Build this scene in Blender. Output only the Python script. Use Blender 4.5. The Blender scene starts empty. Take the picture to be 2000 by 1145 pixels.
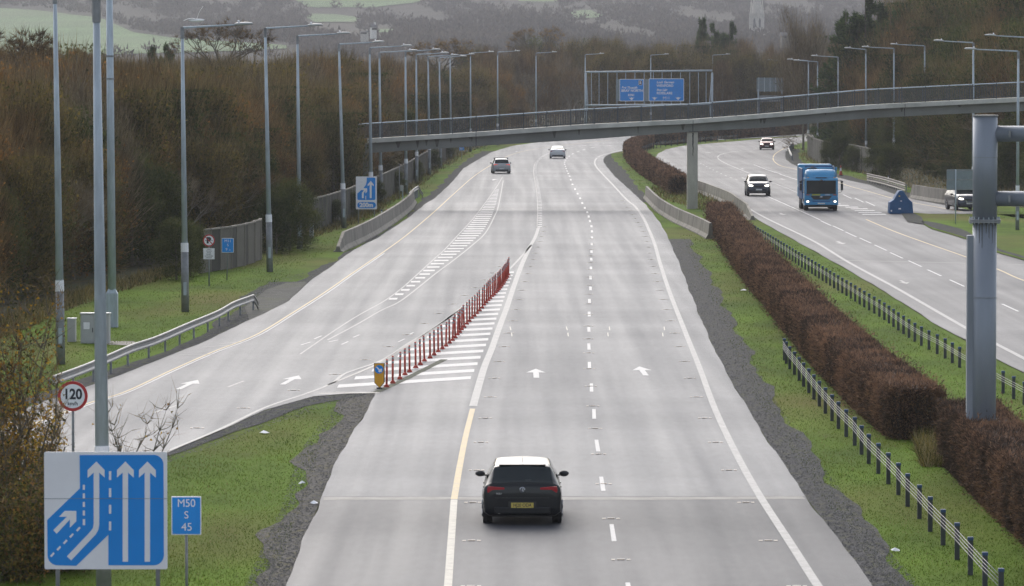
import bpy, bmesh, math, random
import numpy as np
from mathutils import Vector, Matrix

S = bpy.context.scene
COL = S.collection
RAD = math.radians

# ---------------------------------------------------------------- camera
F = 9200.0                      # focal length in photograph pixels (2000 px wide)
CAM_H = 10.1
TH = math.atan(429.5 / F)       # pitch below the horizontal
cam_d = bpy.data.cameras.new('camera')
cam_d.sensor_width = 36.0
cam_d.lens = 36.0 * F / 2000.0
cam_d.clip_start = 1.0
cam_d.clip_end = 20000.0
cam_d.dof.use_dof = True
cam_d.dof.focus_distance = 260.0
cam_d.dof.aperture_fstop = 6.3
cam = bpy.data.objects.new('camera', cam_d)
COL.objects.link(cam)
cam.location = (0, 0, CAM_H)
cam.rotation_euler = (math.pi / 2 - TH, 0, 0)
S.camera = cam

# ---------------------------------------------------------------- sky, sun, exposure
SUN_EL, SUN_AZ = RAD(38), RAD(-12)       # low winter sun behind cloud, ahead of the camera (azimuth from +Y)
world = bpy.data.worlds.new("World")
S.world = world
world.use_nodes = True
nt = world.node_tree
bg = nt.nodes['Background']
sky = nt.nodes.new('ShaderNodeTexSky')
sky.sky_type = 'NISHITA'
sky.sun_disc = False
sky.sun_elevation = SUN_EL
sky.sun_rotation = SUN_AZ
sky.altitude = 0
sky.air_density = 1.0
sky.dust_density = 3.0
sky.ozone_density = 1.0
hs = nt.nodes.new('ShaderNodeHueSaturation')
hs.inputs['Saturation'].default_value = 0.48
nt.links.new(sky.outputs[0], hs.inputs['Color'])
nt.links.new(hs.outputs[0], bg.inputs['Color'])
bg.inputs['Strength'].default_value = 0.15
sun_d = bpy.data.lights.new('sun', 'SUN')
sun_d.energy = 0.5
sun_d.angle = RAD(45)
sun_d.color = (1.0, 0.96, 0.91)
sun = bpy.data.objects.new('sun', sun_d)
COL.objects.link(sun)
sd = Vector((math.sin(SUN_AZ) * math.cos(SUN_EL), math.cos(SUN_AZ) * math.cos(SUN_EL), math.sin(SUN_EL)))
sun.rotation_euler = sd.to_track_quat('Z', 'Y').to_euler()
S.view_settings.view_transform = 'Standard'
S.view_settings.look = 'None'
S.view_settings.exposure = 0.86
S.view_settings.gamma = 1.0
S.cycles.volume_bounces = 1
S.cycles.max_bounces = 8
S.cycles.transparent_max_bounces = 8

# ---------------------------------------------------------------- ground height, picture rays
CT, ST = math.cos(TH), math.sin(TH)
ZB = [(-1e5, 0), (560, 0), (620, .35), (680, .70), (740, 1.0), (800, 1.2), (1e5, 1.2)]
def z0(Y):
    return float(np.interp(Y, [a for a, b in ZB], [b for a, b in ZB]))
def at(px, Y, z=None, py=None):
    """world point seen at picture column px, standing Y metres ahead; z given or from row py"""
    if py is not None:
        v = (572.5 - py) / F
        t = Y / (CT + v * ST)
        zz = CAM_H + t * (-ST + v * CT)
    else:
        zz = z0(Y) if z is None else z
        # depth along the view axis
        t = Y * CT - (zz - CAM_H) * ST
        return Vector(((px - 1000) / F * t, Y, zz))
    return Vector(((px - 1000) / F * t, Y, zz))
def row_Y(py, off=0.0):
    v = (572.5 - py) / F
    dy, dz = CT + v * ST, -ST + v * CT
    Y = 300.0
    for _ in range(40):
        Y = (z0(Y) + off - CAM_H) / dz * dy
    return Y
def G(px, py, off=0.0):
    """point on the flat corridor seen at (px,py)"""
    Y = row_Y(py, off)
    p = at(px, Y, z0(Y) + off)
    return p
def sc(py):                      # pixels per metre on the ground at row py
    return F / row_Y(py)
def interp(pts, y):              # pts: (x, y) list -> x at row y, extrapolating linearly
    P = sorted(pts, key=lambda p: p[1])
    if y <= P[0][1]: a, b = P[0], P[1]
    elif y >= P[-1][1]: a, b = P[-2], P[-1]
    else:
        for a, b in zip(P, P[1:]):
            if a[1] <= y <= b[1]: break
    if b[1] == a[1]: return a[0]
    return a[0] + (b[0] - a[0]) * (y - a[1]) / (b[1] - a[1])
def smooth_noise(x, seed=0):
    return (math.sin(x * 1.3 + seed) + math.sin(x * 2.9 + seed * 2.1) * .6 + math.sin(x * 6.1 + seed * .7) * .35) / 1.95

# ---------------------------------------------------------------- traced outlines of the road (photograph pixels)
L_EDGE = [(1600, 248), (1400, 255), (1225, 263), (1143, 268), (1100, 274), (1040, 280), (1000, 286), (960, 298), (935, 312), (905, 330), (880, 360),
          (850, 388), (830, 400), (800, 425), (740, 465), (690, 490), (650, 520), (600, 555), (565, 590), (500, 622),
          (440, 650), (385, 676), (300, 710), (200, 748), (100, 783), (0, 818), (-300, 925), (-900, 1140)]
R_EDGE = [(1560, 266), (1480, 270), (1400, 274), (1330, 279), (1275, 283), (1245, 288), (1217, 296), (1192, 301), (1180, 308), (1178, 316),
          (1184, 325), (1200, 345), (1230, 372), (1262, 402), (1288, 435), (1302, 460), (1325, 512), (1345, 565), (1375, 640), (1405, 705),
          (1450, 785), (1500, 865), (1565, 962), (1640, 1062), (1700, 1145), (1760, 1230)]
NOSE = 768
SLIP_R = [(735, 768), (640, 771), (600, 780), (520, 802), (430, 845), (330, 886), (200, 935), (100, 970), (0, 1005), (-900, 1300)]
MAIN_L = [(735, 768), (722, 800), (690, 842), (670, 885), (645, 930), (630, 965), (618, 1000), (590, 1070), (560, 1145), (525, 1230)]
RC_L = [(1640, 262), (1560, 268), (1480, 273), (1400, 280), (1330, 286), (1300, 293), (1284, 302), (1281, 308), (1290, 322), (1340, 348),
        (1365, 362), (1400, 378), (1460, 418), (1500, 442), (1619, 508), (1675, 540), (1745, 582), (1793, 613), (1832, 638), (1884, 666),
        (1944, 702), (2000, 731), (2700, 1150)]
RC_R = [(1640, 262), (1590, 272), (1552, 284), (1534, 298), (1534, 312), (1548, 322), (1563, 328), (1637, 348), (1660, 354), (1700, 362.5),
        (1728, 374), (1749, 381), (1787, 391), (1833, 400), (1900, 412), (2000, 428), (2150, 450)]
ISL_T = [(1764, 414), (1784, 416), (1840, 419.5), (1894, 423), (2000, 430), (2150, 452)]      # slip side of the island
ISL_B = [(1764, 419), (1773, 432), (1798, 435), (1819, 447), (1861, 459), (1884, 466), (1944, 492), (2000, 508), (2150, 560), (2700, 760), (4000, 1240)]
WOOD_L = [(1640, 238), (1400, 247), (1225, 255), (1143, 260), (1040, 268), (1000, 272), (960, 282), (920, 292), (895, 303), (868, 322), (840, 338), (800, 368), (745, 398),
          (700, 428), (630, 452), (600, 462), (520, 488), (420, 516), (330, 536), (200, 572), (100, 606), (0, 650), (-300, 760), (-900, 980)]
BANK_R = [(1700, 258), (1640, 268), (1585, 290), (1580, 311), (1599, 318), (1626, 326), (1666, 330), (1700, 340), (1740, 352), (1790, 366), (1840, 376), (1900, 388),
          (2000, 404), (2150, 428)]
bank_tab = [(row_Y(y), at(x, row_Y(y)).x) for x, y in BANK_R]
bank_tab.sort()
BY = [a for a, b in bank_tab]; BX = [b for a, b in bank_tab]
wood_tab = sorted((row_Y(y), at(x, row_Y(y)).x) for x, y in WOOD_L)
WY = [a for a, b in wood_tab]; WX = [b for a, b in wood_tab]
def gz(x, Y):
    """height of the whole ground sheet"""
    if Y > 1000:
        return 1.2 + (Y - 1000) / 200 * -9.2 if Y < 1200 else -8.0
    z = z0(Y)
    if Y > 230:
        d = x - float(np.interp(Y, BY, BX)) - 1.0
        if d > 0:
            z += min(9.0, d * .32) * min(1.0, (Y - 230) / 40)
    return z

# ---------------------------------------------------------------- tags and containers
ORD = ['first', 'second', 'third', 'fourth', 'fifth', 'sixth', 'seventh', 'eighth', 'ninth', 'tenth', 'eleventh', 'twelfth', 'thirteenth',
       'fourteenth', 'fifteenth', 'sixteenth', 'seventeenth', 'eighteenth', 'nineteenth', 'twentieth']
TENS = {20: 'twenty', 30: 'thirty', 40: 'forty', 50: 'fifty'}
def ordinal(n):                  # 1-based
    if n <= 20: return ORD[n - 1]
    t, u = n // 10 * 10, n % 10
    if u == 0: return TENS[t][:-1] + 'ieth'
    return TENS[t] + '-' + ORD[u - 1]
def tag(o, label=None, cat=None, group=None, kind=None):
    if label: o['label'] = label
    if cat: o['category'] = cat
    if group: o['group'] = group
    if kind: o['kind'] = kind
    return o
def thing(name, label, cat, loc=(0, 0, 0), rz=0.0, group=None):
    o = bpy.data.objects.new(name, None)
    o.empty_display_size = .3
    COL.objects.link(o)
    o.location = loc
    o.rotation_euler = (0, 0, rz)
    return tag(o, label, cat, group)
def copy_tree(o, parent=None):
    c = o.copy()
    COL.objects.link(c)
    if parent is not None: c.parent = parent
    for ch in list(o.children):
        copy_tree(ch, c)
    return c

# ---------------------------------------------------------------- materials
def new_mat(name):
    m = bpy.data.materials.new(name)
    m.use_nodes = True
    return m, m.node_tree, m.node_tree.nodes['Principled BSDF']
def mat(name, col, rough=.6, metal=0.0, var=.12, scale=3.0, bump=0.0, coords='Object', emit=None, estr=0, spec=None, coat=0, dirt=None, dirt_amt=.5, stretch=None, rvar=0.0):
    m, t, p = new_mat(name)
    n = t.nodes
    tc = n.new('ShaderNodeTexCoord')
    src = tc.outputs[coords]
    if stretch:
        mp = n.new('ShaderNodeMapping'); mp.inputs['Scale'].default_value = stretch
        t.links.new(src, mp.inputs[0]); src = mp.outputs[0]
    no = n.new('ShaderNodeTexNoise'); no.inputs['Scale'].default_value = scale; no.inputs['Detail'].default_value = 6
    no.inputs['Roughness'].default_value = .62
    t.links.new(src, no.inputs['Vector'])
    r = n.new('ShaderNodeValToRGB')
    r.color_ramp.elements[0].position = .32; r.color_ramp.elements[1].position = .68
    lo = [max(0, c * (1 - var)) for c in col]; hi = [min(1, c * (1 + var)) for c in col]
    r.color_ramp.elements[0].color = (*lo, 1); r.color_ramp.elements[1].color = (*hi, 1)
    t.links.new(no.outputs['Fac'], r.inputs[0])
    out = r.outputs[0]
    if dirt:
        n2 = n.new('ShaderNodeTexNoise'); n2.inputs['Scale'].default_value = scale * .37; n2.inputs['Detail'].default_value = 8
        t.links.new(src, n2.inputs['Vector'])
        r2 = n.new('ShaderNodeValToRGB'); r2.color_ramp.elements[0].position = .48; r2.color_ramp.elements[1].position = .72
        r2.color_ramp.elements[1].color = (dirt_amt,) * 3 + (1,)
        t.links.new(n2.outputs['Fac'], r2.inputs[0])
        mx = n.new('ShaderNodeMix'); mx.data_type = 'RGBA'
        t.links.new(r2.outputs[0], mx.inputs['Factor'])
        t.links.new(out, mx.inputs['A']); mx.inputs['B'].default_value = (*dirt, 1)
        out = mx.outputs['Result']
    t.links.new(out, p.inputs['Base Color'])
    p.inputs['Roughness'].default_value = rough
    p.inputs['Metallic'].default_value = metal
    if rvar:
        mr = n.new('ShaderNodeMapRange'); mr.inputs['To Min'].default_value = rough - rvar; mr.inputs['To Max'].default_value = rough + rvar
        t.links.new(no.outputs['Fac'], mr.inputs['Value']); t.links.new(mr.outputs[0], p.inputs['Roughness'])
    if spec is not None: p.inputs['Specular IOR Level'].default_value = spec
    if coat: p.inputs['Coat Weight'].default_value = coat; p.inputs['Coat Roughness'].default_value = .05
    if bump:
        b = n.new('ShaderNodeBump'); b.inputs['Strength'].default_value = bump; b.inputs['Distance'].default_value = .05
        t.links.new(no.outputs['Fac'], b.inputs['Height']); t.links.new(b.outputs[0], p.inputs['Normal'])
    if emit:
        p.inputs['Emission Color'].default_value = (*emit, 1); p.inputs['Emission Strength'].default_value = estr
    return m
def leaf_mat(name, c1, c2, c3=None, rough=.75, big=.35, trans=.3):
    """blades and leaves: colour differs from leaf to leaf, from clump to clump and from plant to plant"""
    m, t, p = new_mat(name)
    n = t.nodes
    geo = n.new('ShaderNodeNewGeometry')
    tc = n.new('ShaderNodeTexCoord')
    no = n.new('ShaderNodeTexNoise'); no.inputs['Scale'].default_value = big; no.inputs['Detail'].default_value = 4
    t.links.new(tc.outputs['Object'], no.inputs['Vector'])
    oi = n.new('ShaderNodeObjectInfo')
    a = n.new('ShaderNodeMath'); a.operation = 'MULTIPLY_ADD'; a.inputs[1].default_value = 1.9; a.inputs[2].default_value = -.98
    t.links.new(no.outputs['Fac'], a.inputs[0])
    b = n.new('ShaderNodeMath'); b.operation = 'MULTIPLY_ADD'; b.inputs[1].default_value = .85
    t.links.new(geo.outputs['Random Per Island'], b.inputs[0]); t.links.new(a.outputs[0], b.inputs[2])
    c = n.new('ShaderNodeMath'); c.operation = 'MULTIPLY_ADD'; c.inputs[1].default_value = .45
    t.links.new(oi.outputs['Random'], c.inputs[0]); t.links.new(b.outputs[0], c.inputs[2])
    r = n.new('ShaderNodeValToRGB')
    r.color_ramp.elements[0].position = .15; r.color_ramp.elements[0].color = (*c1, 1)
    r.color_ramp.elements[1].position = .95; r.color_ramp.elements[1].color = (*(c3 or c2), 1)
    if c3:
        e = r.color_ramp.elements.new(.55); e.color = (*c2, 1)
    t.links.new(c.outputs[0], r.inputs[0])
    t.links.new(r.outputs[0], p.inputs['Base Color'])
    p.inputs['Roughness'].default_value = rough
    p.inputs['Specular IOR Level'].default_value = .06
    tl = n.new('ShaderNodeBsdfTranslucent'); t.links.new(r.outputs[0], tl.inputs['Color'])
    ms = n.new('ShaderNodeMixShader'); ms.inputs[0].default_value = trans
    t.links.new(p.outputs[0], ms.inputs[1]); t.links.new(tl.outputs[0], ms.inputs[2]); t.links.new(ms.outputs[0], n['Material Output'].inputs['Surface'])
    return m

# road: damp, hard-worn asphalt
def road_mat(name, base, seed=0.0, sp=.15):
    m, t, p = new_mat(name)
    n = t.nodes; L = t.links
    tc = n.new('ShaderNodeTexCoord')
    def noise(scale, stretch, detail=4, off=0):
        mp = n.new('ShaderNodeMapping'); mp.inputs['Scale'].default_value = stretch; mp.inputs['Location'].default_value = (seed + off, seed * 2, 0)
        L.new(tc.outputs['Object'], mp.inputs[0])
        x = n.new('ShaderNodeTexNoise'); x.inputs['Scale'].default_value = scale; x.inputs['Detail'].default_value = detail
        L.new(mp.outputs[0], x.inputs['Vector']); return x.outputs['Fac']
    big = noise(.10, (1, .35, 1), 5)
    streak = noise(1.3, (1, .012, 1), 4, 7)
    fine = noise(40, (1, 1, 1), 3, 3)
    bands = noise(.09, (.2, 1, 1), 7, 11)
    mid = noise(5, (1, .25, 1), 6, 5)
    def mr(src, a, b, c, d):
        q = n.new('ShaderNodeMapRange'); q.inputs['From Min'].default_value = a; q.inputs['From Max'].default_value = b
        q.inputs['To Min'].default_value = c; q.inputs['To Max'].default_value = d; L.new(src, q.inputs['Value']); return q.outputs[0]
    def mul(a, b):
        q = n.new('ShaderNodeMath'); q.operation = 'MULTIPLY'
        L.new(a, q.inputs[0]); L.new(b, q.inputs[1]); return q.outputs[0]
    k = mul(mul(mr(big, .3, .7, .95, 1.05), mr(streak, .3, .7, .93, 1.06)), mul(mr(fine, .3, .7, .78, 1.22), mul(mr(bands, .3, .7, .90, 1.09), mr(mid, .3, .7, .92, 1.08))))
    vm = n.new('ShaderNodeVectorMath'); vm.operation = 'SCALE'; vm.inputs[0].default_value = base
    L.new(k, vm.inputs['Scale'])
    L.new(vm.outputs[0], p.inputs['Base Color'])
    p.inputs['Specular IOR Level'].default_value = sp
    r1 = mr(bands, .3, .7, .62, .56); r2 = mr(streak, .3, .7, 1.1, .92)
    L.new(mul(r1, r2), p.inputs['Roughness'])
    b = n.new('ShaderNodeBump'); b.inputs['Strength'].default_value = .25; b.inputs['Distance'].default_value = .01
    L.new(fine, b.inputs['Height']); L.new(b.outputs[0], p.inputs['Normal'])
    return m

M = {}
M['road'] = road_mat('damp_asphalt', (.108, .113, .125))
M['road2'] = road_mat('damp_asphalt_old', (.088, .089, .098), 31, .13)
M['shoulder'] = road_mat('pale_asphalt', (.08, .082, .09), 55, .108)
M['grass'] = mat('verge_grass', (.072, .122, .008), .95, var=.35, scale=.3, dirt=(.12, .095, .03), dirt_amt=.85, stretch=(1, .35, 1), spec=.05)
M['ground'] = mat('leaf_litter', (.055, .05, .028), .95, var=.4, scale=.35, dirt=(.05, .07, .02), dirt_amt=.7, spec=.15)
M['gravel'] = mat('dark_gravel', (.04, .041, .046), .95, var=.5, scale=9, bump=.3, stretch=(1, .4, 1), dirt=(.075, .085, .035), dirt_amt=.8, spec=.08)
M['gravel_pale'] = mat('silty_gravel', (.078, .074, .07), .95, var=.7, scale=14, bump=.15, stretch=(1, .35, 1), dirt=(.10, .09, .045), dirt_amt=.8, spec=.08)
M['gravel_mid'] = mat('grey_gravel', (.055, .055, .058), .95, var=.7, scale=14, bump=.15, stretch=(1, .35, 1), dirt=(.085, .085, .05), dirt_amt=.8, spec=.08)
M['white'] = mat('road_paint_white', (.35, .35, .355), .6, var=.2, scale=14, dirt=(.3, .3, .3), dirt_amt=.8)
M['fadewhite'] = mat('road_paint_worn', (.20, .20, .20), .6, var=.25, scale=7, dirt=(.15, .15, .155), dirt_amt=.9)
M['yellow'] = mat('road_paint_yellow', (.36, .26, .10), .6, var=.15, scale=9, dirt=(.22, .19, .13), dirt_amt=.7)
M['tar'] = mat('tar_seam', (.05, .05, .052), .5, var=.2, scale=5)
M['galv'] = mat('galvanised_steel', (.40, .46, .51), .55, .1, var=.14, scale=4, dirt=(.26, .29, .31), dirt_amt=.6, stretch=(3, 3, .5))
M['galv_dark'] = mat('weathered_steel', (.24, .25, .26), .6, .1, var=.15, scale=4, dirt=(.09, .09, .09), dirt_amt=.6)
M['rail'] = mat('crash_rail_steel', (.27, .27, .265), .5, .3, var=.14, scale=3, dirt=(.28, .25, .2), dirt_amt=.6)
M['concrete'] = mat('weathered_concrete', (.20, .183, .155), .85, var=.2, scale=2.2, dirt=(.085, .075, .06), dirt_amt=.9, stretch=(1, 1, .35), bump=.2)
M['pier'] = mat('pier_concrete', (.40, .375, .325), .85, var=.12, scale=2.2, dirt=(.26, .24, .2), dirt_amt=.7, stretch=(1, 1, .3), bump=.15)
M['concrete_dark'] = mat('dark_concrete', (.15, .15, .14), .85, var=.15, scale=1.5, dirt=(.10, .10, .095), dirt_amt=.7)  # plain darker grey concrete with random patches
M['fascia'] = mat('bridge_fascia', (.50, .49, .45), .8, var=.12, scale=1.5, dirt=(.28, .28, .25), dirt_amt=.7)
M['bridge_side'] = mat('bridge_beam', (.19, .195, .185), .8, var=.12, scale=.8, dirt=(.13, .13, .12), dirt_amt=.8, stretch=(.8, 1, .25))
M['railing'] = mat('railing_steel', (.055, .062, .07), .5, .2, var=.15, scale=2)
M['black'] = mat('black_plastic', (.02, .02, .022), .5, var=.2)
M['rubber'] = mat('tyre_rubber', (.018, .018, .018), .8, var=.2)
M['glass'] = mat('dark_glass', (.010, .016, .018), .09, var=.1, spec=.35)
M['chrome'] = mat('bright_metal', (.6, .6, .62), .2, 1.0, var=.05)
M['red_plastic'] = mat('red_plastic', (.50, .06, .035), .5, var=.18, scale=6)
M['silver_tape'] = mat('reflective_tape', (.36, .36, .36), .4, .2)
M['sign_blue'] = mat('sign_blue', (.0, .245, .72), .6, var=.05, scale=1)
M['sign_white'] = mat('sign_white', (.80, .80, .83), .5, var=.05, scale=1)
M['sign_back'] = mat('sign_backing_grey', (.20, .24, .26), .5, .2, var=.1)
M['sign_red'] = mat('sign_red', (.45, .02, .02), .45, var=.06)
M['sign_black'] = mat('sign_black', (.015, .017, .03), .5)
M['sign_yellow'] = mat('sign_yellow', (.72, .34, .01), .5, var=.08)
M['cabinet'] = mat('cabinet_paint', (.42, .43, .43), .5, var=.06, dirt=(.33, .33, .31), dirt_amt=.6)
M['post_dark'] = mat('post_dark', (.045, .052, .055), .6, .2, var=.25)
M['post_cap'] = mat('post_cap_blue', (.02, .06, .14), .5)
M['wire'] = mat('wire_rope', (.30, .30, .30), .6, .2)
M['bark'] = mat('bark', (.10, .085, .062), .9, var=.35, scale=5, stretch=(3, 3, .6))
M['bark_pale'] = mat('bark_pale', (.22, .195, .15), .9, var=.3, scale=5, stretch=(3, 3, .6))
M['twig_brown'] = leaf_mat('twigs_brown', (.065, .044, .02), (.165, .108, .048), (.30, .20, .09), trans=.0)
M['twig_grey'] = leaf_mat('twigs_grey', (.085, .066, .042), (.18, .14, .088), (.32, .25, .155), trans=.0)
M['twig_olive'] = leaf_mat('twigs_olive', (.055, .042, .02), (.13, .10, .045), (.25, .19, .085), trans=.05)
M['leaf_olive'] = leaf_mat('leaves_olive', (.03, .036, .009), (.085, .082, .022), (.23, .165, .045))
M['leaf_russet'] = leaf_mat('leaves_russet', (.08, .04, .015), (.20, .10, .035), (.36, .19, .06))
M['leaf_dark'] = leaf_mat('leaves_ivy', (.026, .036, .012), (.055, .068, .02), (.11, .115, .04))
M['leaf_fir'] = leaf_mat('needles_fir', (.018, .032, .012), (.04, .07, .024), (.08, .12, .035))
M['leaf_yellow'] = leaf_mat('leaves_autumn', (.22, .12, .02), (.38, .22, .03), (.50, .32, .05))
M['hedge_twig'] = leaf_mat('hedge_twigs', (.05, .038, .031), (.135, .085, .06), (.33, .19, .115), big=.4, trans=.1)
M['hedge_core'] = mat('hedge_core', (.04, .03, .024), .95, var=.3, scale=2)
M['blade'] = leaf_mat('grass_blades', (.04, .08, .005), (.07, .12, .008), (.13, .155, .02), big=.15)
M['blade_dry'] = leaf_mat('dry_grass', (.12, .10, .05), (.22, .18, .09), (.3, .25, .14), big=.3)
M['field'] = mat('hill_pasture', (.16, .24, .11), .95, var=.2, scale=.01, dirt=(.19, .23, .13), dirt_amt=.6, spec=.1)
M['hill'] = mat('hill_wood_floor', (.06, .055, .045), .95, var=.3, scale=.02, dirt=(.09, .08, .05), dirt_amt=.8, spec=.1)
M['far_wood'] = leaf_mat('far_wood', (.04, .035, .03), (.075, .06, .05), (.11, .09, .065), big=.012)
M['stone_pale'] = mat('church_stone', (.55, .52, .47), .85, var=.15, scale=.3)
M['render_white'] = mat('white_render', (.75, .75, .72), .8, var=.06)
M['roof_slate'] = mat('slate_roof', (.09, .09, .10), .7, var=.15)

# ---------------------------------------------------------------- mesh helpers
class MB:
    def __init__(s): s.v = []; s.f = []; s.mi = []; s.cm = 0
    def add(s, vs, fs):
        b = len(s.v); s.v += [tuple(p) for p in vs]; s.f += [tuple(i + b for i in f) for f in fs]; s.mi += [s.cm] * len(fs); return s
    def box(s, c, d, rz=0.0, taper=1.0, R=None):
        hx, hy, hz = d[0] / 2, d[1] / 2, d[2] / 2
        cr, sr = math.cos(rz), math.sin(rz)
        vs = []
        for z in (-hz, hz):
            k = taper if z > 0 else 1
            for x, y in ((-hx, -hy), (hx, -hy), (hx, hy), (-hx, hy)):
                x2, y2 = x * k, y * k
                p = Vector((x2 * cr - y2 * sr, x2 * sr + y2 * cr, z))
                if R: p = R @ p
                vs.append((c[0] + p.x, c[1] + p.y, c[2] + p.z))
        return s.add(vs, [(3, 2, 1, 0), (4, 5, 6, 7), (0, 1, 5, 4), (1, 2, 6, 5), (2, 3, 7, 6), (3, 0, 4, 7)])
    def cyl(s, p0, p1, r0, r1=None, n=10, caps=True):
        r1 = r0 if r1 is None else r1
        p0, p1 = Vector(p0), Vector(p1); d = (p1 - p0)
        if d.length < 1e-6: return s
        d.normalize()
        a = d.orthogonal().normalized(); b = d.cross(a)
        vs = []
        for p, r in ((p0, r0), (p1, r1)):
            for i in range(n):
                t = 2 * math.pi * i / n
                vs.append(p + a * math.cos(t) * r + b * math.sin(t) * r)
        fs = [(i, (i + 1) % n, n + (i + 1) % n, n + i) for i in range(n)]
        if caps: fs += [tuple(range(n - 1, -1, -1)), tuple(range(n, 2 * n))]
        return s.add(vs, fs)
    def tube(s, pts, r, n=6):
        rs = r if isinstance(r, (list, tuple)) else [r] * len(pts)
        pts = [Vector(p) for p in pts]
        vs = []
        prev = None
        for i, p in enumerate(pts):
            d = (pts[min(i + 1, len(pts) - 1)] - pts[max(i - 1, 0)]).normalized()
            if prev is None: a = d.orthogonal().normalized()
            else:
                a = (prev - d * prev.dot(d))
                a = a.normalized() if a.length > 1e-5 else d.orthogonal().normalized()
            prev = a; b = d.cross(a)
            for k in range(n):
                t = 2 * math.pi * k / n
                vs.append(p + (a * math.cos(t) + b * math.sin(t)) * rs[i])
        fs = []
        for i in range(len(pts) - 1):
            for k in range(n):
                fs.append((i * n + k, i * n + (k + 1) % n, (i + 1) * n + (k + 1) % n, (i + 1) * n + k))
        fs += [tuple(range(n - 1, -1, -1)), tuple(range((len(pts) - 1) * n, len(pts) * n))]
        return s.add(vs, fs)
    def prism(s, poly, y0, y1):
        """poly in x,z; extruded from y0 (front) to y1"""
        n = len(poly)
        A = sum(poly[i][0] * poly[(i + 1) % n][1] - poly[(i + 1) % n][0] * poly[i][1] for i in range(n))
        if A < 0: poly = poly[::-1]
        if y0 > y1: y0, y1 = y1, y0
        vs = [(x, y0, z) for x, z in poly] + [(x, y1, z) for x, z in poly]
        fs = [tuple(range(n)), tuple(range(2 * n - 1, n - 1, -1))]
        fs += [((i + 1) % n, i, n + i, n + (i + 1) % n) for i in range(n)]
        return s.add(vs, fs)
    def prism_x(s, poly, x0, x1):
        """poly in y,z; extruded along x"""
        n = len(poly)
        A = sum(poly[i][0] * poly[(i + 1) % n][1] - poly[(i + 1) % n][0] * poly[i][1] for i in range(n))
        if A < 0: poly = poly[::-1]
        if x0 > x1: x0, x1 = x1, x0
        vs = [(x1, y, z) for y, z in poly] + [(x0, y, z) for y, z in poly]
        fs = [tuple(range(n)), tuple(range(2 * n - 1, n - 1, -1))]
        fs += [((i + 1) % n, i, n + i, n + (i + 1) % n) for i in range(n)]
        return s.add(vs, fs)
    def sphere(s, c, r, n=8, m=5, sz=1.0):
        vs = [(c[0], c[1], c[2] - r * sz)]
        for j in range(1, m):
            a = -math.pi / 2 + math.pi * j / m
            for i in range(n):
                t = 2 * math.pi * i / n
                vs.append((c[0] + r * math.cos(a) * math.cos(t), c[1] + r * math.cos(a) * math.sin(t), c[2] + r * sz * math.sin(a)))
        vs.append((c[0], c[1], c[2] + r * sz))
        fs = [(0, 1 + (i + 1) % n, 1 + i) for i in range(n)]
        for j in range(m - 2):
            for i in range(n):
                a = 1 + j * n + i; b = 1 + j * n + (i + 1) % n
                fs.append((a, b, b + n, a + n))
        l = len(vs) - 1; k = 1 + (m - 2) * n
        fs += [(k + i, k + (i + 1) % n, l) for i in range(n)]
        return s.add(vs, fs)
    def quad(s, a, b, c, d): return s.add([a, b, c, d], [(0, 1, 2, 3)])
    def build(s, name, mats, parent=None, smooth=False, bevel=0.0):
        me = bpy.data.meshes.new(name)
        me.from_pydata(s.v, [], s.f)
        mats = mats if isinstance(mats, (list, tuple)) else [mats]
        for m in mats: me.materials.append(m)
        if len(mats) > 1: me.polygons.foreach_set('material_index', s.mi)
        if smooth: me.polygons.foreach_set('use_smooth', [True] * len(me.polygons))
        me.update()
        o = bpy.data.objects.new(name, me)
        COL.objects.link(o)
        if parent is not None: o.parent = parent
        if bevel:
            b = o.modifiers.new('bevel', 'BEVEL'); b.width = bevel; b.segments = 2; b.limit_method = 'ANGLE'; b.angle_limit = RAD(35)
        return o
def struct(o, kind='structure'):
    o['kind'] = kind
    return o
def fast_mesh(name, V, nper, mats, midx=None):
    """V: (n*nper,3) vertices of n separate polygons with nper corners"""
    V = np.asarray(V, dtype=np.float32).reshape(-1, 3)
    n = len(V) // nper
    me = bpy.data.meshes.new(name)
    me.vertices.add(len(V)); me.vertices.foreach_set('co', V.ravel())
    me.loops.add(n * nper); me.loops.foreach_set('vertex_index', np.arange(n * nper, dtype=np.int32))
    me.polygons.add(n); me.polygons.foreach_set('loop_start', np.arange(0, n * nper, nper, dtype=np.int32))
    for m in mats: me.materials.append(m)
    if midx is not None: me.polygons.foreach_set('material_index', np.asarray(midx, dtype=np.int32))
    me.update(calc_edges=True)
    return me
def blades(P, D, L, W, rng):
    """thin triangles: base P, direction D, length L, base width W"""
    n = len(P)
    R = rng.normal(size=(n, 3)); s = np.cross(D, R); s /= (np.linalg.norm(s, axis=1, keepdims=True) + 1e-9)
    A = P + s * (W[:, None] / 2); B = P - s * (W[:, None] / 2); C = P + D * L[:, None]
    return np.stack([A, B, C], axis=1).reshape(-1, 3)
def unit(v): return v / (np.linalg.norm(v, axis=1, keepdims=True) + 1e-9)
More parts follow.
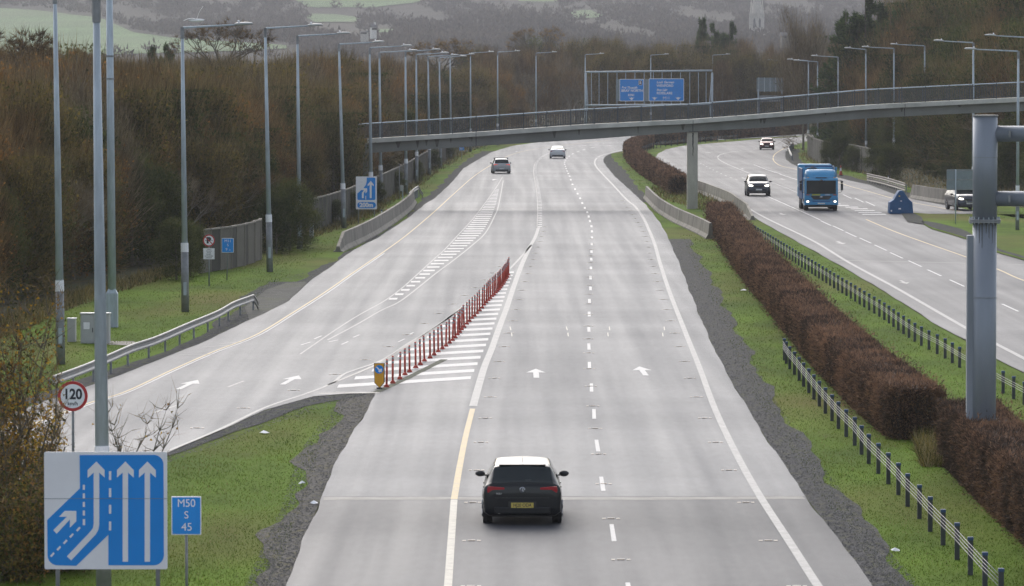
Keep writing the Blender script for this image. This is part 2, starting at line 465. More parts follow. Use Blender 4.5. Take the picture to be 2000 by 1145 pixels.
def text_part(s, size, parent, material, x=0, z=0, y=-.012, name='lettering', align='CENTER', shear=0.0, bold=.0, sx=1.0, facing=1):
    c = bpy.data.curves.new('t', 'FONT'); c.body = s; c.size = size; c.align_x = align; c.align_y = 'CENTER'
    c.extrude = 0; c.offset = bold; c.shear = shear
    o = bpy.data.objects.new('t', c); COL.objects.link(o)
    bpy.context.view_layer.update()
    me = bpy.data.meshes.new_from_object(o)
    bpy.data.objects.remove(o); bpy.data.curves.remove(c)
    vs = np.zeros(len(me.vertices) * 3, dtype=np.float32); me.vertices.foreach_get('co', vs); vs = vs.reshape(-1, 3)
    out = np.stack([vs[:, 0] * sx * facing + x, np.full(len(vs), y), vs[:, 1] + z], axis=1).astype(np.float32)
    me.vertices.foreach_set('co', out.ravel())
    me.materials.clear(); me.materials.append(material); me.update()
    p = bpy.data.objects.new(name, me); COL.objects.link(p); p.parent = parent
    return p
# ================================================================ GROUND SHEET, HILLS
def grid_mesh(name, xs, ys, fz, m):
    xs = list(xs); ys = list(ys)
    vs = [(x, y, fz(x, y)) for y in ys for x in xs]
    nx = len(xs)
    fs = [(j * nx + i, j * nx + i + 1, (j + 1) * nx + i + 1, (j + 1) * nx + i) for j in range(len(ys) - 1) for i in range(nx - 1)]
    b = MB(); b.add(vs, fs)
    o = b.build(name, m, smooth=True)
    return o
xs = [-3200, -1500, -700, -300, -150] + list(np.arange(-90, 150.1, 2.5)) + [170, 220, 300, 500, 900, 1600, 3200]
ys = [-400, -100, 0] + list(np.arange(40, 1001, 5.0)) + [1050, 1100, 1150, 1200, 1500, 2500, 5000, 8500]
struct(grid_mesh('ground', [float(x) for x in xs], [float(y) for y in ys], gz, M['ground']))

def hill_z(x, Y):
    z = -8 + (Y - 1200) * .025
    if Y > 3500: z += (Y - 3500) * .02
    z += 3.2 * math.sin(x * .006 + Y * .0022) + 2.0 * math.sin(x * .015 - Y * .004 + 1.3) + 1.0 * math.sin(x * .031 + Y * .009)
    return z
struct(grid_mesh('hills', [float(x) for x in np.arange(-1100, 1101, 20)], [float(y) for y in np.arange(1190, 7600, 40)],
                 lambda x, Y: hill_z(x, Y) if Y > 1200 else -9.0, M['hill']))
def hill_hit(px, py):
    v = (572.5 - py) / F; dy, dz = CT + v * ST, -ST + v * CT; u = (px - 1000) / F
    t = 1300.0
    while t < 7500:
        if CAM_H + t * dz < hill_z(t * u, t * dy): return Vector((t * u, t * dy, hill_z(t * u, t * dy)))
        t += 12 if t < 3500 else 20
    return None
def in_poly(x, y, P):
    c = False; j = len(P) - 1
    for i in range(len(P)):
        if (P[i][1] > y) != (P[j][1] > y) and x < (P[j][0] - P[i][0]) * (y - P[i][1]) / (P[j][1] - P[i][1]) + P[i][0]: c = not c
        j = i
    return c
FIELDS = [[(-60, 16), (60, 20), (200, 38), (262, 66), (340, 76), (430, 82), (560, 90), (560, 98), (300, 108), (-60, 112)],
          [(560, -8), (850, -8), (820, 6), (760, 14), (690, 20), (600, 16)],
          [(585, 30), (650, 28), (705, 38), (690, 48), (620, 47)],
          [(1108, 26), (1150, 20), (1182, 34), (1130, 40)],
          [(728, 60), (770, 57), (765, 66), (735, 68)], [(1010, 1), (1100, -4), (1090, 5), (1020, 8)]]
for k, poly in enumerate(FIELDS):
    y_lo, y_hi = min(p[1] for p in poly), max(p[1] for p in poly)
    b = MB(); rows = []
    y = y_hi
    while y >= y_lo:
        xsr = []
        n = len(poly)
        for i in range(n):
            (x1, y1), (x2, y2) = poly[i], poly[(i + 1) % n]
            if (y1 > y) != (y2 > y): xsr.append(x1 + (y - y1) * (x2 - x1) / (y2 - y1))
        if len(xsr) >= 2:
            a, c = min(xsr), max(xsr)
            row = []
            for i in range(25):
                h = hill_hit(a + (c - a) * i / 24, y)
                if h is None: row = None; break
                row.append(h + Vector((0, 0, .6)))
            if row: rows.append(row)
        y -= 3
    vs = [p for r in rows for p in r]
    fs = [(j * 25 + i, j * 25 + i + 1, (j + 1) * 25 + i + 1, (j + 1) * 25 + i) for j in range(len(rows) - 1) for i in range(24)]
    if fs:
        b.add(vs, fs); struct(b.build('field', M['field'], smooth=True))
# far woods on the hill: clumps of twiggy faces, one mass nobody could count
rng = np.random.default_rng(5)
Vs = []
cnt = 0
for _ in range(9000):
    px, py = rng.uniform(-40, 2040), rng.uniform(-30, 112) if rng.random() < .8 else rng.uniform(60, 125)
    if any(in_poly(px, py, P) for P in FIELDS): continue
    if any(in_poly(px, py - q_, P) for P in FIELDS for q_ in (8, 16, 24)) and rng.random() < .93: continue
    dens = math.sin(px * .011 + py * .05) + math.sin(px * .023 - py * .09 + 2)
    if dens < -1.1: continue
    h = hill_hit(px, py)
    if h is None: continue
    H = rng.uniform(5, 10) * (1.25 if rng.random() < .06 else 1); R = H * rng.uniform(.4, .6)
    n = 26
    d = unit(rng.normal(size=(n, 3))); d[:, 2] = np.abs(d[:, 2])
    P = np.array([h.x, h.y, h.z + H * .3]) + d * rng.uniform(.2, 1, (n, 1)) * np.array([R, R, H * .6])
    D = unit(d + np.array([0, 0, .8]) + rng.normal(size=(n, 3)) * .4)
    Vs.append(blades(P, D, rng.uniform(1.2, 3.0, n), rng.uniform(.7, 1.8, n), rng)); cnt += 1
me = fast_mesh('hill_woods', np.concatenate(Vs), 3, [M['far_wood']])
o = bpy.data.objects.new('hill_woods', me); COL.objects.link(o)
tag(o, 'distant bare woods covering the misty hillside behind the motorway', 'woodland', kind='stuff')

# ================================================================ SHEETS traced by rows
def rows_between(y0, y1, step=None):
    out = []; y = y0
    while y < y1:
        out.append(y)
        y += (1.5 if y < 300 else 2.5 if y < 420 else 5 if y < 700 else 9)
    out.append(y1)
    return out
def sheet(name, spans, off, m, ncol=1, jl=0.0, jr=0.0, seed=0.0):
    """spans: list of (y0, y1, left, right); left/right are traced edge lists; jl/jr: raggedness in metres"""
    b = MB()
    for (y0, y1, Lf, Rt) in spans:
        rs = []
        for y in rows_between(y0, y1):
            Y = row_Y(y, 0)
            xl, xr = at(interp(Lf, y), Y).x, at(interp(Rt, y), Y).x
            xl += jl * smooth_noise(Y * .22, seed + 1); xr += jr * smooth_noise(Y * .22, seed + 5)
            if xr < xl + .02: xr = xl + .02
            rs.append((Y, xl, xr))
        n = ncol + 1
        vs = [(xl + (xr - xl) * i / ncol, Y, z0(Y) + off) for Y, xl, xr in rs for i in range(n)]
        fs = [(j * n + i, j * n + i + 1, (j + 1) * n + i + 1, (j + 1) * n + i) for j in range(len(rs) - 1) for i in range(ncol)]
        b.add(vs, fs)
    return struct(b.build(name, m))
def shift(pts, d):               # move a traced edge sideways by d metres
    return [(x + d * sc(y), y) for x, y in pts]

sheet('verge', [(262, 816, WOOD_L, shift(L_EDGE, -.1)), (816, 1180, [(-2500, 816), (-2500, 1180)], shift(L_EDGE, -.1))], .02, M['grass'], 4, jl=.5)
sheet('verge', [(NOSE + 2, 1180, SLIP_R, MAIN_L)], .02, M['grass'], 3)
sheet('central_reservation', [(266, 1150, R_EDGE, RC_L)], .02, M['grass'], 4)
sheet('verge', [(262, 435, RC_R, shift(BANK_R, 3))], .02, M['grass'], 2)
sheet('verge', [(419, 1150, ISL_B, [(3600, 419), (5200, 1150)])], .02, M['grass'], 2)
sheet('verge', [(416, 452, ISL_T, ISL_B)], .021, M['grass'], 2) if False else None

sheet('road', [(264, NOSE, L_EDGE, R_EDGE)], .05, M['road'], 4, jl=.05, jr=.05)
sheet('road', [(NOSE, 973, MAIN_L, R_EDGE)], .05, M['road'], 4, jl=.06, jr=.05)
sheet('road', [(973, 1230, MAIN_L, R_EDGE)], .05, M['shoulder'], 4, jl=.06, jr=.05)
sheet('slip_road', [(NOSE, 1180, L_EDGE, SLIP_R)], .05, M['road'], 3, jl=.05, jr=.06)
sheet('opposite_carriageway', [(263, 419, RC_L, RC_R), (419, 1150, RC_L, ISL_B)], .05, M['road2'], 4, jl=.06, jr=.05)
# island between the opposite carriageway and its slip road
sheet('traffic_island', [(415.5, 419, ISL_T, [(1900, 415.5), (1900, 416), (2400, 419)])], .07, M['grass'], 1) if False else None
b = MB()
isl = [(1764, 418), (1784, 415.5), (1840, 419.5), (1894, 423), (2000, 430), (2200, 452), (2400, 520), (2000, 508), (1944, 492), (1884, 466), (1861, 459), (1819, 447), (1798, 435), (1773, 432)]
pts = [G(x, y, .09) for x, y in isl]
b.add(pts, [tuple(range(len(pts) - 1, -1, -1))])
struct(b.build('traffic_island', M['grass']))
b = MB(); pts = [G(x, y, .10) for x, y in [(1760, 417), (1784, 415.8), (1800, 424), (1806, 438), (1798, 437), (1773, 433)]]
b.add(pts, [tuple(range(len(pts) - 1, -1, -1))]); struct(b.build('kerbed_nose', M['gravel']))

# gravel strips
sheet('gravel_strip', [(298, 396, shift(R_EDGE, 0), [(1192, 298), (1194, 306), (1202, 316), (1222, 335), (1240, 360), (1262, 385), (1268, 396)])], .035, M['gravel'], 1, jr=.25, seed=2)
sheet('gravel_strip', [(468, 1190, R_EDGE, [(1345, 468), (1350, 480), (1372, 515), (1400, 562), (1418, 602), (1446, 655), (1478, 720), (1510, 780), (1560, 850), (1600, 905), (1660, 985), (1720, 1060), (1790, 1145), (1840, 1200)])],
      .035, M['gravel_mid'], 1, jr=.28, seed=4)
sheet('gravel_strip', [(NOSE + 1, 1190, [(690, NOSE), (672, 790), (655, 812), (628, 850), (600, 885), (588, 930), (570, 980), (548, 1020), (520, 1090), (497, 1145), (478, 1190)], MAIN_L)], .035, M['gravel_pale'], 1, jl=.45, seed=6)
sheet('gravel_strip', [(NOSE + .5, 905, SLIP_R, [(735, NOSE), (690, 782), (640, 787), (575, 803), (530, 818), (490, 834), (430, 857), (375, 879), (320, 901)])], .037, M['gravel'], 1, jr=.2, seed=8)
sheet('gravel_strip', [(425, 560, [(808, 425), (775, 440), (720, 470), (660, 505), (618, 528), (585, 548), (560, 560)], L_EDGE)], .035, M['gravel'], 1, jl=.3, seed=10)
sheet('gravel_strip', [(552, 660, [(520, 552), (505, 562), (480, 580), (470, 600), (435, 625), (395, 655), (385, 660)], L_EDGE)], .036, M['gravel'], 1, jl=.3, seed=12)
sheet('gravel_strip', [(660, 790, [(385, 660), (340, 680), (270, 708), (150, 745), (20, 790)], L_EDGE)], .036, M['gravel'], 1, jl=.15, seed=14)
sheet('gravel_strip', [(296, 425, [(955, 288), (930, 302), (905, 318), (880, 340), (860, 362), (835, 383), (812, 400), (795, 425)], L_EDGE)], .035, M['gravel'], 1, jl=.3, seed=15)
sheet('gravel_strip', [(292, 404, RC_R, shift(RC_R, 1.6))], .035, M['gravel'], 1, jr=.3, seed=16)
sheet('gravel_strip', [(435, 512, ISL_B, [(1810, 435), (1850, 442), (1880, 452), (1900, 462), (1950, 488), (2010, 508)])], .10, M['gravel'], 1, jr=.15, seed=18)

# ================================================================ ROAD MARKINGS
MARK = .056
M['cream'] = mat('road_paint_cream', (.33, .31, .26), .6, var=.15, scale=9, dirt=(.2, .19, .16), dirt_amt=.8)
def resample(pts, step, off=MARK):
    """traced picture polyline -> world points every step metres along it"""
    W = [G(x, y, off) for x, y in pts]
    # densify with a smooth curve in world space
    out = [W[0].copy()]
    for i in range(len(W) - 1):
        p0, p1, p2, p3 = W[max(i - 1, 0)], W[i], W[i + 1], W[min(i + 2, len(W) - 1)]
        n = max(2, int((p2 - p1).length / .8))
        for k in range(1, n + 1):
            t = k / n
            q = .5 * ((2 * p1) + (p2 - p0) * t + (2 * p0 - 5 * p1 + 4 * p2 - p3) * t * t + (3 * p1 - p0 - 3 * p2 + p3) * t ** 3)
            q.y = max(q.y, out[-1].y - 5) if False else q.y
            out.append(Vector((q.x, q.y, z0(q.y) + off)))
    res = [out[0]]; acc = 0
    for a, b2 in zip(out, out[1:]):
        seg = (b2 - a).length
        d = step - acc
        while d <= seg:
            p = a.lerp(b2, d / seg); res.append(p); d += step
        acc = seg - (d - step)
    return res
def ribbon(b, pts, w):
    L = len(pts)
    vs = []
    for i, p in enumerate(pts):
        d = pts[min(i + 1, L - 1)] - pts[max(i - 1, 0)]; d.z = 0; d.normalize()
        nrm = Vector((d.y, -d.x, 0)) * (w / 2)
        vs += [p - nrm, p + nrm]
    b.add(vs, [(2 * i, 2 * i + 1, 2 * i + 3, 2 * i + 2) for i in range(L - 1)])
def line(name, trace, w, m, dash=None, step=1.0, off=MARK):
    b = MB(); P = resample(trace, step, off)
    if dash:
        on, period = dash
        k = 0.0
        i = 0
        while i < len(P) - 1:
            n = max(1, int(round(on / step)))
            ribbon(b, P[i:i + n + 1], w); i += max(n + 1, int(round(period / step)))
    else: ribbon(b, P, w)
    return struct(b.build(name, m))
# main carriageway
line('lane_line', [(868, 1230), (875, 1145), (881, 1060), (887, 975)], .16, M['cream'])
line('lane_line', [(887, 975), (898, 910), (910, 850), (924, 795)], .16, M['yellow'])
line('lane_line', [(924, 793), (945, 720), (961, 680), (975, 640), (990, 600), (1005, 555), (1020, 515), (1036, 480)], .24, M['fadewhite'])
line('lane_line', [(1036, 480), (1046, 462), (1052, 443)], .2, M['fadewhite'])
line('merge_bars', [(1053, 443), (1054, 400), (1050, 367), (1045, 337), (1047, 320), (1058, 307), (1080, 297), (1130, 286), (1200, 279)], .34, M['white'], dash=(1, 4), step=1)
line('merge_edge', [(1049, 443), (1050, 400), (1047, 367), (1042, 337), (1044, 320)], .08, M['fadewhite'])
# centre dashes, each traced
for y0_, y1_, x in [(1138, 1160, 1229), (1024, 1057, 1199), (931, 959, 1178), (859, 882, 1168), (799, 818, 1160), (749, 765, 1155), (707, 720, 1151), (671, 683, 1150), (639, 648, 1150),
                    (609, 618, 1150.5), (584, 592, 1151), (560, 567, 1153), (539, 546, 1153), (521, 527, 1154), (504, 509, 1154.5), (489, 494, 1155), (474.5, 479, 1155.5),
                    (462, 466, 1156), (450, 454, 1156), (440, 444, 1155), (430, 434, 1152), (421, 425, 1149.5), (413, 416, 1147), (404.5, 408, 1142), (395, 398.5, 1137), (386, 389, 1133),
                    (377, 380, 1128), (368, 371, 1123), (359, 361.5, 1118), (350, 352.5, 1114.5)]:
    b = MB()
    sl = (x - 1153) * .01
    A = [G(x - 4.2 * (y1_ / 1040) ** .9 * 1.1 + .5, y1_, MARK), G(x + 5.2 * (y1_ / 1040) ** .9, y1_, MARK), G(x + 4.2 * (y0_ / 1040) ** .9 - (y1_ - y0_) * .14 * (x > 1160), y0_, MARK), G(x - 4.2 * (y0_ / 1040) ** .9 - (y1_ - y0_) * .14 * (x > 1160), y0_, MARK)]
    b.quad(*A); struct(b.build('lane_dash', M['white']))
line('lane_line', [(1113, 345), (1106, 330), (1103, 316), (1112, 305), (1130, 296), (1160, 288), (1220, 282)], .16, M['white'], dash=(4, 12), step=1)
line('lane_line', [(1650, 1220), (1598, 1145), (1540, 1055), (1485, 970), (1440, 890), (1397, 800), (1367, 720), (1345, 665), (1329, 625), (1312, 582), (1299, 545), (1288, 510), (1279, 478), (1268, 450),
                   (1256, 425), (1240, 403), (1224, 390), (1196, 360), (1175, 338), (1164, 325), (1162, 315), (1170, 306), (1195, 298), (1225, 291)], .19, M['fadewhite'])
# slip road markings
line('lane_line', [(60, 830), (171, 788), (245, 765), (335, 723), (419, 686), (500, 654), (570, 612), (636, 570), (692, 531), (748, 493), (797, 457), (849, 413), (885, 380), (925, 345), (955, 325), (985, 308), (1030, 294), (1100, 284), (1200, 273)], .09, M['yellow'])
line('lane_line', [(66, 832), (178, 789), (251, 766), (341, 724), (425, 687), (506, 655), (575, 613), (641, 571), (696, 532), (752, 494)], .07, M['white'])
line('slip_edge_line', [(330, 880), (430, 838), (520, 795), (600, 768), (650, 748), (675, 729), (745, 704), (797, 671), (832, 650), (902, 603), (945, 568), (975, 545), (1012, 508), (1038, 478)], .12, M['fadewhite'])
line('tar_seam', [(640, 752), (735, 712), (800, 672), (860, 633), (905, 598), (950, 560)], .10, M['tar'])
line('lane_line', [(586, 692), (650, 648), (700, 616), (752, 587), (786, 562), (814, 537), (849, 505), (868, 488), (895, 459), (919, 433), (940, 407), (968, 368), (982, 345)], .08, M['fadewhite'])
line('lane_line', [(640, 664), (700, 632), (745, 606), (779, 590), (814, 564), (850, 535), (885, 509), (920, 481), (948, 455), (966, 422), (974, 400), (983, 352)], .09, M['fadewhite'])
line('lane_dash', [(300, 806), (352, 790)], .1, M['fadewhite'])
line('lane_dash', [(445, 756), (482, 742)], .1, M['fadewhite'])
def stripes(name, left, right, y_from, y_to, spacing, thick, slope, m):
    """hatching: bars from the left edge to the right edge, spacing and thickness in metres along the road"""
    Y = row_Y(y_from); Yend = row_Y(y_to)
    b = MB()
    def yrow(Yw): return 572.5 - F * math.tan(TH + math.atan((z0(Yw) - CAM_H) / Yw)) if False else None
    # tabulate rows
    tab = [(row_Y(y), y) for y in np.arange(y_to - 8, y_from + 12, 1.0)]; tab.sort()
    ty = [a for a, _ in tab]; tr = [c for _, c in tab]
    while Y < Yend:
        y = float(np.interp(Y, ty, tr)); y2 = float(np.interp(Y + thick, ty, tr))
        xl, xr = at(interp(left, y), Y).x + .12, at(interp(right, y), Y).x - .16
        w = xr - xl
        if w > .25:
            s = slope * w
            b.quad((xl, Y - s, z0(Y) + MARK), (xr, Y, z0(Y) + MARK), (xr, Y + thick, z0(Y) + MARK), (xl, Y + thick - s, z0(Y) + MARK))
        Y += spacing
    return struct(b.build(name, m))
H1L = [(600, 770), (648, 750), (675, 737), (735, 712), (797, 678), (832, 655), (902, 606), (945, 571), (975, 547), (1012, 511), (1036, 480)]
H1R = [(912, 790), (929, 743), (942, 715), (958, 678), (972, 640), (987, 600), (1002, 555), (1018, 515), (1036, 480)]
stripes('hatching', H1L, H1R, 744, 487, 3.75, 1.55, 1.0, M['white'])
H2L = [(735, 602), (752, 589), (786, 564), (814, 539), (849, 507), (868, 490), (895, 461), (919, 435), (940, 408), (966, 372), (976, 350)]
H2R = [(745, 606), (779, 590), (814, 564), (849, 536), (884, 510), (919, 482), (947, 456), (965, 424), (973, 400), (982, 352)]
stripes('hatching', H2L, H2R, 597, 358, 4.3, 1.6, .25, M['white'])
H3L = [(1500, 390), (1580, 398), (1640, 404), (1660, 410), (1690, 425)]
H3R = [(1600, 390), (1655, 402), (1700, 410), (1730, 418), (1745, 425)]
stripes('hatching', H3L, H3R, 421, 400, 4.5, 1.8, 0.1, M['white'])
# arrows
def arrow(px, py, rz, scale=1.0, m='white', bend=0.0):
    c = G(px, py, MARK)
    prof = [(-.075, -1.9), (.075, -1.9), (.075, .3), (.26, .3), (0, 1.9), (-.26, .3), (-.075, .3)]
    cr, sr = math.cos(rz), math.sin(rz)
    pts = []
    for x, y in prof:
        x *= scale * 1.0; y *= scale
        pts.append((c.x + x * cr - y * sr, c.y + x * sr + y * cr, c.z))
    b = MB(); b.add(pts, [tuple(range(len(pts)))])
    struct(b.build('arrow_marking', M[m]))
arrow(1047, 729, 0, 1.25 / 1.0); arrow(1255, 724.5, .02, 1.25)
arrow(568, 742, RAD(-4), 1.2); arrow(368, 751, RAD(-4), 1.2)
arrow(965, 351, RAD(-2), 1.4); arrow(1010, 296, RAD(-4), 1.3)
arrow(1528, 350, RAD(180), 1.4, 'fadewhite'); arrow(1527, 418, RAD(180), 1.3, 'fadewhite'); arrow(1641, 474, RAD(180), 1.3, 'fadewhite')
arrow(1452, 348, RAD(180), 1.3, 'fadewhite'); arrow(1450, 330, RAD(178), 1.3, 'fadewhite'); arrow(1385, 298, RAD(172), 1.6, 'fadewhite')
arrow(1765, 551, RAD(180), 1.0, 'fadewhite')
# detector loops and worn transverse marks
def seg(name, a, b_, w, m):
    b = MB(); ribbon(b, [G(*a, MARK), G(*b_, MARK)], w); struct(b.build(name, M[m]))
for x in (1001, 1111, 1189, 1296):
    seg('survey_mark', (x - 2, 650), (x - 1, 657), .04, 'cream'); seg('survey_mark', (x - 5 if x < 1150 else x + 1, 638), (x - 3 if x < 1150 else x + 2, 645), .04, 'cream')
seg('survey_mark', (1146, 647), (1196, 643), .05, 'fadewhite'); seg('survey_mark', (1146, 648), (1196, 650), .05, 'fadewhite')
for a, c in [((588, 674), (606, 668)), ((614, 662), (628, 656)), ((642, 668), (660, 664)), ((667, 673), (680, 667)), ((690, 659), (702, 654)), ((778, 668), (790, 662)), ((797, 655), (808, 649))]:
    seg('survey_mark', a, c, .07, 'white')
b = MB(); ribbon(b, [G(735, 766, .057), G(790, 741, .057), G(830, 721, .057), G(868, 702, .057)], .26); struct(b.build('verge_crack', mat('weedy_crack', (.05, .055, .03), .95, var=.6, scale=3, dirt=(.07, .065, .05), dirt_amt=.8)))
b = MB(); ribbon(b, [G(622, 769, .057), G(680, 767.5, .057), G(742, 767, .057)], .45); struct(b.build('dark_edge_line', M['tar']))  # thin dark kerb line along the edge of the nose
# pale joint across the road in front of the black car
b = MB(); ribbon(b, [G(632, 974, .054), G(900, 973.5, .054), G(1250, 974, .054), G(1570, 972, .054)], .7)
struct(b.build('road_joint', mat('joint_pale', (.125, .122, .115), .6, var=.3, scale=2, spec=.2)))
b = MB(); ribbon(b, [G(1619, 508, .054), G(1800, 512, .054), G(2030, 518, .054)], .5)
struct(b.build('road_joint', mat('joint_pale_far', (.14, .14, .14), .6, var=.15, scale=4, spec=.2)))
for a, c in [((430, 671), (480, 668)), ((395, 678), (452, 674)), ((350, 693), (420, 692)), ((655, 765), (735, 768))]:
    seg('worn_line', a, c, .12, 'fadewhite')
# opposite carriageway
line('lane_line', [(2140, 775), (2000, 700), (1944, 671), (1884, 639), (1814, 599), (1744, 559), (1657, 512), (1587, 470), (1500, 428), (1462, 407), (1430, 388)], .2, M['fadewhite'])
line('lane_line', [(2130, 590), (2000, 548), (1951, 527), (1884, 501), (1804, 473), (1744, 451), (1690, 428)], .13, M['yellow'])
line('lane_line', [(1880, 414), (1833, 405), (1784, 396), (1742, 387), (1700, 375), (1660, 364), (1637, 356), (1563, 333), (1528, 325), (1515, 318), (1510, 310), (1515, 300), (1535, 288)], .13, M['yellow'])
for cx, cy in [(1592, 425), (1613, 436), (1637, 446), (1662, 458), (1690, 470), (1720, 484), (1751, 499), (1787, 515), (1825, 533), (1869, 553), (1973, 601), (1572, 416), (1554, 408), (1536, 400), (1520, 393), (1504, 386),
               (1478, 324), (1487, 327.5), (1496, 331), (1507, 334.5), (1519, 338), (1530, 342.5), (1543, 347), (1556, 351), (1655, 384), (1678, 391), (1700, 398)]:
    k = (cy - 143) / 400; dx = 22 * k * 1.25; dy = dx * (.46 if cy > 380 else .36)
    seg('lane_dash', (cx - dx / 2, cy - dy / 2), (cx + dx / 2, cy + dy / 2), .11, 'white')
line('lane_line', [(1506, 356), (1530, 365), (1560, 377), (1585, 388)], .2, M['white'], dash=(1, 3), step=1)
line('lane_line', [(1500, 353), (1470, 341), (1440, 329), (1415, 318), (1403, 310), (1404, 304), (1418, 299), (1450, 294)], .14, M['fadewhite'])
line('lane_line', [(1440, 352), (1410, 340), (1385, 328), (1370, 320), (1352, 312)], .14, M['fadewhite'], dash=(3, 9), step=1)
line('lane_line', [(1540, 283), (1500, 287), (1470, 292)], .14, M['fadewhite'], dash=(4, 12), step=1)
# lay-by concrete patch at the left edge
b = MB(); pts = [G(x, y, .045) for x, y in [(600, 551), (590, 562), (560, 590), (520, 612), (488, 628), (478, 600), (520, 566), (560, 552)]]
b.add(pts, [tuple(range(len(pts)))]); struct(b.build('hardstanding', mat('old_asphalt_patch', (.06, .06, .056), .9, var=.3, scale=1.2, dirt=(.08, .09, .04), dirt_amt=.6, spec=.15)))

# road studs: little brown-white reflectors beside the lines
b = MB()
def studs(trace, dx, step):
    for p in resample(trace, step):
        b.box((p.x + dx, p.y, z0(p.y) + .062), (.16, .1, .016)); b.box((p.x + dx - .16, p.y, z0(p.y) + .058), (.08, .16, .008)); b.box((p.x + dx + .16, p.y, z0(p.y) + .058), (.08, .16, .008))
studs([(875, 1145), (887, 975), (910, 850), (924, 795), (945, 720), (975, 640), (1005, 555), (1036, 480), (1052, 440)], .45, 9.0)
studs([(1598, 1145), (1485, 970), (1397, 800), (1345, 665), (1312, 582), (1288, 510), (1268, 450), (1224, 390)], -.42, 9.0)
studs([(1229, 1190), (1212, 1090), (1188, 990), (1172, 905), (1163, 840), (1157, 783), (1150, 700), (1150, 590), (1154, 510), (1156, 460)], 0.0, 9.0)
studs([(330, 880), (520, 795), (650, 748), (745, 704), (832, 650), (945, 568), (1012, 508)], -.6, 8.0)
struct(b.build('road_studs', mat('stud', (.33, .27, .22), .5)), 'stuff')
bpy.data.objects['road_studs']['label'] = 'small reflective road studs set along the lane lines'

# ================================================================ GRASS, STONES
rng = np.random.default_rng(11)
def scatter(spans, n, off):
    P = []
    tot = []
    for (y0, y1, Lf, Rt) in spans:
        rows = np.arange(y0, y1, 1.0)
        w = np.array([max(0, min(2050, interp(Rt, r)) - max(-50, interp(Lf, r))) for r in rows])
        tot.append((rows, w, Lf, Rt))
    S_ = sum(t[1].sum() for t in tot)
    for rows, w, Lf, Rt in tot:
        k = int(n * w.sum() / S_)
        if k < 1: continue
        ri = rng.choice(len(rows), size=k, p=w / w.sum())
        for r in ri:
            y = rows[r] + rng.random(); a, c = max(-50, interp(Lf, y)), min(2050, interp(Rt, y))
            if c <= a: continue
            x = rng.uniform(a, c); Y = row_Y_fast(y)
            p = at(x, Y); P.append((p.x, Y, z0(Y) + off))
    return np.array(P)
_rt = [row_Y(y) for y in np.arange(240, 1260, 1.0)]
def row_Y_fast(y): return float(np.interp(y, np.arange(240, 1260, 1.0), _rt))
def spill(pts): return shift(pts, -.55)
GR1 = [(275, 640, WOOD_L, shift(L_EDGE, -1.5)), (640, 800, WOOD_L, shift(L_EDGE, -1.0)),
       (NOSE + 30, 1175, shift(SLIP_R, .8), shift([(640, 798), (615, 850), (585, 885), (575, 930), (555, 980), (535, 1020), (505, 1090), (480, 1175)], .5)),
       (300, 400, [(1200, 300), (1226, 335), (1245, 360), (1268, 390)], [(1225, 300), (1250, 335), (1280, 360), (1330, 390)]),
       (460, 1190, spill([(1345, 460), (1372, 515), (1400, 562), (1418, 602), (1446, 655), (1478, 720), (1510, 780), (1560, 850), (1600, 905), (1660, 985), (1720, 1060), (1790, 1145), (1840, 1200)]), shift(RC_L, -.3)),
       (420, 520, shift(ISL_B, 1.5), [(2100, 420), (2100, 520)]), (300, 405, shift(RC_R, 1.6), shift(BANK_R, 2))]
P = scatter(GR1, 120000, .02)
n = len(P); dist = P[:, 1]
k = dist / 200.0
D = unit(np.array([0, 0, 1.0]) + rng.normal(size=(n, 3)) * .45); D[:, 2] = np.abs(D[:, 2])
patch = np.sin(P[:, 0] * 1.9 + P[:, 1] * .35) + np.sin(P[:, 0] * .8 - P[:, 1] * .21 + 1.0)
Lh = rng.uniform(.018, .055, n) * (1 + .3 * np.clip(patch, 0, 2)) * (.5 + .8 * k)
W = .005 + .017 * k
me = fast_mesh('grass', blades(P, D, Lh, W, rng), 3, [M['blade'], M['blade_dry']], (rng.random(n) < .06 + .10 * (patch < -1)).astype(np.int32))
o = bpy.data.objects.new('grass', me); COL.objects.link(o)
tag(o, 'short green winter grass on the verges and central reservation', 'grass', kind='stuff')
# rank grass and weeds round the bridge pier and at the foot of hedges and woods
WS = [(368, 420, [(1270, 368), (1290, 390), (1400, 420)], [(1360, 368), (1400, 385), (1455, 420)]),
      (420, 470, [(1400, 420), (1380, 450), (1385, 470)], [(1455, 420), (1440, 440), (1430, 470)]),
      (285, 800, shift(WOOD_L, -1.2), shift(WOOD_L, .8)), (855, 915, [(1780, 855), (1800, 915)], [(1850, 855), (1850, 915)]),
      (300, 440, shift(BANK_R, -1), shift(BANK_R, 4))]
P = scatter(WS, 22000, .03); n = len(P); k = P[:, 1] / 200
P[:, 2] = [gz(a, b2) + .02 for a, b2 in zip(P[:, 0], P[:, 1])]
D = unit(np.array([0, 0, 1.0]) + rng.normal(size=(n, 3)) * .5); D[:, 2] = np.abs(D[:, 2])
me = fast_mesh('tall_weeds', blades(P, D, rng.uniform(.2, .6, n), .012 + .022 * k, rng), 3, [M['blade_dry'], M['leaf_olive']], (rng.random(n) < .6).astype(np.int32))
o = bpy.data.objects.new('tall_weeds', me); COL.objects.link(o)
tag(o, 'straggly straw coloured weeds round the pier and wood edge', 'weeds', kind='stuff')
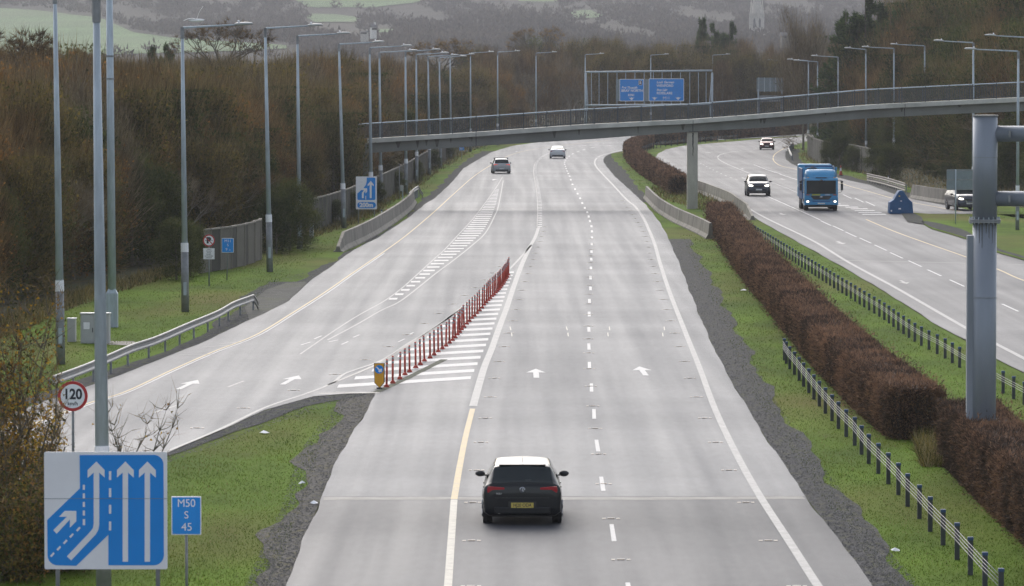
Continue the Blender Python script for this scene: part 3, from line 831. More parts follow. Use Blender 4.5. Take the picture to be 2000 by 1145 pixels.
# loose stones
GS = [(470, 1180, R_EDGE, [(1345, 468), (1372, 515), (1400, 562), (1446, 655), (1510, 780), (1600, 905), (1720, 1060), (1840, 1200)]),
      (NOSE + 2, 1180, [(680, NOSE), (640, 810), (585, 885), (555, 980), (505, 1090), (460, 1190)], MAIN_L),
      (NOSE + 2, 905, SLIP_R, [(735, NOSE), (655, 792), (545, 828), (440, 866), (320, 910)]),
      (430, 660, [(800, 430), (720, 470), (618, 528), (520, 552), (470, 600), (385, 660)], L_EDGE), (300, 395, R_EDGE, [(1194, 300), (1240, 360), (1268, 396)])]
P = scatter(GS, 11000, .04); n = len(P)
r = rng.uniform(.014, .036, n) * (.7 + P[:, 1] / 300)
ang = rng.uniform(0, 6.28, n)
tri = []
for k3 in range(4):
    a0 = ang + k3 * math.pi / 2; a1 = a0 + math.pi / 2
    A = P + np.stack([np.cos(a0) * r, np.sin(a0) * r, np.zeros(n)], 1); B = P + np.stack([np.cos(a1) * r, np.sin(a1) * r, np.zeros(n)], 1)
    C = P + np.stack([np.zeros(n), np.zeros(n), r * .35], 1)
    tri.append(np.stack([A, B, C], 1))
me = fast_mesh('loose_stones', np.concatenate(tri).reshape(-1, 3), 3, [leaf_mat('stones', (.06, .06, .065), (.11, .11, .112), (.22, .215, .21), big=.4)])
o = bpy.data.objects.new('loose_stones', me); COL.objects.link(o)
tag(o, 'loose dark stones scattered along the road edges', 'gravel', kind='stuff')
# ================================================================ FOOTBRIDGE
BRY = 350.0
M['stain'] = mat('water_stain', (.09, .09, .08), .9, var=.3, scale=3)
def bz(px, py): return at(px, BRY, py=py)
br = thing('footbridge', 'long grey concrete footbridge with dark railings crossing over both carriageways', 'footbridge', (at(1352, BRY, 0).x, BRY, 0))
TOP = [(700, 272.5), (718, 271), (900, 260), (1143, 243), (1350, 233), (1500, 221.5), (1690, 205), (1850, 197), (2000, 190), (2300, 176)]
BOT = [(700, 300), (718, 299), (950, 284), (1143, 272.5), (1350, 257), (1500, 249), (1690, 231), (1850, 223), (2000, 217), (2300, 202)]
def br_poly(top_pts, bot_pts, x0, x1, n=40):
    up, dn = [], []
    for i in range(n + 1):
        px = x0 + (x1 - x0) * i / n
        ty = np.interp(px, [p[0] for p in top_pts], [p[1] for p in top_pts]); by = np.interp(px, [p[0] for p in bot_pts], [p[1] for p in bot_pts])
        a, c = bz(px, ty), bz(px, by)
        up.append((a.x - br.location.x, a.z)); dn.append((c.x - br.location.x, c.z))
    return up, dn
def strip_prism(b, up, dn, y0, y1):
    for i in range(len(up) - 1):
        b.prism([dn[i], dn[i + 1], up[i + 1], up[i]], y0, y1)
mid = [(x, y + 8.5) for x, y in TOP]
u, d_ = br_poly(TOP, mid, 718, 2300)
b = MB(); strip_prism(b, u, d_, -1.25, 1.25); b.build('deck', M['fascia'], br)
u2, d2 = br_poly([(x, y + .1) for x, y in mid], BOT, 713, 2300)
b = MB(); strip_prism(b, u2, d2, -.75, .75); b.build('beam', M['bridge_side'], br)
# railings: near and far
for side, nm in ((-1.12, 'railing'), (1.12, 'railing')):
    r = MB(); pts = []
    for i in range(0, 141):
        px = 700 + (2300 - 700) * i / 140
        p = bz(px, np.interp(px, [q[0] for q in TOP], [q[1] for q in TOP])); pts.append(Vector((p.x - br.location.x, side, p.z)))
    top = [p + Vector((0, 0, 1.12)) for p in pts]; t2 = [p + Vector((0, 0, .98)) for p in pts]; lo = [p + Vector((0, 0, .10)) for p in pts]
    r.tube(t2, .025, 4); r.tube(lo, .025, 4)
    hr = MB(); hr.tube(top, .038, 6); hr.build('handrail', M['galv'], br, True)
    L = pts[-1].x - pts[0].x
    x = pts[0].x
    k = 0
    zs = [p.z for p in pts]; xs_ = [p.x for p in pts]
    while x < pts[-1].x:
        z = float(np.interp(x, xs_, zs))
        if k % 14 == 0: r.box((x, side, z + .58), (.07, .07, 1.16))
        else: r.box((x, side, z + .54), (.032, .03, .88))
        x += .125; k += 1
    r.build(nm, M['railing'], br)
for px_ in (930, 1352.5, 1765):
    a_, c_ = bz(px_, np.interp(px_, [q[0] for q in TOP], [q[1] for q in TOP]) + 1), bz(px_, np.interp(px_, [q[0] for q in BOT], [q[1] for q in BOT]))
    b = MB(); b.box((a_.x - br.location.x, -1.256, a_.z - .17), (.035, .01, .28)); b.build('expansion_joint', M['black'], br); b = MB(); b.box((a_.x - br.location.x, -.756, (a_.z + c_.z) / 2 - .16), (.05, .01, a_.z - c_.z - .36)); b.build('expansion_joint', M['black'], br)
rs2 = random.Random(12)
for k_ in range(16):
    px_ = rs2.uniform(740, 1990); a_ = bz(px_, np.interp(px_, [q[0] for q in TOP], [q[1] for q in TOP]) + 8.5); hh_ = rs2.uniform(.15, .6); w_ = rs2.uniform(.05, .2)
    b = MB(); x_ = a_.x - br.location.x; b.add([(x_ - w_, -.757, a_.z - .02), (x_ + w_, -.757, a_.z - .02), (x_ + w_ * .3, -.757, a_.z - hh_), (x_ - w_ * .3, -.757, a_.z - hh_)], [(0, 3, 2, 1)]); b.build('water_stain', M['stain'], br)
# pier with its stained face
pz = bz(1352, 258).z
b = MB(); b.box((0, 0, pz / 2), (.78, 1.1, pz)); b.build('pier', M['pier'], br, bevel=.03)
b = MB(); b.box((0, 0, pz + .012), (.5, .8, .03)); b.build('bearing', M['black'], br)
bm_stain = MB()
rr = random.Random(3)
x = 0.02
pts = []
for i in range(14):
    z = pz - .05 - i * .13; w = max(.02, .10 - i * .006) + rr.uniform(0, .03); x += rr.uniform(-.02, .025)
    pts.append((x - w / 2, x + w / 2, z))
for a, c in zip(pts, pts[1:]): bm_stain.quad((a[0], -.553, a[2]), (a[1], -.553, a[2]), (c[1], -.553, c[2]), (c[0], -.553, c[2]))
bm_stain.build('water_stain', M['black'], br)
zb_ = bz(726, 299).z; xb_ = bz(716, 299).x - br.location.x
for dx in (0.0, .42):
    b = MB(); b.box((xb_ + dx * .9 - .1, 0, zb_ / 2), (.34, .9, zb_)); b.build('end_column', M['concrete_dark'], br)

# ================================================================ LAMP POSTS
def lamp_post(base, top, arm_dir, H=12.0, arm=2.75, label='', r0=.13, rlow=.17, name='lamp_post'):
    """base and top are world points; arm_dir: angle of the arm in plan"""
    o = thing(name, label, 'lamp post', base, 0, 'tall street lamps along the motorway')
    t = top - base
    ax = t.normalized(); Hh = t.length
    low = MB(); low.cyl((0, 0, 0), ax * 2.9, rlow, rlow * .92, 12); low.build('lower_shaft', M['galv_dark'], o, True)
    dr = MB(); dr.box((0, -rlow - .003, 1.0), (.13, .03, .55)); dr.build('access_door', M['galv'], o)
    up = MB(); up.cyl(ax * 2.9, ax * Hh, r0, .065, 12); up.build('upper_shaft', M['galv'], o, True)
    nb = MB(); nb.cyl(ax * 2.55, ax * 2.93, rlow * .95 + .006, rlow * .93 + .006, 12); nb.build('number_band', M['sign_white'], o)
    ad = Vector((math.cos(arm_dir), math.sin(arm_dir), 0))
    e = t + ad * (arm - .55) + Vector((0, 0, .14))
    a = MB(); a.tube([t - Vector((0, 0, .12)), t + Vector((0, 0, .02)) + ad * .05, e], [.065, .05, .036], 8); a.build('arm', M['galv'], o, True)
    cl = MB(); cl.cyl(ax * (Hh - .45), ax * (Hh + .03), .085, .085, 10); cl.build('collar', M['galv_dark'], o)
    # lantern: a flattened tapered head
    h = MB(); sd_ = Vector((-ad.y, ad.x, 0))
    rings = []
    for s_, w, hz in ((0, .05, .045), (.12, .13, .08), (.45, .17, .09), (.68, .14, .07), (.78, .05, .03)):
        c = e + ad * (s_ - .05) + Vector((0, 0, .02 + s_ * .03))
        rings.append([c + sd_ * (w * math.cos(q)) + Vector((0, 0, hz * math.sin(q) * (1 if math.sin(q) > 0 else .55))) for q in [i * math.pi / 4 for i in range(8)]])
    vs = [p for r_ in rings for p in r_]
    fs = [(j * 8 + i, j * 8 + (i + 1) % 8, (j + 1) * 8 + (i + 1) % 8, (j + 1) * 8 + i) for j in range(4) for i in range(8)] + [tuple(range(8)), tuple(range(32, 40))]
    h.add(vs, fs); hh = h.build('lantern', mat('lantern_shell', (.42, .43, .43), .45, var=.08) if 'lantern_shell' not in bpy.data.materials else bpy.data.materials['lantern_shell'], o, True)
    k = MB(); k.sphere(e + ad * .12 + Vector((0, 0, .15)), .05, 8, 6); k.build('photocell', M['sign_white'], hh)
    return o
LM = [((527, 532), (518, 56), 2.75, 'in front of the wooden-looking noise wall'), ((585, 487), (581, 71), 2.85, ''), ((672, 446), (662, 87), 2.8, ''), ((725, 415), (722, 94), 2.9, ''),
      ((744, 397), (741, 103), 2.8, ''), ((793, 379), (792, 101), 2.75, ''), ((814, 359), (813, 107), 2.8, ''), ((839, 343), (836, 111), 2.8, ''), ((861, 328), (858, 113), 2.75, ''), ((881, 310), (879, 109), 2.75, '')]
def lamp_at(b0, t0, arm, label, ang=RAD(6), Y=None, name='lamp_post', **kw):
    if Y is None: Y = row_Y(b0[1])
    base = at(b0[0], Y, gz(at(b0[0], Y).x, Y)); top = at(t0[0], Y, py=t0[1])
    return lamp_post(base, top, ang, arm=arm, label=label, name=name, **kw)
lamp_at((362, 610), (356, 55), 2.8, 'grey street lamp in the grass behind the left crash rail, gull flying over it', RAD(4))
notes = ['grey street lamp just right of the blue M11 marker sign, by the panelled noise wall',
         'grey street lamp rising out of the left bushes, next after the noise wall one',
         'grey street lamp standing left of the blue and white 200m sign',
         'grey street lamp directly behind the blue and white 200m sign',
         'thin street lamp behind the footbridge end, foot just right of the 200m sign',
         'street lamp behind the footbridge with a white number band, near the small roadside camera mast',
         'street lamp behind the footbridge, first beyond the white banded one on the left verge',
         'street lamp behind the footbridge, second beyond the white banded one on the left verge',
         'street lamp behind the footbridge, third beyond the white banded one on the left verge',
         'street lamp behind the footbridge, just left of the small far blue sign']
for (b0, t0, arm, _), nt_ in zip(LM, notes): lamp_at(b0, t0, arm, nt_, RAD(5))
for (px, yt, Y, dx, lab) in [(919, 104, 594, 2.8, 'far street lamp behind the footbridge rail, just right of the small far blue sign'),
                             (972, 102, 631, 2.85, 'far street lamp above the silver grey hatchback, behind the footbridge rail'),
                             (1047, 104, 668, 2.8, 'far street lamp above the white saloon, behind the footbridge rail'),
                             (1143, 107, 710, 2.7, 'far street lamp at the left post of the far sign gantry'),
                             (1271, 108, 742, 2.7, 'far street lamp showing between the two blue gantry signs'),
                             (1392, 108, 775, 2.75, 'far street lamp at the right post of the far sign gantry')]:
    lamp_at((px, 0), (px, yt), dx, lab, RAD(4), Y=Y)
# left foreground posts
lamp_post(at(203, 90.5), at(188, 90.5, py=-2), RAD(10), arm=2.6, r0=.135, rlow=.15, label='nearest street lamp post, its shaft passing behind the large blue lane sign')
lamp_post(at(119, 163), at(107, 163, py=-18), RAD(8), arm=2.8, r0=.14, rlow=.155, label='leftmost tall lamp post, standing behind the autumn bush and left of the cabinets')
ms = thing('camera_mast', 'thick grey steel mast with a square base box, behind the white equipment cabinet', 'mast', at(219, row_Y(640)))
Yb = row_Y(640); base = ms.location.copy(); tp = at(213, Yb, py=-95) - base
b = MB(); b.box((0, 0, .68), (.46, .46, 1.36)); b.box((0, 0, 1.46), (.46, .46, .2), taper=.55); b.build('base_box', M['galv'], ms, bevel=.015)
b = MB(); b.cyl((0, 0, 1.5), tp, .17, .13, 14); b.build('shaft', M['galv'], ms, True)
for k_, w_ in ((.66, .17), (.72, .165)):
    b = MB(); b.cyl(tp * k_, tp * (k_ + .004), w_, w_, 14); b.build('joint_collar', M['galv_dark'], ms)
b = MB(); b.sphere(tp + Vector((0, 0, .2)), .25, 10, 8); b.build('camera_dome', M['black'], ms)
# right hand posts, arms to the left
for (px, yb, pt, ah, lab) in [(1987, 452, (1989, 101), 3.3, 'street lamp at the far right, standing in the grass behind the big grey gantry column'),
                              (1901, 400, (1901, 84), 2.9, 'street lamp on the right bank whose shaft rises straight above the big grey gantry column'),
                              (1807, 345, (1806, 90), 3.2, 'street lamp on the right bank with a white number band, behind the blue crash cushion'),
                              (1746, 338, (1746, 95), 3.1, 'street lamp on the right bank seen only above the footbridge, left of the banded one'),
                              (1692, 331, (1691, 97), 2.1, 'street lamp by the right end of the right hand noise wall'),
                              (1637, 316, (1637, 112), 2.9, 'street lamp rising above the footbridge over the refuse lorry cab'),
                              (1597, 308, (1597, 121), 2.7, 'street lamp standing against the right hand noise wall, its head half lost in trees'),
                              (1579, 300, (1579, 119), 2.5, 'street lamp lost in the trees, its pale lantern just left of the noise wall'),
                              (2012, 430, (2010, 74), 2.9, 'street lamp just outside the right edge, only its lantern and arm reaching into view')]:
    Y = row_Y(yb)
    bp = at(px, Y, 0); bp.z = gz(bp.x, Y); 
    lamp_post(bp, at(pt[0], Y, py=pt[1]), RAD(184), arm=ah, label=lab, r0=.11, rlow=.13)
lamp_at((1527, 0), (1527, 119), 2.2, 'far street lamp beside the back of the far message sign', RAD(185), Y=760)

# ================================================================ FAR SIGN GANTRY
Yg = 690.0
sg = Yg / F
g0 = at(1266, Yg, 0)
ga = thing('sign_gantry', 'far steel sign gantry behind the footbridge carrying two blue direction signs', 'gantry', (g0.x, Yg, 0))
def gp(px, py, dy=0.0): 
    p = at(px, Yg, py=py); return Vector((p.x - g0.x, dy, p.z))
b = MB()
for px, xo in ((1144, 1148), (1391, 1386)):
    b = MB(); bt = gp(px, 143); bb = Vector((bt.x, 0, z0(Yg))); b.cyl(bb, bt, .16, .15, 10)
    b.tube([gp(px, 141, -.1), gp(xo, 200, -.1), Vector((gp(px, 143).x, -.35, z0(Yg)))], .07, 6)
    b.build('leg', M['galv'], ga, True)
for yy in (141, 206):
    b = MB(); b.cyl(gp(1144, yy, -.3), gp(1391, yy - 3 if yy < 200 else yy - 2, -.3), .13, .13, 8); b.cyl(gp(1144, yy, .3), gp(1391, yy - 3 if yy < 200 else yy - 2, .3), .1, .1, 8); b.build('chord', M['galv'], ga, True)
b = MB()
for px in (1155, 1170, 1187, 1205, 1222, 1240, 1258, 1276, 1293, 1311, 1329, 1347, 1364, 1379): b.box((gp(px, 173).x, -.2, gp(px, 173).z), (.09, .09, 4.75))
b.build('hanger', M['galv'], ga)
def rrect(x0, z0_, x1, z1, r, n=4):
    P = []
    for cx, cz, a0 in ((x1 - r, z1 - r, 0), (x0 + r, z1 - r, 90), (x0 + r, z0_ + r, 180), (x1 - r, z0_ + r, 270)):
        for i in range(n + 1):
            a = RAD(a0 + 90 * i / n); P.append((cx + r * math.cos(a), cz + r * math.sin(a)))
    return P
def board(name, label, cat, px0, py0, px1, py1, Y, parent_pos=None, border=.08, face='sign_blue', rad=.12):
    """flat sign board thing; returns (thing, helper that maps photo px to local x,z)"""
    a, c = at(px0, Y, py=py0), at(px1, Y, py=py1)
    cx, cz = (a.x + c.x) / 2, c.z
    t = thing(name, label, cat, (cx, Y, cz))
    w, h = c.x - a.x, a.z - c.z
    b = MB(); b.prism(rrect(-w / 2, 0, w / 2, h, rad), 0, .05); b.build('panel', M['sign_white'], t)
    if face:
        b = MB(); b.prism(rrect(-w / 2 + border, border, w / 2 - border, h - border, rad), -.008, .0); b.build('face', M[face], t)
    def L(px, py):
        p = at(px, Y, py=py); return (p.x - cx, p.z - cz)
    return t, w, h, L
W_ = M['sign_white']
def down_arrow(t, L, px, py, s):
    x, z = L(px, py)
    b = MB(); b.prism([(x, z - .55 * s), (x + 1.0 * s, z + .45 * s), (x + .35 * s, z + .22 * s), (x + .22 * s, z + .45 * s), (x - .22 * s, z + .45 * s), (x - .35 * s, z + .22 * s), (x - 1.0 * s, z + .45 * s)], -.016, -.009)
    b.build('arrow', W_, t)
b = MB()
for x0_, x1_ in ((1203, 1211), (1257, 1267)):
    a, c = gp(x0_, 155, -.42), gp(x1_, 198, -.40); b.box(((a.x + c.x) / 2, -.36, (a.z + c.z) / 2), (c.x - a.x, .06, a.z - c.z))
b.build('backing_panel', M['sign_back'], ga)
t, w, h, L = board('direction_sign', 'left of two blue signs on the far gantry, reading BRAY NORTH with a 5 box', 'road sign', 1210, 154.5, 1257.5, 198, Yg - .5)
x, z = L(1214, 171.5); text_part('Bré Thuaidh', .46, t, W_, x, z, align='LEFT', shear=.25, bold=.012)
x, z = L(1213.5, 177.5); text_part('BRAY NORTH', .50, t, W_, x, z, align='LEFT', bold=.016)
x, z = L(1233, 186); text_part('R761', .46, t, W_, x, z, bold=.014)
down_arrow(t, L, 1233.5, 193, .42)
x, z = L(1250.5, 162); b = MB(); b.prism(rrect(x - .27, z - .34, x + .27, z + .34, .06), -.012, -.009); b.build('number_box', M['sign_white'], t)
b = MB(); b.prism(rrect(x - .23, z - .30, x + .23, z + .30, .05), -.016, -.0125); b.build('number_box', M['sign_black'], t)
text_part('5', .52, t, W_, x, z, y=-.019, bold=.02)
t, w, h, L = board('direction_sign', 'right of two blue signs on the far gantry, reading WEXFORD, ROSSLARE and M11', 'road sign', 1267, 153.5, 1336, 198, Yg - .5)
for s_, yy, sh in (('Loch Garman', 161, .25), ('WEXFORD', 167.8, 0), ('Ros Láir', 176, .25), ('ROSSLARE', 182.3, 0)):
    x, z = L(1282.5, yy); text_part(s_, .46 if sh else .50, t, W_, x, z, align='LEFT', shear=sh, bold=.014)
x, z = L(1301.5, 192); text_part('M11', .60, t, W_, x, z, bold=.0)
down_arrow(t, L, 1278.5, 192.5, .42); down_arrow(t, L, 1324.5, 192.5, .42)
# back of the far message sign
Yv = 705.0
a, c = at(1478, Yv, py=152), at(1530, Yv, py=192)
vm = thing('message_sign', 'back of a large ribbed grey road sign above the footbridge, near the right woods', 'road sign', ((a.x + c.x) / 2, Yv, z0(Yv)))
w, cz, h = c.x - a.x, (a.z + c.z) / 2 - z0(Yv), a.z - c.z
b = MB(); b.box((0, 0, cz + .5), (w, .12, h - 1.0)); b.build('panel', M['sign_back'], vm)
b = MB(); b.box((0, 0, cz - h / 2 - .05), (w * .95, .1, .9)); b.build('lower_panel', M['galv_dark'], vm)
for i in range(5):
    b = MB(); b.box((-w / 2 + .3 + i * (w - .6) / 4, -.1, cz + .5), (.09, .1, h - .9)); b.build('rib', M['galv'], vm)
for i in range(3):
    b = MB(); b.box((0, -.08, cz - .15 + i * .65), (w, .06, .07)); b.build('rail', M['galv_dark'], vm)
for sx in (-1, 1):
    b = MB(); b.box((sx * w * .44, 0, cz / 2 - .2), (.22, .3, cz)); b.build('leg', M['galv'], vm)

# ================================================================ NEAR GANTRY COLUMN (right)
Yc = 116.0
c0 = at(1921, Yc)
gc = thing('gantry_column', 'massive grey tubular gantry column with two side arms, at the right behind the hedge', 'gantry', c0)
ztop = at(1921, Yc, py=227).z; rC = 24 * Yc / F; zf = at(1921, Yc, py=431).z
b = MB(); b.cyl((0, 0, zf), (0, 0, ztop), rC, rC, 32); b.build('upper_tube', M['galv_col'] if 'galv_col' in M else mat('gantry_paint', (.225, .25, .29), .5, .25, var=.06, scale=1.5, dirt=(.15, .165, .19), dirt_amt=.7, stretch=(2, 2, .35)), gc, True)
M['galv_col'] = bpy.data.materials['gantry_paint']
b = MB(); b.cyl((0, 0, 0), (0, 0, zf), rC * .98, rC * .98, 32); b.build('lower_tube', M['galv_col'], gc, True)
b = MB(); b.cyl((0, 0, ztop), (0, 0, ztop + .03), rC + .02, rC + .02, 32); b.build('cap', M['rail'], gc)
b = MB(); b.cyl((0, 0, zf - .05), (0, 0, zf - .012), rC + .09, rC + .09, 32); b.cyl((0, 0, zf - .004), (0, 0, zf + .034), rC + .09, rC + .09, 32)
b.build('flange', M['galv_dark'], gc)
for zs_ in (zf + 1.55, zf - 1.9):
    b = MB(); b.cyl((0, 0, zs_), (0, 0, zs_ + .012), rC + .004, rC + .004, 32); b.build('weld_seam', M['galv_dark'], gc)
for k_ in range(9):
    a_ = RAD(200 + k_ * 17 + (k_ * 7) % 5); L_ = .25 + .12 * ((k_ * 5) % 4); x_, y_ = math.cos(a_) * (rC * .98 + .003), math.sin(a_) * (rC * .98 + .003); tx_, ty_ = -math.sin(a_) * .014, math.cos(a_) * .014
    b = MB(); b.add([(x_ - tx_, y_ - ty_, zf - .06), (x_ + tx_, y_ + ty_, zf - .06), (x_ + tx_ * .3, y_ + ty_ * .3, zf - .06 - L_), (x_ - tx_ * .3, y_ - ty_ * .3, zf - .06 - L_)], [(0, 1, 2, 3)]); b.build('rust_streak', M['stain'], gc)
b = MB()
for i in range(18):
    t_ = 2 * math.pi * i / 18; x, y = math.cos(t_), math.sin(t_)
    b.cyl((x * (rC + .06), y * (rC + .06), zf - .08), (x * (rC + .06), y * (rC + .06), zf + .09), .012, .012, 6)
b.build('bolt_ring', M['galv'], gc)
for y0_, y1_ in ((246, 277), (373.5, 403)):
    za, zc = at(1921, Yc, py=y0_).z, at(1921, Yc, py=y1_).z; zz = (za + zc) / 2; rr_ = (za - zc) / 2
    b = MB(); b.cyl((rC * .8, 0, zz), (24.0, 0, zz), rr_, rr_, 24); arm_ = b.build('side_arm', M['galv_col'], gc, True)
    x = at(1967, Yc).x - c0.x
    b = MB(); b.box((x, -rr_ - .004, zz), (.055, .05, .16)); b.box((x, -rr_ - .05, zz - .06), (.03, .06, .05)); b.build('bracket', M['galv_dark'], arm_)
xl = at(1892.5, Yc).x - c0.x; zt = at(1921, Yc, py=460).z
b = MB(); b.box((xl + .05, .05, zt / 2), (.24, .26, zt)); b.build('cable_duct', M['galv_col'], gc, bevel=.006)
b = MB(); b.cyl((24, 0, 0), (24, 0, ztop), rC, rC, 24); b.build('far_column', M['galv_col'], gc, True)

# ================================================================ SIGNS
def post(b, x, y, z0_, z1, r=.038): b.cyl((x, y, z0_), (x, y, z1), r, r, 10)
# big lane sign, lower left: traced face
Ys = 88.0
def traced_sign(name, label, box, Y, face_polys, base_z=0.0, legs=(), sub=(), blue='sign_blue', bcol='sign_white', edge=.0):
    x0_, y0_, x1_, y1_ = box
    a, c = at(x0_, Y, py=y0_), at(x1_, Y, py=y1_)
    cx = (a.x + c.x) / 2
    t = thing(name, label, 'road sign', (cx, Y, base_z))
    L = lambda px, py: (at(px, Y, py=py).x - cx, at(px, Y, py=py).z - base_z)
    b = MB(); w = (c.x - a.x) / 2
    b.prism(rrect(-w, c.z - base_z, w, a.z - base_z, .03), 0, .03); b.build('panel', M[bcol], t)
    lv = {}
    for nm, m, poly, yy in face_polys:
        b = MB(); b.prism([L(*p) for p in poly], -.004 * yy - .002, -.004 * yy + .0015); b.build(nm, M[m], t)
    for lx in legs:
        b = MB(); post(b, L(lx, y0_)[0], .07, -.5 if base_z == 0 else 0, a.z - base_z - .05, .04); b.build('leg', M['galv_dark'], t, True)
    return t, L
bs = []
# outline points in photo pixels (from the enlarged crop)
def q(u, v): return (u * .3494, 745 + v * .3494)
def curve_corner(cx, cy, r, a0, a1, n=6): return [(cx + r * math.cos(RAD(a0 + (a1 - a0) * i / n)), cy + r * math.sin(RAD(a0 + (a1 - a0) * i / n))) for i in range(n + 1)]
blue_poly = [q(445, 412)] + [q(*p) for p in curve_corner(860, 465, 54, -90, 0)] + [q(*p) for p in curve_corner(860, 972, 56, 0, 90)] + [q(606, 1028), q(606, 857), q(427, 1031)] + \
            [q(*p) for p in curve_corner(322, 972, 56, 90, 180)] + [q(264, 775), q(447, 598)]
def arrow_up(cx, top, bottom, sw=15, hw=47, hh=90):
    return [q(cx, top), q(cx + hw, top + 48), q(cx + hw, top + hh), q(cx + sw, top + 62), q(cx + sw, bottom), q(cx - sw, bottom), q(cx - sw, top + 62), q(cx - hw, top + hh), q(cx - hw, top + 48)]
faces = [('face', 'sign_blue', blue_poly, 1),
         ('arrow', 'sign_white', arrow_up(701, 448, 1008), 2), ('arrow', 'sign_white', arrow_up(824, 448, 1008), 2),
         ('arrow', 'sign_white', [q(539, 448), q(585, 496), q(585, 538), q(555, 510), q(555, 800), q(550, 830), q(535, 856), q(398, 1001), q(374, 978), q(500, 846), q(520, 820), q(524, 795), q(524, 510), q(490, 540), q(490, 496)], 2),
         ('arrow', 'sign_white', [q(427, 724), q(427, 782), q(391, 818), q(391, 772), q(317, 852), q(298, 832), q(373, 757), q(330, 757), q(362, 724)], 2)]
for z_ in (502, 597, 690, 783): faces.append(('lane_dash', 'sign_white', [q(609, z_), q(622, z_), q(622, z_ + 50), q(609, z_ + 50)], 2))
for z_ in (578, 626, 674, 722): faces.append(('lane_dash', 'sign_white', [q(463, z_), q(475, z_), q(475, z_ + 28), q(463, z_ + 28)], 2))
faces.append(('lane_dash', 'sign_white', [q(463, 770), q(476, 770), q(476, 804), q(463, 804)], 2))
for cx_, cy_ in ((438, 825), (400, 861), (365, 896), (329, 932), (293, 968)):
    faces.append(('lane_dash', 'sign_white', [q(cx_ - 13, cy_ + 7), q(cx_ - 5, cy_ + 15), q(cx_ + 13, cy_ - 5), q(cx_ + 6, cy_ - 13)], 2))
faces.append(('panel_joint', 'sign_back', [(87, 973.6), (326.5, 973.6), (326.5, 974.4), (87, 974.4)], 3))
tg, Lg = traced_sign('lane_sign', 'large blue and white merging lane sign with four white arrows, bottom left', (86, 883, 327, 1112), Ys, faces, legs=(111, 307))
# M50 marker
Ym = 90.2
t, w, h, L = board('route_marker', 'small blue marker sign reading M50 S 45 beside the large lane sign', 'road sign', 334.5, 970, 393, 1045, Ym, border=.018, rad=.012)
for s_, yy, sz, xx in (('M50', 983.5, .215, 364), ('S', 1006.5, .20, 364), ('45', 1030, .215, 365)):
    x, z = L(xx, yy); text_part(s_, sz, t, W_, x, z, bold=0, sx=.92 if s_ == 'M50' else 1.0)
b = MB(); post(b, 0, .05, -t.location.z, -.003, .028); b.cyl((0, .05, 0), (0, .05, h * .8), .028, .028, 8); b.build('post', M['galv_dark'], t, True)
# 120 sign
Y1 = 119.0
def disc_sign(name, label, px, py, rpx, Y, base_z, postr=.035):
    c = at(px, Y, py=py); r = rpx * Y / F
    t = thing(name, label, 'road sign', (c.x, Y, base_z)); cz = c.z - base_z
    circ = lambda R, y0_, y1_, m, nm, n=36: MB().prism([(R * math.cos(2 * math.pi * i / n), cz + R * math.sin(2 * math.pi * i / n)) for i in range(n)], y0_, y1_).build(nm, M[m], t)
    circ(r, 0, .02, 'sign_red', 'rim'); circ(r * .80, -.004, .0, 'sign_white', 'face')
    b = MB(); post(b, 0, .06, 0, cz + r * .5, postr); b.build('post', M['galv_dark'], t, True)
    return t, cz, r
t, cz, r = disc_sign('speed_sign', 'round red rimmed 120 km/h speed limit sign partly behind the autumn bush', 142, 774, 29.5, Y1, 0)
t.rotation_euler = (0, 0, 0)
text_part('120', .36, t, M['sign_black'], 0, cz + .04, y=-.008, bold=.012, sx=.88)
text_part('km/h', .13, t, M['sign_black'], 0, cz - .19, y=-.008, bold=.003)
# no-parking sign
Yn = row_Y(560)
t, cz, r = disc_sign('no_parking_sign', 'small round no parking sign above a white text plate, before the noise wall', 408, 470, 11.8, Yn, 0)
text_part('P', .36, t, M['sign_black'], -.01, cz, y=-.008, bold=.03)
for sx_ in (-.15, .15):
    b = MB(); b.box((sx_, -.008, cz), (.06, .006, .025)); b.build('dash_mark', M['sign_black'], t)
b = MB(); b.prism([(-r * .62, cz + r * .52), (-r * .52, cz + r * .62), (r * .62, cz - r * .52), (r * .52, cz - r * .62)], -.016, -.012); b.build('slash', M['sign_red'], t)
zt_, zb2 = at(408, Yn, py=485).z, at(408, Yn, py=506.5).z
b = MB(); b.box((0, -.005, (zt_ + zb2) / 2), (.53, .02, zt_ - zb2)); pl_ = b.build('text_plate', M['sign_white'], t)
for i, s_ in enumerate(('Feithiclí', 'Údaraithe', 'Amháin', 'EXCEPT', 'AUTHORISED', 'VEHICLES')):
    text_part(s_, .066, pl_, M['sign_black'], 0, zt_ - .055 - i * .079, y=-.019, shear=.2 if i < 3 else 0, bold=.001)
Ym2 = row_Y(548)
t, w, h, L = board('route_marker', 'small blue marker sign reading M11 S 9.5 in front of the noise wall', 'road sign', 433, 465.5, 456.5, 493.5, Ym2, border=.018, rad=.012)
for s_, yy, sz, xx in (('M11', 471, .19, 445), ('S', 479, .17, 445), ('9', 487.5, .18, 442.5), ('.5', 488.6, .11, 448.5)):
    x, z = L(xx, yy); text_part(s_, sz, t, W_, x, z, bold=0)
b = MB(); b.tube([(0, .05, h * .8), (0, .05, 0), (-.05, .05, -t.location.z)], .028, 8); b.build('post', M['galv_dark'], t, True)
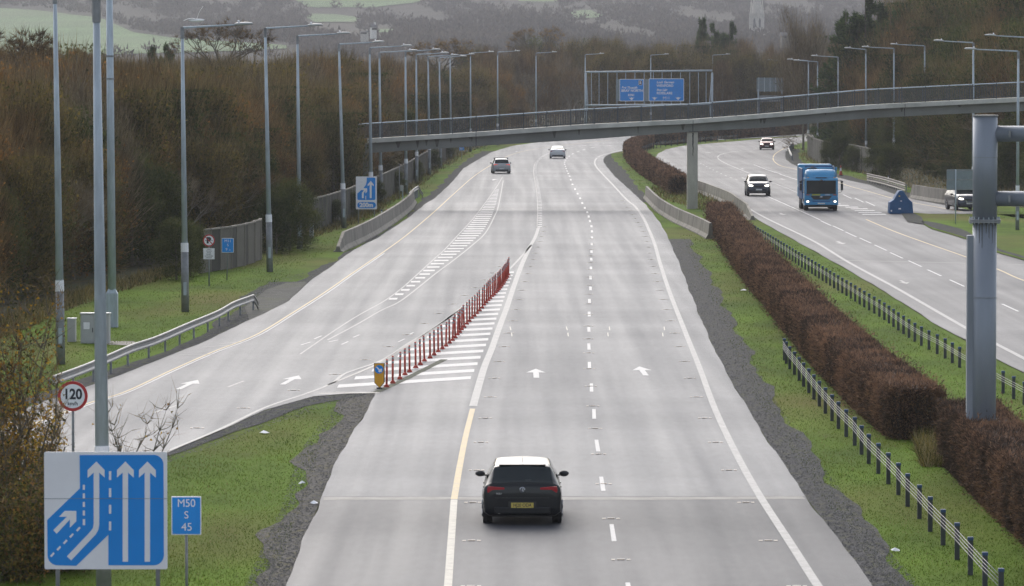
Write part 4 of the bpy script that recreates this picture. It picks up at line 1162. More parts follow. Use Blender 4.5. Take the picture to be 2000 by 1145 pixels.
# 200m sign
def q2(u, v): return (380 + u * .2009, 330 + v * .2009)
fs2 = [('face', 'sign_blue', [q2(1674, 85)] + [q2(*p) for p in curve_corner(1745, 98, 13, -90, 0, 3)] + [q2(*p) for p in curve_corner(1745, 290, 13, 0, 90, 3)] + [q2(*p) for p in curve_corner(1596, 290, 13, 90, 180, 3)] +
        [q2(1582, 240), q2(1640, 190), q2(1665, 155), q2(1674, 120)], 1),
       ('arrow', 'sign_white', [q2(1713, 116), q2(1742, 152), q2(1742, 168), q2(1722, 154), q2(1722, 285), q2(1703, 285), q2(1703, 154), q2(1683, 168), q2(1683, 152)], 2),
       ('arrow', 'sign_white', [q2(1678, 188), q2(1678, 222), q2(1660, 240), q2(1662, 214), q2(1645, 235), q2(1645, 285), q2(1627, 285), q2(1627, 232), q2(1648, 207), q2(1622, 207), q2(1640, 188)], 2),
       ('lane_dash', 'sign_white', [q2(1661, 262), q2(1668, 262), q2(1668, 298), q2(1661, 298)], 2),
       ('distance_plate', 'sign_blue', [q2(*p) for p in curve_corner(1612, 353, 30, 90, 270, 8)] + [q2(*p) for p in curve_corner(1733, 353, 30, -90, 90, 8)], 1)]
Y2 = row_Y(437)
t, L = traced_sign('lane_sign', 'blue and white merging lanes sign with a 200m plate beside the left concrete barrier', (695, 345, 736, 409), Y2, fs2, legs=(700, 731))
x, z = L(715.5, 401); text_part('200m', .40, t, W_, x, z, y=-.012, bold=.02)
# far blue sign
Yf = row_Y(313)
t, w, h, L = board('small_sign', 'tiny far blue marker sign under the footbridge on the left verge', 'road sign', 897, 288, 906.5, 294, Yf, border=.015, rad=.01)
text_part('M11', .22, t, W_, 0, h / 2, bold=.01)
b = MB(); post(b, 0, .05, -t.location.z, h * .8, .03); b.build('post', M['galv_dark'], t, True)
# right: back of a two-rail sign
Yr = row_Y(440)
a, c = at(1849, Yr, py=331), at(1912, Yr, py=371.5)
rs_ = thing('road_sign', 'blank grey back of a road sign on the grass island before the SUV', 'road sign', at(1866, Yr))
ox = rs_.location.x
b = MB(); b.box(((a.x + c.x) / 2 - ox, 0, (a.z + c.z) / 2), (c.x - a.x, .03, a.z - c.z)); b.build('panel', M['sign_back'], rs_)
for zz in (a.z - .06, (a.z + c.z) / 2, c.z + .05):
    b = MB(); b.box(((a.x + c.x) / 2 - ox, -.035, zz), (c.x - a.x, .035, .06)); b.build('rail', M['galv_dark'], rs_)
for xx in (0.0, 1.25):
    b = MB(); b.cyl((xx, -.09, 0), (xx, -.09, a.z), .04, .04, 10); b.build('post', M['galv'], rs_, True)
# keep-right bollard sign
Yk = row_Y(762)
kb = thing('keep_right_bollard', 'yellow pointed bollard with blue keep right arrow disc, heading the red posts', 'bollard', at(741, Yk, .05))
def q3(u, v): return (700 + u * .1, 690 + v * .1)
Lk = lambda p: (at(p[0], Yk, py=p[1]).x - kb.location.x, at(p[0], Yk, py=p[1]).z - .05)
ysh = [q3(302, 193), q3(512, 193), q3(512, 575), q3(415, 682), q3(312, 580)]
b = MB(); b.prism([Lk(p) for p in ysh], 0, .09); b.build('back_shell', M['sign_black'], kb)
ysh2 = [q3(312, 203), q3(495, 203), q3(495, 572), q3(413, 672), q3(322, 577)]
b = MB(); b.prism([Lk(p) for p in ysh2], -.012, -.001); b.build('yellow_face', M['sign_yellow'], kb)
cx, cz = Lk(q3(404, 315)); R_ = .135
b = MB(); b.prism([(cx + R_ * math.cos(i * math.pi / 14), cz + R_ * math.sin(i * math.pi / 14)) for i in range(28)], -.02, -.013); b.build('blue_disc', M['sign_blue'], kb)
b = MB(); b.prism([Lk(q3(*p)) for p in [(360, 258), (345, 275), (398, 335), (390, 350), (400, 372), (458, 368), (462, 310), (448, 298), (430, 305), (422, 318)]], -.026, -.021); b.build('arrow', M['sign_white'], kb)
b = MB(); b.box((0.0, .04, .06), (.05, .06, .14)); b.build('stem', M['black'], kb)
b = MB(); b.box((0, .04, .02), (.18, .3, .04)); b.build('foot', M['black'], kb)

# ================================================================ RED FLEXIBLE POSTS
POSTS = [(755, 756.5), (767, 749), (781, 741), (791, 733), (800, 727), (812, 719), (821, 713), (829, 706), (840, 700), (848, 694), (856, 688), (864, 682), (871, 677), (878, 671), (884, 666), (889, 660.5),
         (894, 655), (898, 650), (902, 645), (906.5, 640), (912, 634), (917, 628.5), (922, 623), (927, 618.5), (932, 613.5), (937, 608), (942, 602.5), (946, 597), (950, 592), (954, 588), (958, 584), (962, 580),
         (965.5, 576.5), (969, 573), (972, 569.5), (975, 566.5), (978, 563), (980.5, 559.5), (983, 556), (985, 552.5), (987.5, 549), (989.5, 545.5), (991.5, 542), (993.3, 538)]
def red_post(label):
    t = thing('flexible_post', label, 'traffic post', (0, 0, 0), 0, 'row of red flexible posts beside the hatching')
    b = MB(); b.cyl((0, 0, 0), (0, 0, .03), .10, .09, 14); b.cyl((0, 0, .03), (0, 0, .10), .09, .045, 14); b.build('base', M['red_plastic'], t, True)
    b = MB(); b.cyl((0, 0, .10), (0, 0, .90), .036, .034, 12); b.build('post', M['red_plastic'], t, True)
    for z_ in (.66, .79):
        b = MB(); b.cyl((0, 0, z_), (0, 0, z_ + .065), .038, .038, 12); b.build('reflective_band', M['silver_tape'], t, True)
    return t
proto = red_post('x')
rp = random.Random(8)
for i, (px, py) in enumerate(POSTS):
    o = proto if i == 0 else copy_tree(proto)
    o.location = G(px, py, .052); o.rotation_euler = (RAD(rp.uniform(-1.5, 1.5)), RAD(rp.uniform(-3.5, .5) if i % 3 else rp.uniform(-1, 2)), rp.uniform(0, 6))
    if i == 0: lab = 'red flexible post next to the yellow keep right bollard, first of the row'
    elif i == len(POSTS) - 1: lab = 'last and farthest red flexible post, where the hatching narrows to a point'
    else: lab = '%s red flexible post of the row, counting from the yellow keep right bollard' % ordinal(i + 1)
    o['label'] = lab

# ================================================================ CONCRETE BARRIERS
def catmull(W, n=6):
    out = []
    for i in range(len(W) - 1):
        p0, p1, p2, p3 = W[max(i - 1, 0)], W[i], W[i + 1], W[min(i + 2, len(W) - 1)]
        for k in range(n):
            t = k / n
            out.append(.5 * ((2 * p1) + (p2 - p0) * t + (2 * p0 - 5 * p1 + 4 * p2 - p3) * t * t + (3 * p1 - p0 - 3 * p2 + p3) * t ** 3))
    out.append(W[-1].copy()); return out
def walk(W, step):
    out = [W[0].copy()]; acc = 0.0
    for a, c in zip(W, W[1:]):
        seg = (c - a).length; d = step - acc
        while d <= seg: out.append(a.lerp(c, d / seg)); d += step
        acc = seg - (d - step)
    if (out[-1] - W[-1]).length > step * .35: out.append(W[-1].copy())
    return out
def barrier(label, trace, H=1.0, wedge=(2.5, 1.2), name='concrete_barrier', seglen=3.0):
    W = walk(catmull([G(x, y, 0) for x, y in trace]), .5)
    t = thing(name, label, 'barrier', W[0])
    prof = [(-.30, 0), (-.30, .09), (-.15, .30), (-.085, 1.0), (.085, 1.0), (.15, .30), (.30, .09), (.30, 0)]
    tot = (len(W) - 1) * .5
    n = len(prof); k = int(seglen / .5); i0 = 0
    s = 0
    while i0 < len(W) - 1:
        i1 = min(i0 + k, len(W) - 1)
        if len(W) - 1 - i1 < 2: i1 = len(W) - 1
        b = MB(); rings = []
        for i in range(i0, i1 + 1):
            p = W[i]; d = (W[min(i + 1, len(W) - 1)] - W[max(i - 1, 0)]); d.z = 0; d.normalize(); nr = Vector((d.y, -d.x, 0))
            s_ = i * .5; hh = H * min(1, .32 + .68 * s_ / wedge[0]) if wedge[0] else H
            if wedge[1]: hh = min(hh, H * min(1, .32 + .68 * (tot - s_) / wedge[1]))
            if i == i0: p = p + d * .012
            if i == i1 and i1 != len(W) - 1: p = p - d * .012
            rings += [p - t.location + nr * x + Vector((0, 0, z * hh)) for x, z in prof]
        m = i1 - i0
        fs = [(j * n + i, j * n + (i + 1) % n, (j + 1) * n + (i + 1) % n, (j + 1) * n + i) for j in range(m) for i in range(n)] + [tuple(range(n)), tuple(range(m * n, m * n + n))]
        b.add(rings, fs); b.build('barrier_unit', M['concrete'], t)
        i0 = i1
    return t
barrier('long wedge ended concrete barrier on the left verge below the 200m sign', [(660, 493), (690, 480), (725, 462), (755, 443), (782, 424), (800, 408), (807, 396)], 1.05, (3.5, 1.5))
barrier('pale curved concrete barrier between the main carriageway and the bridge pier', [(1388, 468), (1372, 459), (1345, 446), (1318, 433), (1290, 415), (1272, 398), (1263, 388)], 1.0, (0, 0))
barrier('concrete barrier with a sloped end between the bridge pier and the opposite carriageway', [(1470, 431), (1455, 423), (1440, 412), (1425, 401), (1400, 390), (1375, 380), (1352, 372)], 1.0, (7.0, 0))
barrier('mossy concrete barrier behind the blue crash cushion at the right edge of the slip road', [(1780, 388), (1800, 391.5), (1820, 395), (1850, 399), (1885, 402.5), (1930, 406)], 1.15, (1.0, 0))

# ================================================================ CRASH RAILS
M['rail_dull'] = mat('dull_rail', (.15, .135, .115), .6, .2, var=.2, scale=3)
def crash_rail(label, trace, H=.60, end_dip=True, posts=2.4, rail=1, start_dip=False, side=1, rm='rail'):
    W = walk(catmull([G(x, y, 0) for x, y in trace]), .6)
    t = thing('crash_rail', label, 'crash barrier', W[0])
    N = len(W); prof = [(0, .155), (.04, .14), (.045, .09), (.0, .045), (0, 0), (0, -.045), (.045, -.09), (.04, -.14), (0, -.155)]
    for rr_ in range(rail):
        b = MB(); vs = []; n = len(prof)
        for i, p in enumerate(W):
            d = (W[min(i + 1, N - 1)] - W[max(i - 1, 0)]); d.z = 0; d.normalize(); nr = Vector((d.y, -d.x, 0)) * side
            h = H - rr_ * .38
            if end_dip: h = min(h, .16 + (N - 1 - i) * .6 * .25)
            if start_dip: h = min(h, .16 + i * .6 * .25)
            q_ = p - t.location
            vs += [q_ + nr * (x + .08) + Vector((0, 0, h + z)) for x, z in prof]
            vs += [q_ + nr * (x + .074) + Vector((0, 0, h + z)) for x, z in prof]
        m = 2 * n
        fs = [(j * m + i, j * m + i + 1, (j + 1) * m + i + 1, (j + 1) * m + i) for j in range(N - 1) for i in range(n - 1)]
        fs += [(j * m + n + i, j * m + n + i + 1, (j + 1) * m + n + i + 1, (j + 1) * m + n + i) for j in range(N - 1) for i in range(n - 1)]
        fs += [(j * m, (j + 1) * m, (j + 1) * m + n, j * m + n) for j in range(N - 1)]
        b.add(vs, fs); b.build('rail', M[rm], t)
    for i in range(0, N, max(1, int(posts / .6))):
        h = H
        if end_dip: h = min(h, .16 + (N - 1 - i) * .15)
        if h < .25: continue
        q_ = W[i] - t.location
        b = MB(); b.box((q_.x, q_.y, q_.z + h / 2 + .02), (.07, .11, h + .12)); b.build('post', M['galv_dark'], t)
    return t
crash_rail('long pale crash rail dipping to the ground on the left verge before the cabinets', [(96, 782), (112, 776), (170, 753), (250, 716), (300, 698), (366, 668), (420, 644), (452, 625), (480, 614), (500, 606)], posts=4.2)
crash_rail('short double crash rail at the far end of the left concrete barrier', [(797, 402), (806, 393), (815, 387), (824, 385)], H=.85, posts=1.2)
crash_rail('double crash rail on the right verge left of the blue crash cushion', [(1770, 378), (1752, 372), (1725, 364), (1695, 357)], H=.72, rail=2, end_dip=False, side=-1, rm='rail_dull')
crash_rail('small bent crash rail end at the far bend of the opposite carriageway', [(1548, 315), (1543, 306), (1543, 298), (1551, 292)], H=.7, side=-1)
# ================================================================ VEHICLES
def car_paint(name, col, metal=.3, rough=.28):
    m = mat(name, col, rough, metal, var=.05, scale=2, coat=.25, spec=.3)
    return m
def cr(a, b, c, d, t): return .5 * ((2 * b) + (c - a) * t + (2 * a - 5 * b + 4 * c - d) * t * t + (3 * b - a - 3 * c + d) * t ** 3)
class Body:
    """lofted car body. stations from rear to front: (y, zbot, zbelt, ztop, wmax, wbelt, wtop)"""
    def __init__(s, st): s.st = st; s.n = len(st)
    def ring(s, S_):
        i = min(int(S_), s.n - 2); t = S_ - i
        g = lambda k: s.st[max(0, min(s.n - 1, k))]
        y, zb, zl, zt, wm, wb, wt = [cr(g(i - 1)[j], g(i)[j], g(i + 1)[j], g(i + 2)[j], t) if 0 < i < s.n - 2 else g(i)[j] + (g(i + 1)[j] - g(i)[j]) * t for j in range(7)]
        return [Vector(p) for p in ((0, y, zb), (wm * .86, y, zb), (wm * .985, y, zb + .12 * (zl - zb)), (wm, y, zb + .5 * (zl - zb)), (wb, y, zl - .02), (wt + (wb - wt) * .30, y, zl + (zt - zl) * .80), (wt * .98, y, zt - (zt - zl) * .05), (wt * .6, y, zt), (0, y, zt + .012))]
    def pt(s, S_, T):            # T 0..8 round the half section; negative side mirrored through sign
        r = s.ring(S_); sg = 1
        if T < 0: T = -T; sg = -1
        i = min(int(T), 7); t = T - i
        g = lambda k: r[k] if 0 <= k <= 8 else (Vector((-r[-k].x, r[-k].y, r[-k].z)) if k < 0 else Vector((-r[16 - k].x, r[16 - k].y, r[16 - k].z)))
        sharp = i in (1, 2)
        p = g(i).lerp(g(i + 1), t) if sharp else cr(g(i - 1), g(i), g(i + 1), g(i + 2), t)
        return Vector((p.x * sg, p.y, p.z))
    def mesh(s, parent, m, ns=5, ntt=3):
        Ts = [8 * k / (8 * ntt) for k in range(8 * ntt + 1)]
        Ss = [k / ns for k in range((s.n - 1) * ns + 1)]
        b = MB(); full = [-t for t in Ts[1:-1]][::-1]
        cols = [(t, 1) for t in Ts] + [(t, -1) for t in Ts[-2:0:-1]]
        vs = [s.pt(S_, t * sg if t else 0) for S_ in Ss for t, sg in cols]
        n = len(cols)
        fs = [(j * n + i, j * n + (i + 1) % n, (j + 1) * n + (i + 1) % n, (j + 1) * n + i) for j in range(len(Ss) - 1) for i in range(n)]
        fs += [tuple(range(n - 1, -1, -1)), tuple(range((len(Ss) - 1) * n, len(Ss) * n))]
        b.add(vs, fs); return b.build('body', m, parent, True)
    def patch(s, name, parent, m, s0, s1, t0, t1, off=.006, n=8, mirror=False, corner=None):
        """panel lying on the body between station and section parameters; s0/s1 may be pairs (at t0, at t1)"""
        out = []
        for sg in ((1, -1) if mirror else (1,)):
            b = MB(); vs = []
            for j in range(n + 1):
                v = j / n
                a = s0[0] + (s0[1] - s0[0]) * v if isinstance(s0, tuple) else s0
                c = s1[0] + (s1[1] - s1[0]) * v if isinstance(s1, tuple) else s1
                for i in range(n + 1):
                    S_ = a + (c - a) * i / n; T = t0 + (t1 - t0) * v
                    fold = T
                    if T > 8: p = s.pt(S_, -(16 - T)); 
                    else: p = s.pt(S_, T)
                    e = .02
                    def P_(S2, T2): return s.pt(S2, -(16 - T2)) if T2 > 8 else s.pt(S2, T2)
                    dS = P_(min(S_ + e, s.n - 1), T) - P_(max(S_ - e, 0), T); dT = P_(S_, T + e) - P_(S_, T - e)
                    nn = dS.cross(dT); nn = nn.normalized() if nn.length > 1e-9 else Vector((0, 0, 1))
                    cen = Vector((0, p.y, .7))
                    if nn.dot(p - cen) < 0: nn = -nn
                    q_ = p + nn * off; vs.append((q_.x * sg, q_.y, q_.z))
            fs = [(j * (n + 1) + i, j * (n + 1) + i + 1, (j + 1) * (n + 1) + i + 1, (j + 1) * (n + 1) + i) for j in range(n) for i in range(n)]
            b.add(vs, fs); out.append(b.build(name, m, parent, True))
        return out
def wheel(parent, x, y, r, w=.21, rim=True):
    b = MB(); b.cyl((x - w / 2, y, r), (x + w / 2, y, r), r, r, 24)
    t = b.build('wheel', M['rubber'], parent, bevel=.02)
    sg = 1 if x > 0 else -1; xo = x + sg * (w / 2 + .004)
    b = MB(); b.cyl((xo - sg * .03, y, r), (xo, y, r), r * .66, r * .66, 20)
    for k in range(5):
        a = 2 * math.pi * k / 5
        b.box((xo + sg * .008, y + math.cos(a) * r * .33, r + math.sin(a) * r * .33), (.02, r * .14, r * .6), R=None) if False else b.cyl((xo + sg * .006, y, r), (xo + sg * .006, y + math.cos(a) * r * .62, r + math.sin(a) * r * .62), r * .07, r * .06, 6)
    b.build('rim', M['rim'], t)
M['screen'] = mat('windscreen_glass', (.008, .012, .013), .15, spec=.12)
M['rim'] = mat('alloy_rim', (.25, .25, .26), .35, .8, var=.05)
M['lamp_red'] = mat('tail_lamp_red', (.35, .012, .018), .2, coat=.6, var=.1)
M['lamp_on'] = mat('headlamp_lit', (.9, .9, .85), .2, emit=(1, .93, .8), estr=4)
M['brake_on'] = mat('tail_lamp_lit', (.7, .05, .04), .2, emit=(1, .2, .15), estr=.35)
M['plate_y'] = mat('plate_yellow', (.55, .42, .08), .5, var=.1)
M['plate_w'] = mat('plate_white', (.6, .6, .58), .5)
M['grille'] = mat('grille_black', (.02, .02, .022), .4, var=.2)
M['interior'] = mat('seen_through_glass', (.16, .24, .24), .3, var=.1)

HATCH = [(-2.13, .34, .66, .76, .78, .76, .60), (-2.115, .27, .80, .90, .86, .84, .68), (-2.075, .23, .90, .985, .885, .865, .68), (-2.0, .22, .93, 1.055, .895, .865, .655), (-1.82, .20, .945, 1.25, .898, .86, .62),
         (-1.68, .20, .95, 1.385, .898, .86, .60), (-1.40, .19, .95, 1.43, .898, .86, .585), (-.6, .18, .945, 1.455, .898, .86, .57), (.1, .18, .94, 1.44, .898, .86, .57), (.45, .18, .935, 1.36, .898, .86, .575),
         (.85, .18, .93, 1.15, .898, .865, .60), (1.12, .19, .925, .99, .895, .86, .64), (1.5, .20, .87, .93, .89, .84, .62), (1.88, .22, .76, .83, .87, .82, .60), (2.06, .26, .62, .70, .82, .78, .58), (2.13, .32, .5, .56, .74, .70, .5)]
def scale_st(st, L, W, H): return [(a * L / 4.26, b, c * H / 1.455, d * H / 1.455, e * W / 1.796, f * W / 1.796, g * W / 1.796) for a, b, c, d, e, f, g in st]
def warp(st, **k):
    return st
def make_car(name, label, paint, loc, rz, L=4.26, W=1.796, H=1.455, rear=True, plate='plate_y', plate_text=None, boot=None, r=.315, lit=False, tail_on=False, badge=None, extras=None, suv=False, lower=None):
    t = thing(name, label, 'car', loc, rz)
    base = [list(s) for s in HATCH]
    if boot == 'saloon':
        for s_, (zt, wt) in zip(base[:8], ((.80, .60), (.98, .66), (1.04, .68), (1.07, .68), (1.09, .67), (1.19, .63), (1.33, .585), (1.44, .57))): s_[3] = zt; s_[6] = wt
        base[1][0] = -2.11; base[4][0] = -1.62; base[5][0] = -1.36; base[6][0] = -1.0; base[7][0] = -.5
    if boot == 'suv':
        for i in range(4, 7): base[i][3] = (1.28, 1.40, 1.44)[i - 4]
        for s_ in base: s_[6] *= 1.07
        for i in (12, 13, 14): base[i][2] += .06; base[i][3] += .08
    st = scale_st([tuple(s) for s in base], L, W, H)
    if suv: st = [(a, b + .08, c, d, e, f, g) for a, b, c, d, e, f, g in st]
    B = Body(st); k = W / 1.796; kh = H / 1.455; kl = L / 4.26
    B.mesh(t, paint)
    B.patch('rear_window', t, M['glass'], 2.35 if boot != 'saloon' else 4.3, 4.85 if boot != 'saloon' else 6.5, 5.45, 10.55, .007, 12)
    B.patch('windscreen', t, M['screen'], 9.05, 10.85, 6.0, 10.0, .007, 10)
    for a, c in (((5.3, 5.75), 6.9), (7.0, 8.15), (8.25, (10.4, 9.4))): B.patch('side_window', t, M['glass'], a, c, 4.25, 5.7, .006, 6, mirror=True)
    for sx in (-1, 1):
        for y in (-1.29 * kl, 1.34 * kl):
            b = MB(); xo = sx * (W / 2 - .012)
            b.cyl((xo - sx * .06, y, r + .02), (xo + sx * .016, y, r + .02), r + .07, r + .065, 24); b.build('wheel_arch', M['black'], t)
            wheel(t, sx * (W / 2 - .095), y, r)
        # mirrors
        b = MB(); b.sphere((0, 0, 0), .1, 10, 7, .7); 
        b.v = [(v[0] * 1.15 + sx * (W / 2 + .085), v[1] * .6 + .62 * kl, v[2] + .99 * kh) for v in b.v]
        mr = b.build('door_mirror', paint if not rear else M['black'], t, True)
        b = MB(); b.box((sx * (W / 2 + .0), .64 * kl, .95 * kh), (.12, .05, .03)); b.build('mirror_arm', M['black'], mr)
        for y in (-.75, .3):
            b = MB(); b.box((sx * (W / 2 * .985 + .012), y * kl, .80 * kh), (.03, .17, .03)); b.build('door_handle', paint, t, bevel=.006)
    yr = st[0][0]; yf = st[-1][0]
    # underside and valances
    b = MB(); b.box((0, 0, .25 + (.06 if suv else 0)), (W * .80, L * .9, .14)); b.build('underbody', M['black'], t)
    b = MB(); b.box((0, yr + .04, .34 + (.05 if suv else 0)), (W * .72, .12, .16)); b.box((0, yf - .05, .34 + (.05 if suv else 0)), (W * .72, .12, .14)); b.build('valance', lower or M['black'], t, bevel=.03)
    # rear lamps
    zl = .855 * kh
    for sx in (-1, 1):
        lm = M['brake_on'] if tail_on else M['lamp_red']
        x0_, x1_ = sx * .40 * k, sx * .81 * k
        b = MB(); b.prism([(x0_, zl - .03), (x0_ + sx * .01, zl + .045), (x1_ - sx * .02, zl + .075), (x1_, zl + .0), (x1_ - sx * .01, zl - .075), (x0_ + sx * .06, zl - .06)], yr + .01, yr + .12); b.build('tail_lamp', lm, t, bevel=.008)
        b = MB(); b.box((sx * .66 * k, yr + .02, .40 * kh), (.19, .03, .035)); b.build('reflector', M['lamp_red'], t)
    # plates
    for y, sg, mm in ((yr - .012, -1, plate), (yf + .012, 1, 'plate_w')):
        b = MB(); zp = (.485 if sg < 0 else .46) * kh; b.box((0, y, zp), (.50, .014, .112)); b.build('number_plate', M[mm], t)
        b = MB(); b.box((0, y - sg * .03, zp), (.62, .05, .16)); b.build('plate_recess', M['black'] if sg < 0 and plate_text else paint, t)
    if plate_text: text_part(plate_text, .105, t, M['sign_black'], 0, .485 * kh, y=yr - .0215, bold=.002, sx=.86)
    # front: lamps, grille, bumper intake
    for sx in (-1, 1):
        b = MB(); zh = .70 * kh + (.04 if suv else 0)
        b.prism([(sx * .45 * k, zh - .04), (sx * .47 * k, zh + .045), (sx * .76 * k, zh + .075), (sx * .77 * k, zh - .035), (sx * .6 * k, zh - .07)], yf - .13, yf - .0); b.build('headlamp', M['lamp_on'] if lit else M['chrome'], t, bevel=.006)
    b = MB(); zg = .67 * kh; b.prism([(-.42 * k, zg + .07), (.42 * k, zg + .07), (.36 * k, zg - .05), (-.36 * k, zg - .05)], yf - .08, yf + .01); b.build('grille', M['grille'], t)
    b = MB(); b.prism([(-.5 * k, .42), (.5 * k, .42), (.44 * k, .26 + (.06 if suv else 0)), (-.44 * k, .26 + (.06 if suv else 0))], yf - .06, yf + .006); b.build('air_intake', M['grille'], t)
    # roof aerial and wiper
    b = MB(); b.cyl((0, -1.30 * kl, 1.42 * kh), (0, -1.42 * kl, 1.56 * kh), .008, .004, 6); b.build('aerial', M['black'], t)
    if extras: extras(t, B, k, kh, kl, yr, yf)
    return t
# ---- black hatchback in front
M['p_black'] = car_paint('paint_black', (.005, .006, .008), .0, .34)
M['p_grey'] = car_paint('paint_grey', (.36, .37, .385), .3, .35)
M['p_silver'] = car_paint('paint_silver', (.60, .61, .63), .2, .35)
M['p_navy'] = car_paint('paint_dark_blue', (.03, .035, .05), .4, .28)
M['p_red'] = car_paint('paint_dark_red', (.10, .015, .018), .3, .3)
M['p_suv'] = car_paint('paint_suv', (.05, .055, .07), .5, .3)
def golf_extras(t, B, k, kh, kl, yr, yf):
    b = MB(); b.box((0, -1.66, 1.322), (1.04, .14, .022)); b.build('roof_spoiler', M['p_black'], t, bevel=.012)
    b = MB(); b.tube([(-.02, -1.99, .995), (.10, -2.0, 1.00), (.36, -1.98, 1.01)], [.018, .014, .008], 6); b.build('rear_wiper', M['black'], t)
    b = MB(); b.box((0, -1.60, 1.31), (.40, .02, .13)); b.build('seat_view', M['interior'], t) if False else None
    # round badge: ring, V and W
    zc, R_, y = .80, .062, yr - .012
    n = 24
    b = MB(); vs = []
    for i in range(n):
        a = 2 * math.pi * i / n
        for r_, yy in ((R_, y), (R_ - .011, y - .006), (R_ - .011, y + .03), (R_, y + .03)): vs.append((r_ * math.cos(a), yy, zc + r_ * math.sin(a)))
    b.add(vs, [(i * 4 + j, i * 4 + (j + 1) % 4, ((i + 1) % n) * 4 + (j + 1) % 4, ((i + 1) % n) * 4 + j) for i in range(n) for j in range(4)])
    def stroke(p, q_): b.cyl((p[0], y, zc + p[1]), (q_[0], y, zc + q_[1]), .0055, .0055, 5)
    for sx in (-1, 1):
        stroke((sx * .022, .048), (0, .006)); stroke((sx * .044, .028), (sx * .02, -.042)); stroke((sx * .02, -.042), (0, -.002))
    b.build('badge', M['chrome'], t)
    b = MB(); b.prism([(R_ * .98 * math.cos(i * math.pi / 12), zc + R_ * .98 * math.sin(i * math.pi / 12)) for i in range(24)], y + .004, y + .03); b.build('badge_disc', M['p_navy'], t)
    text_part('GOLF', .05, t, M['chrome'], -.52, .715, y=yr - .006, bold=.002)
    for sx in (-1, 1):
        b = MB(); b.cyl((sx * .52, yr + .02, .295), (sx * .52, yr - .015, .295), .03, .03, 10); b.build('exhaust_tip', M['chrome'], t) if sx < 0 else None
    b = MB(); b.box((0, yr + .008, .62), (1.20, .03, .012)); b.build('tailgate_gap', M['black'], t)
gl = G(1020, 1020, .05)
Lg_ = gl + Vector((0, 1.29, 0))
make_car('hatchback', 'black hatchback with yellow rear plate, driving away in the nearest lane', M['p_black'], Lg_, 0, W=1.74, H=1.37, lower=M['p_black'], plate='plate_y', plate_text='HJ20 ODA', extras=golf_extras)
def rack_extras(t, B, k, kh, kl, yr, yf):
    b = MB()
    for y in (-.7, .1):
        b.box((0, y, H_ + .07), (W_c * .72, .06, .035))
        for sx in (-1, 1): b.box((sx * W_c * .36, y, H_ + .02), (.07, .09, .12))
    b.build('roof_bars', M['black'], t)
H_, W_c = 1.47, 1.83
p = G(978, 339, .05)
make_car('hatchback', 'silver grey hatchback with roof bars and brake lights on, far lane on the left', M['p_grey'], p + Vector((0, 1.3, 0)), RAD(3), L=4.36, W=1.78, H=1.50, plate='plate_w', tail_on=True, extras=rack_extras)
p = G(1089, 309.5, .05)
make_car('saloon', 'white saloon car farthest ahead in the centre lane under the footbridge', M['p_silver'], p + Vector((0, 1.4, 0)), RAD(0), L=4.6, W=1.80, H=1.44, boot='saloon', plate='plate_w')
p = G(1481, 383, .05)
def rover_extras(t, B, k, kh, kl, yr, yf):
    b = MB(); b.box((0, yf - .03, .36), (1.0, .06, .06)); b.build('skid_plate', M['chrome'], t, bevel=.01)
make_car('suv', 'dark off road car with headlights on and pale bonnet, left of the blue lorry', M['p_suv'], p + Vector((0, 1.3, 0)), RAD(180), L=4.6, W=1.90, H=1.72, boot='suv', plate='plate_w', r=.36, lit=True, suv=True, extras=rover_extras)
p = G(1499, 292.5, .05)
make_car('car', 'dark red and white faced car with headlights on, farthest on the opposite carriageway', M['p_red'], p + Vector((0, 1.3, 0)), RAD(180 - 4), L=4.35, W=1.80, H=1.50, boot='suv', plate='plate_w', r=.33, lit=True, extras=None)
# silver-grey SUV on the slip road, three quarter view
p = G(1887, 411, .05)
def vgrille(t, B, k, kh, kl, yr, yf):
    b = MB()
    b.prism([(-.36, .80), (-.29, .80), (-.17, .60), (.17, .60), (.29, .80), (.36, .80), (.21, .54), (-.21, .54)], yf + .002, yf + .03); b.build('chrome_trim', M['chrome'], t)
    for sx in (-1, 1):
        b = MB(); b.tube([(sx * .60, -1.5, 1.66), (sx * .62, -.3, 1.72), (sx * .60, .5, 1.66)], .02, 6); b.build('roof_rail', M['chrome'], t)
make_car('suv', 'grey SUV with V grille and headlights on, behind the grey road sign back', M['p_suv'], p + Vector((-.1, 1.4, 0)), RAD(180 + 7), L=4.65, W=1.84, H=1.71, boot='suv', plate='plate_w', r=.36, lit=True, suv=True, extras=vgrille)

# ---- blue refuse lorry
M['truck_blue'] = mat('lorry_blue', (.04, .26, .50), .35, .1, var=.06, scale=1.5, dirt=(.05, .20, .36), dirt_amt=.4, coat=.3)
M['truck_dkblue'] = mat('lorry_dark_blue', (.01, .07, .22), .4, .1, var=.06)
M['truck_white'] = mat('lorry_white', (.45, .46, .46), .5, var=.06, dirt=(.28, .28, .27), dirt_amt=.5)
p = G(1604, 412, .05)
tr = thing('refuse_lorry', 'bright blue refuse lorry with roof fairing, wide windscreen and headlights on', 'lorry', p, RAD(180))
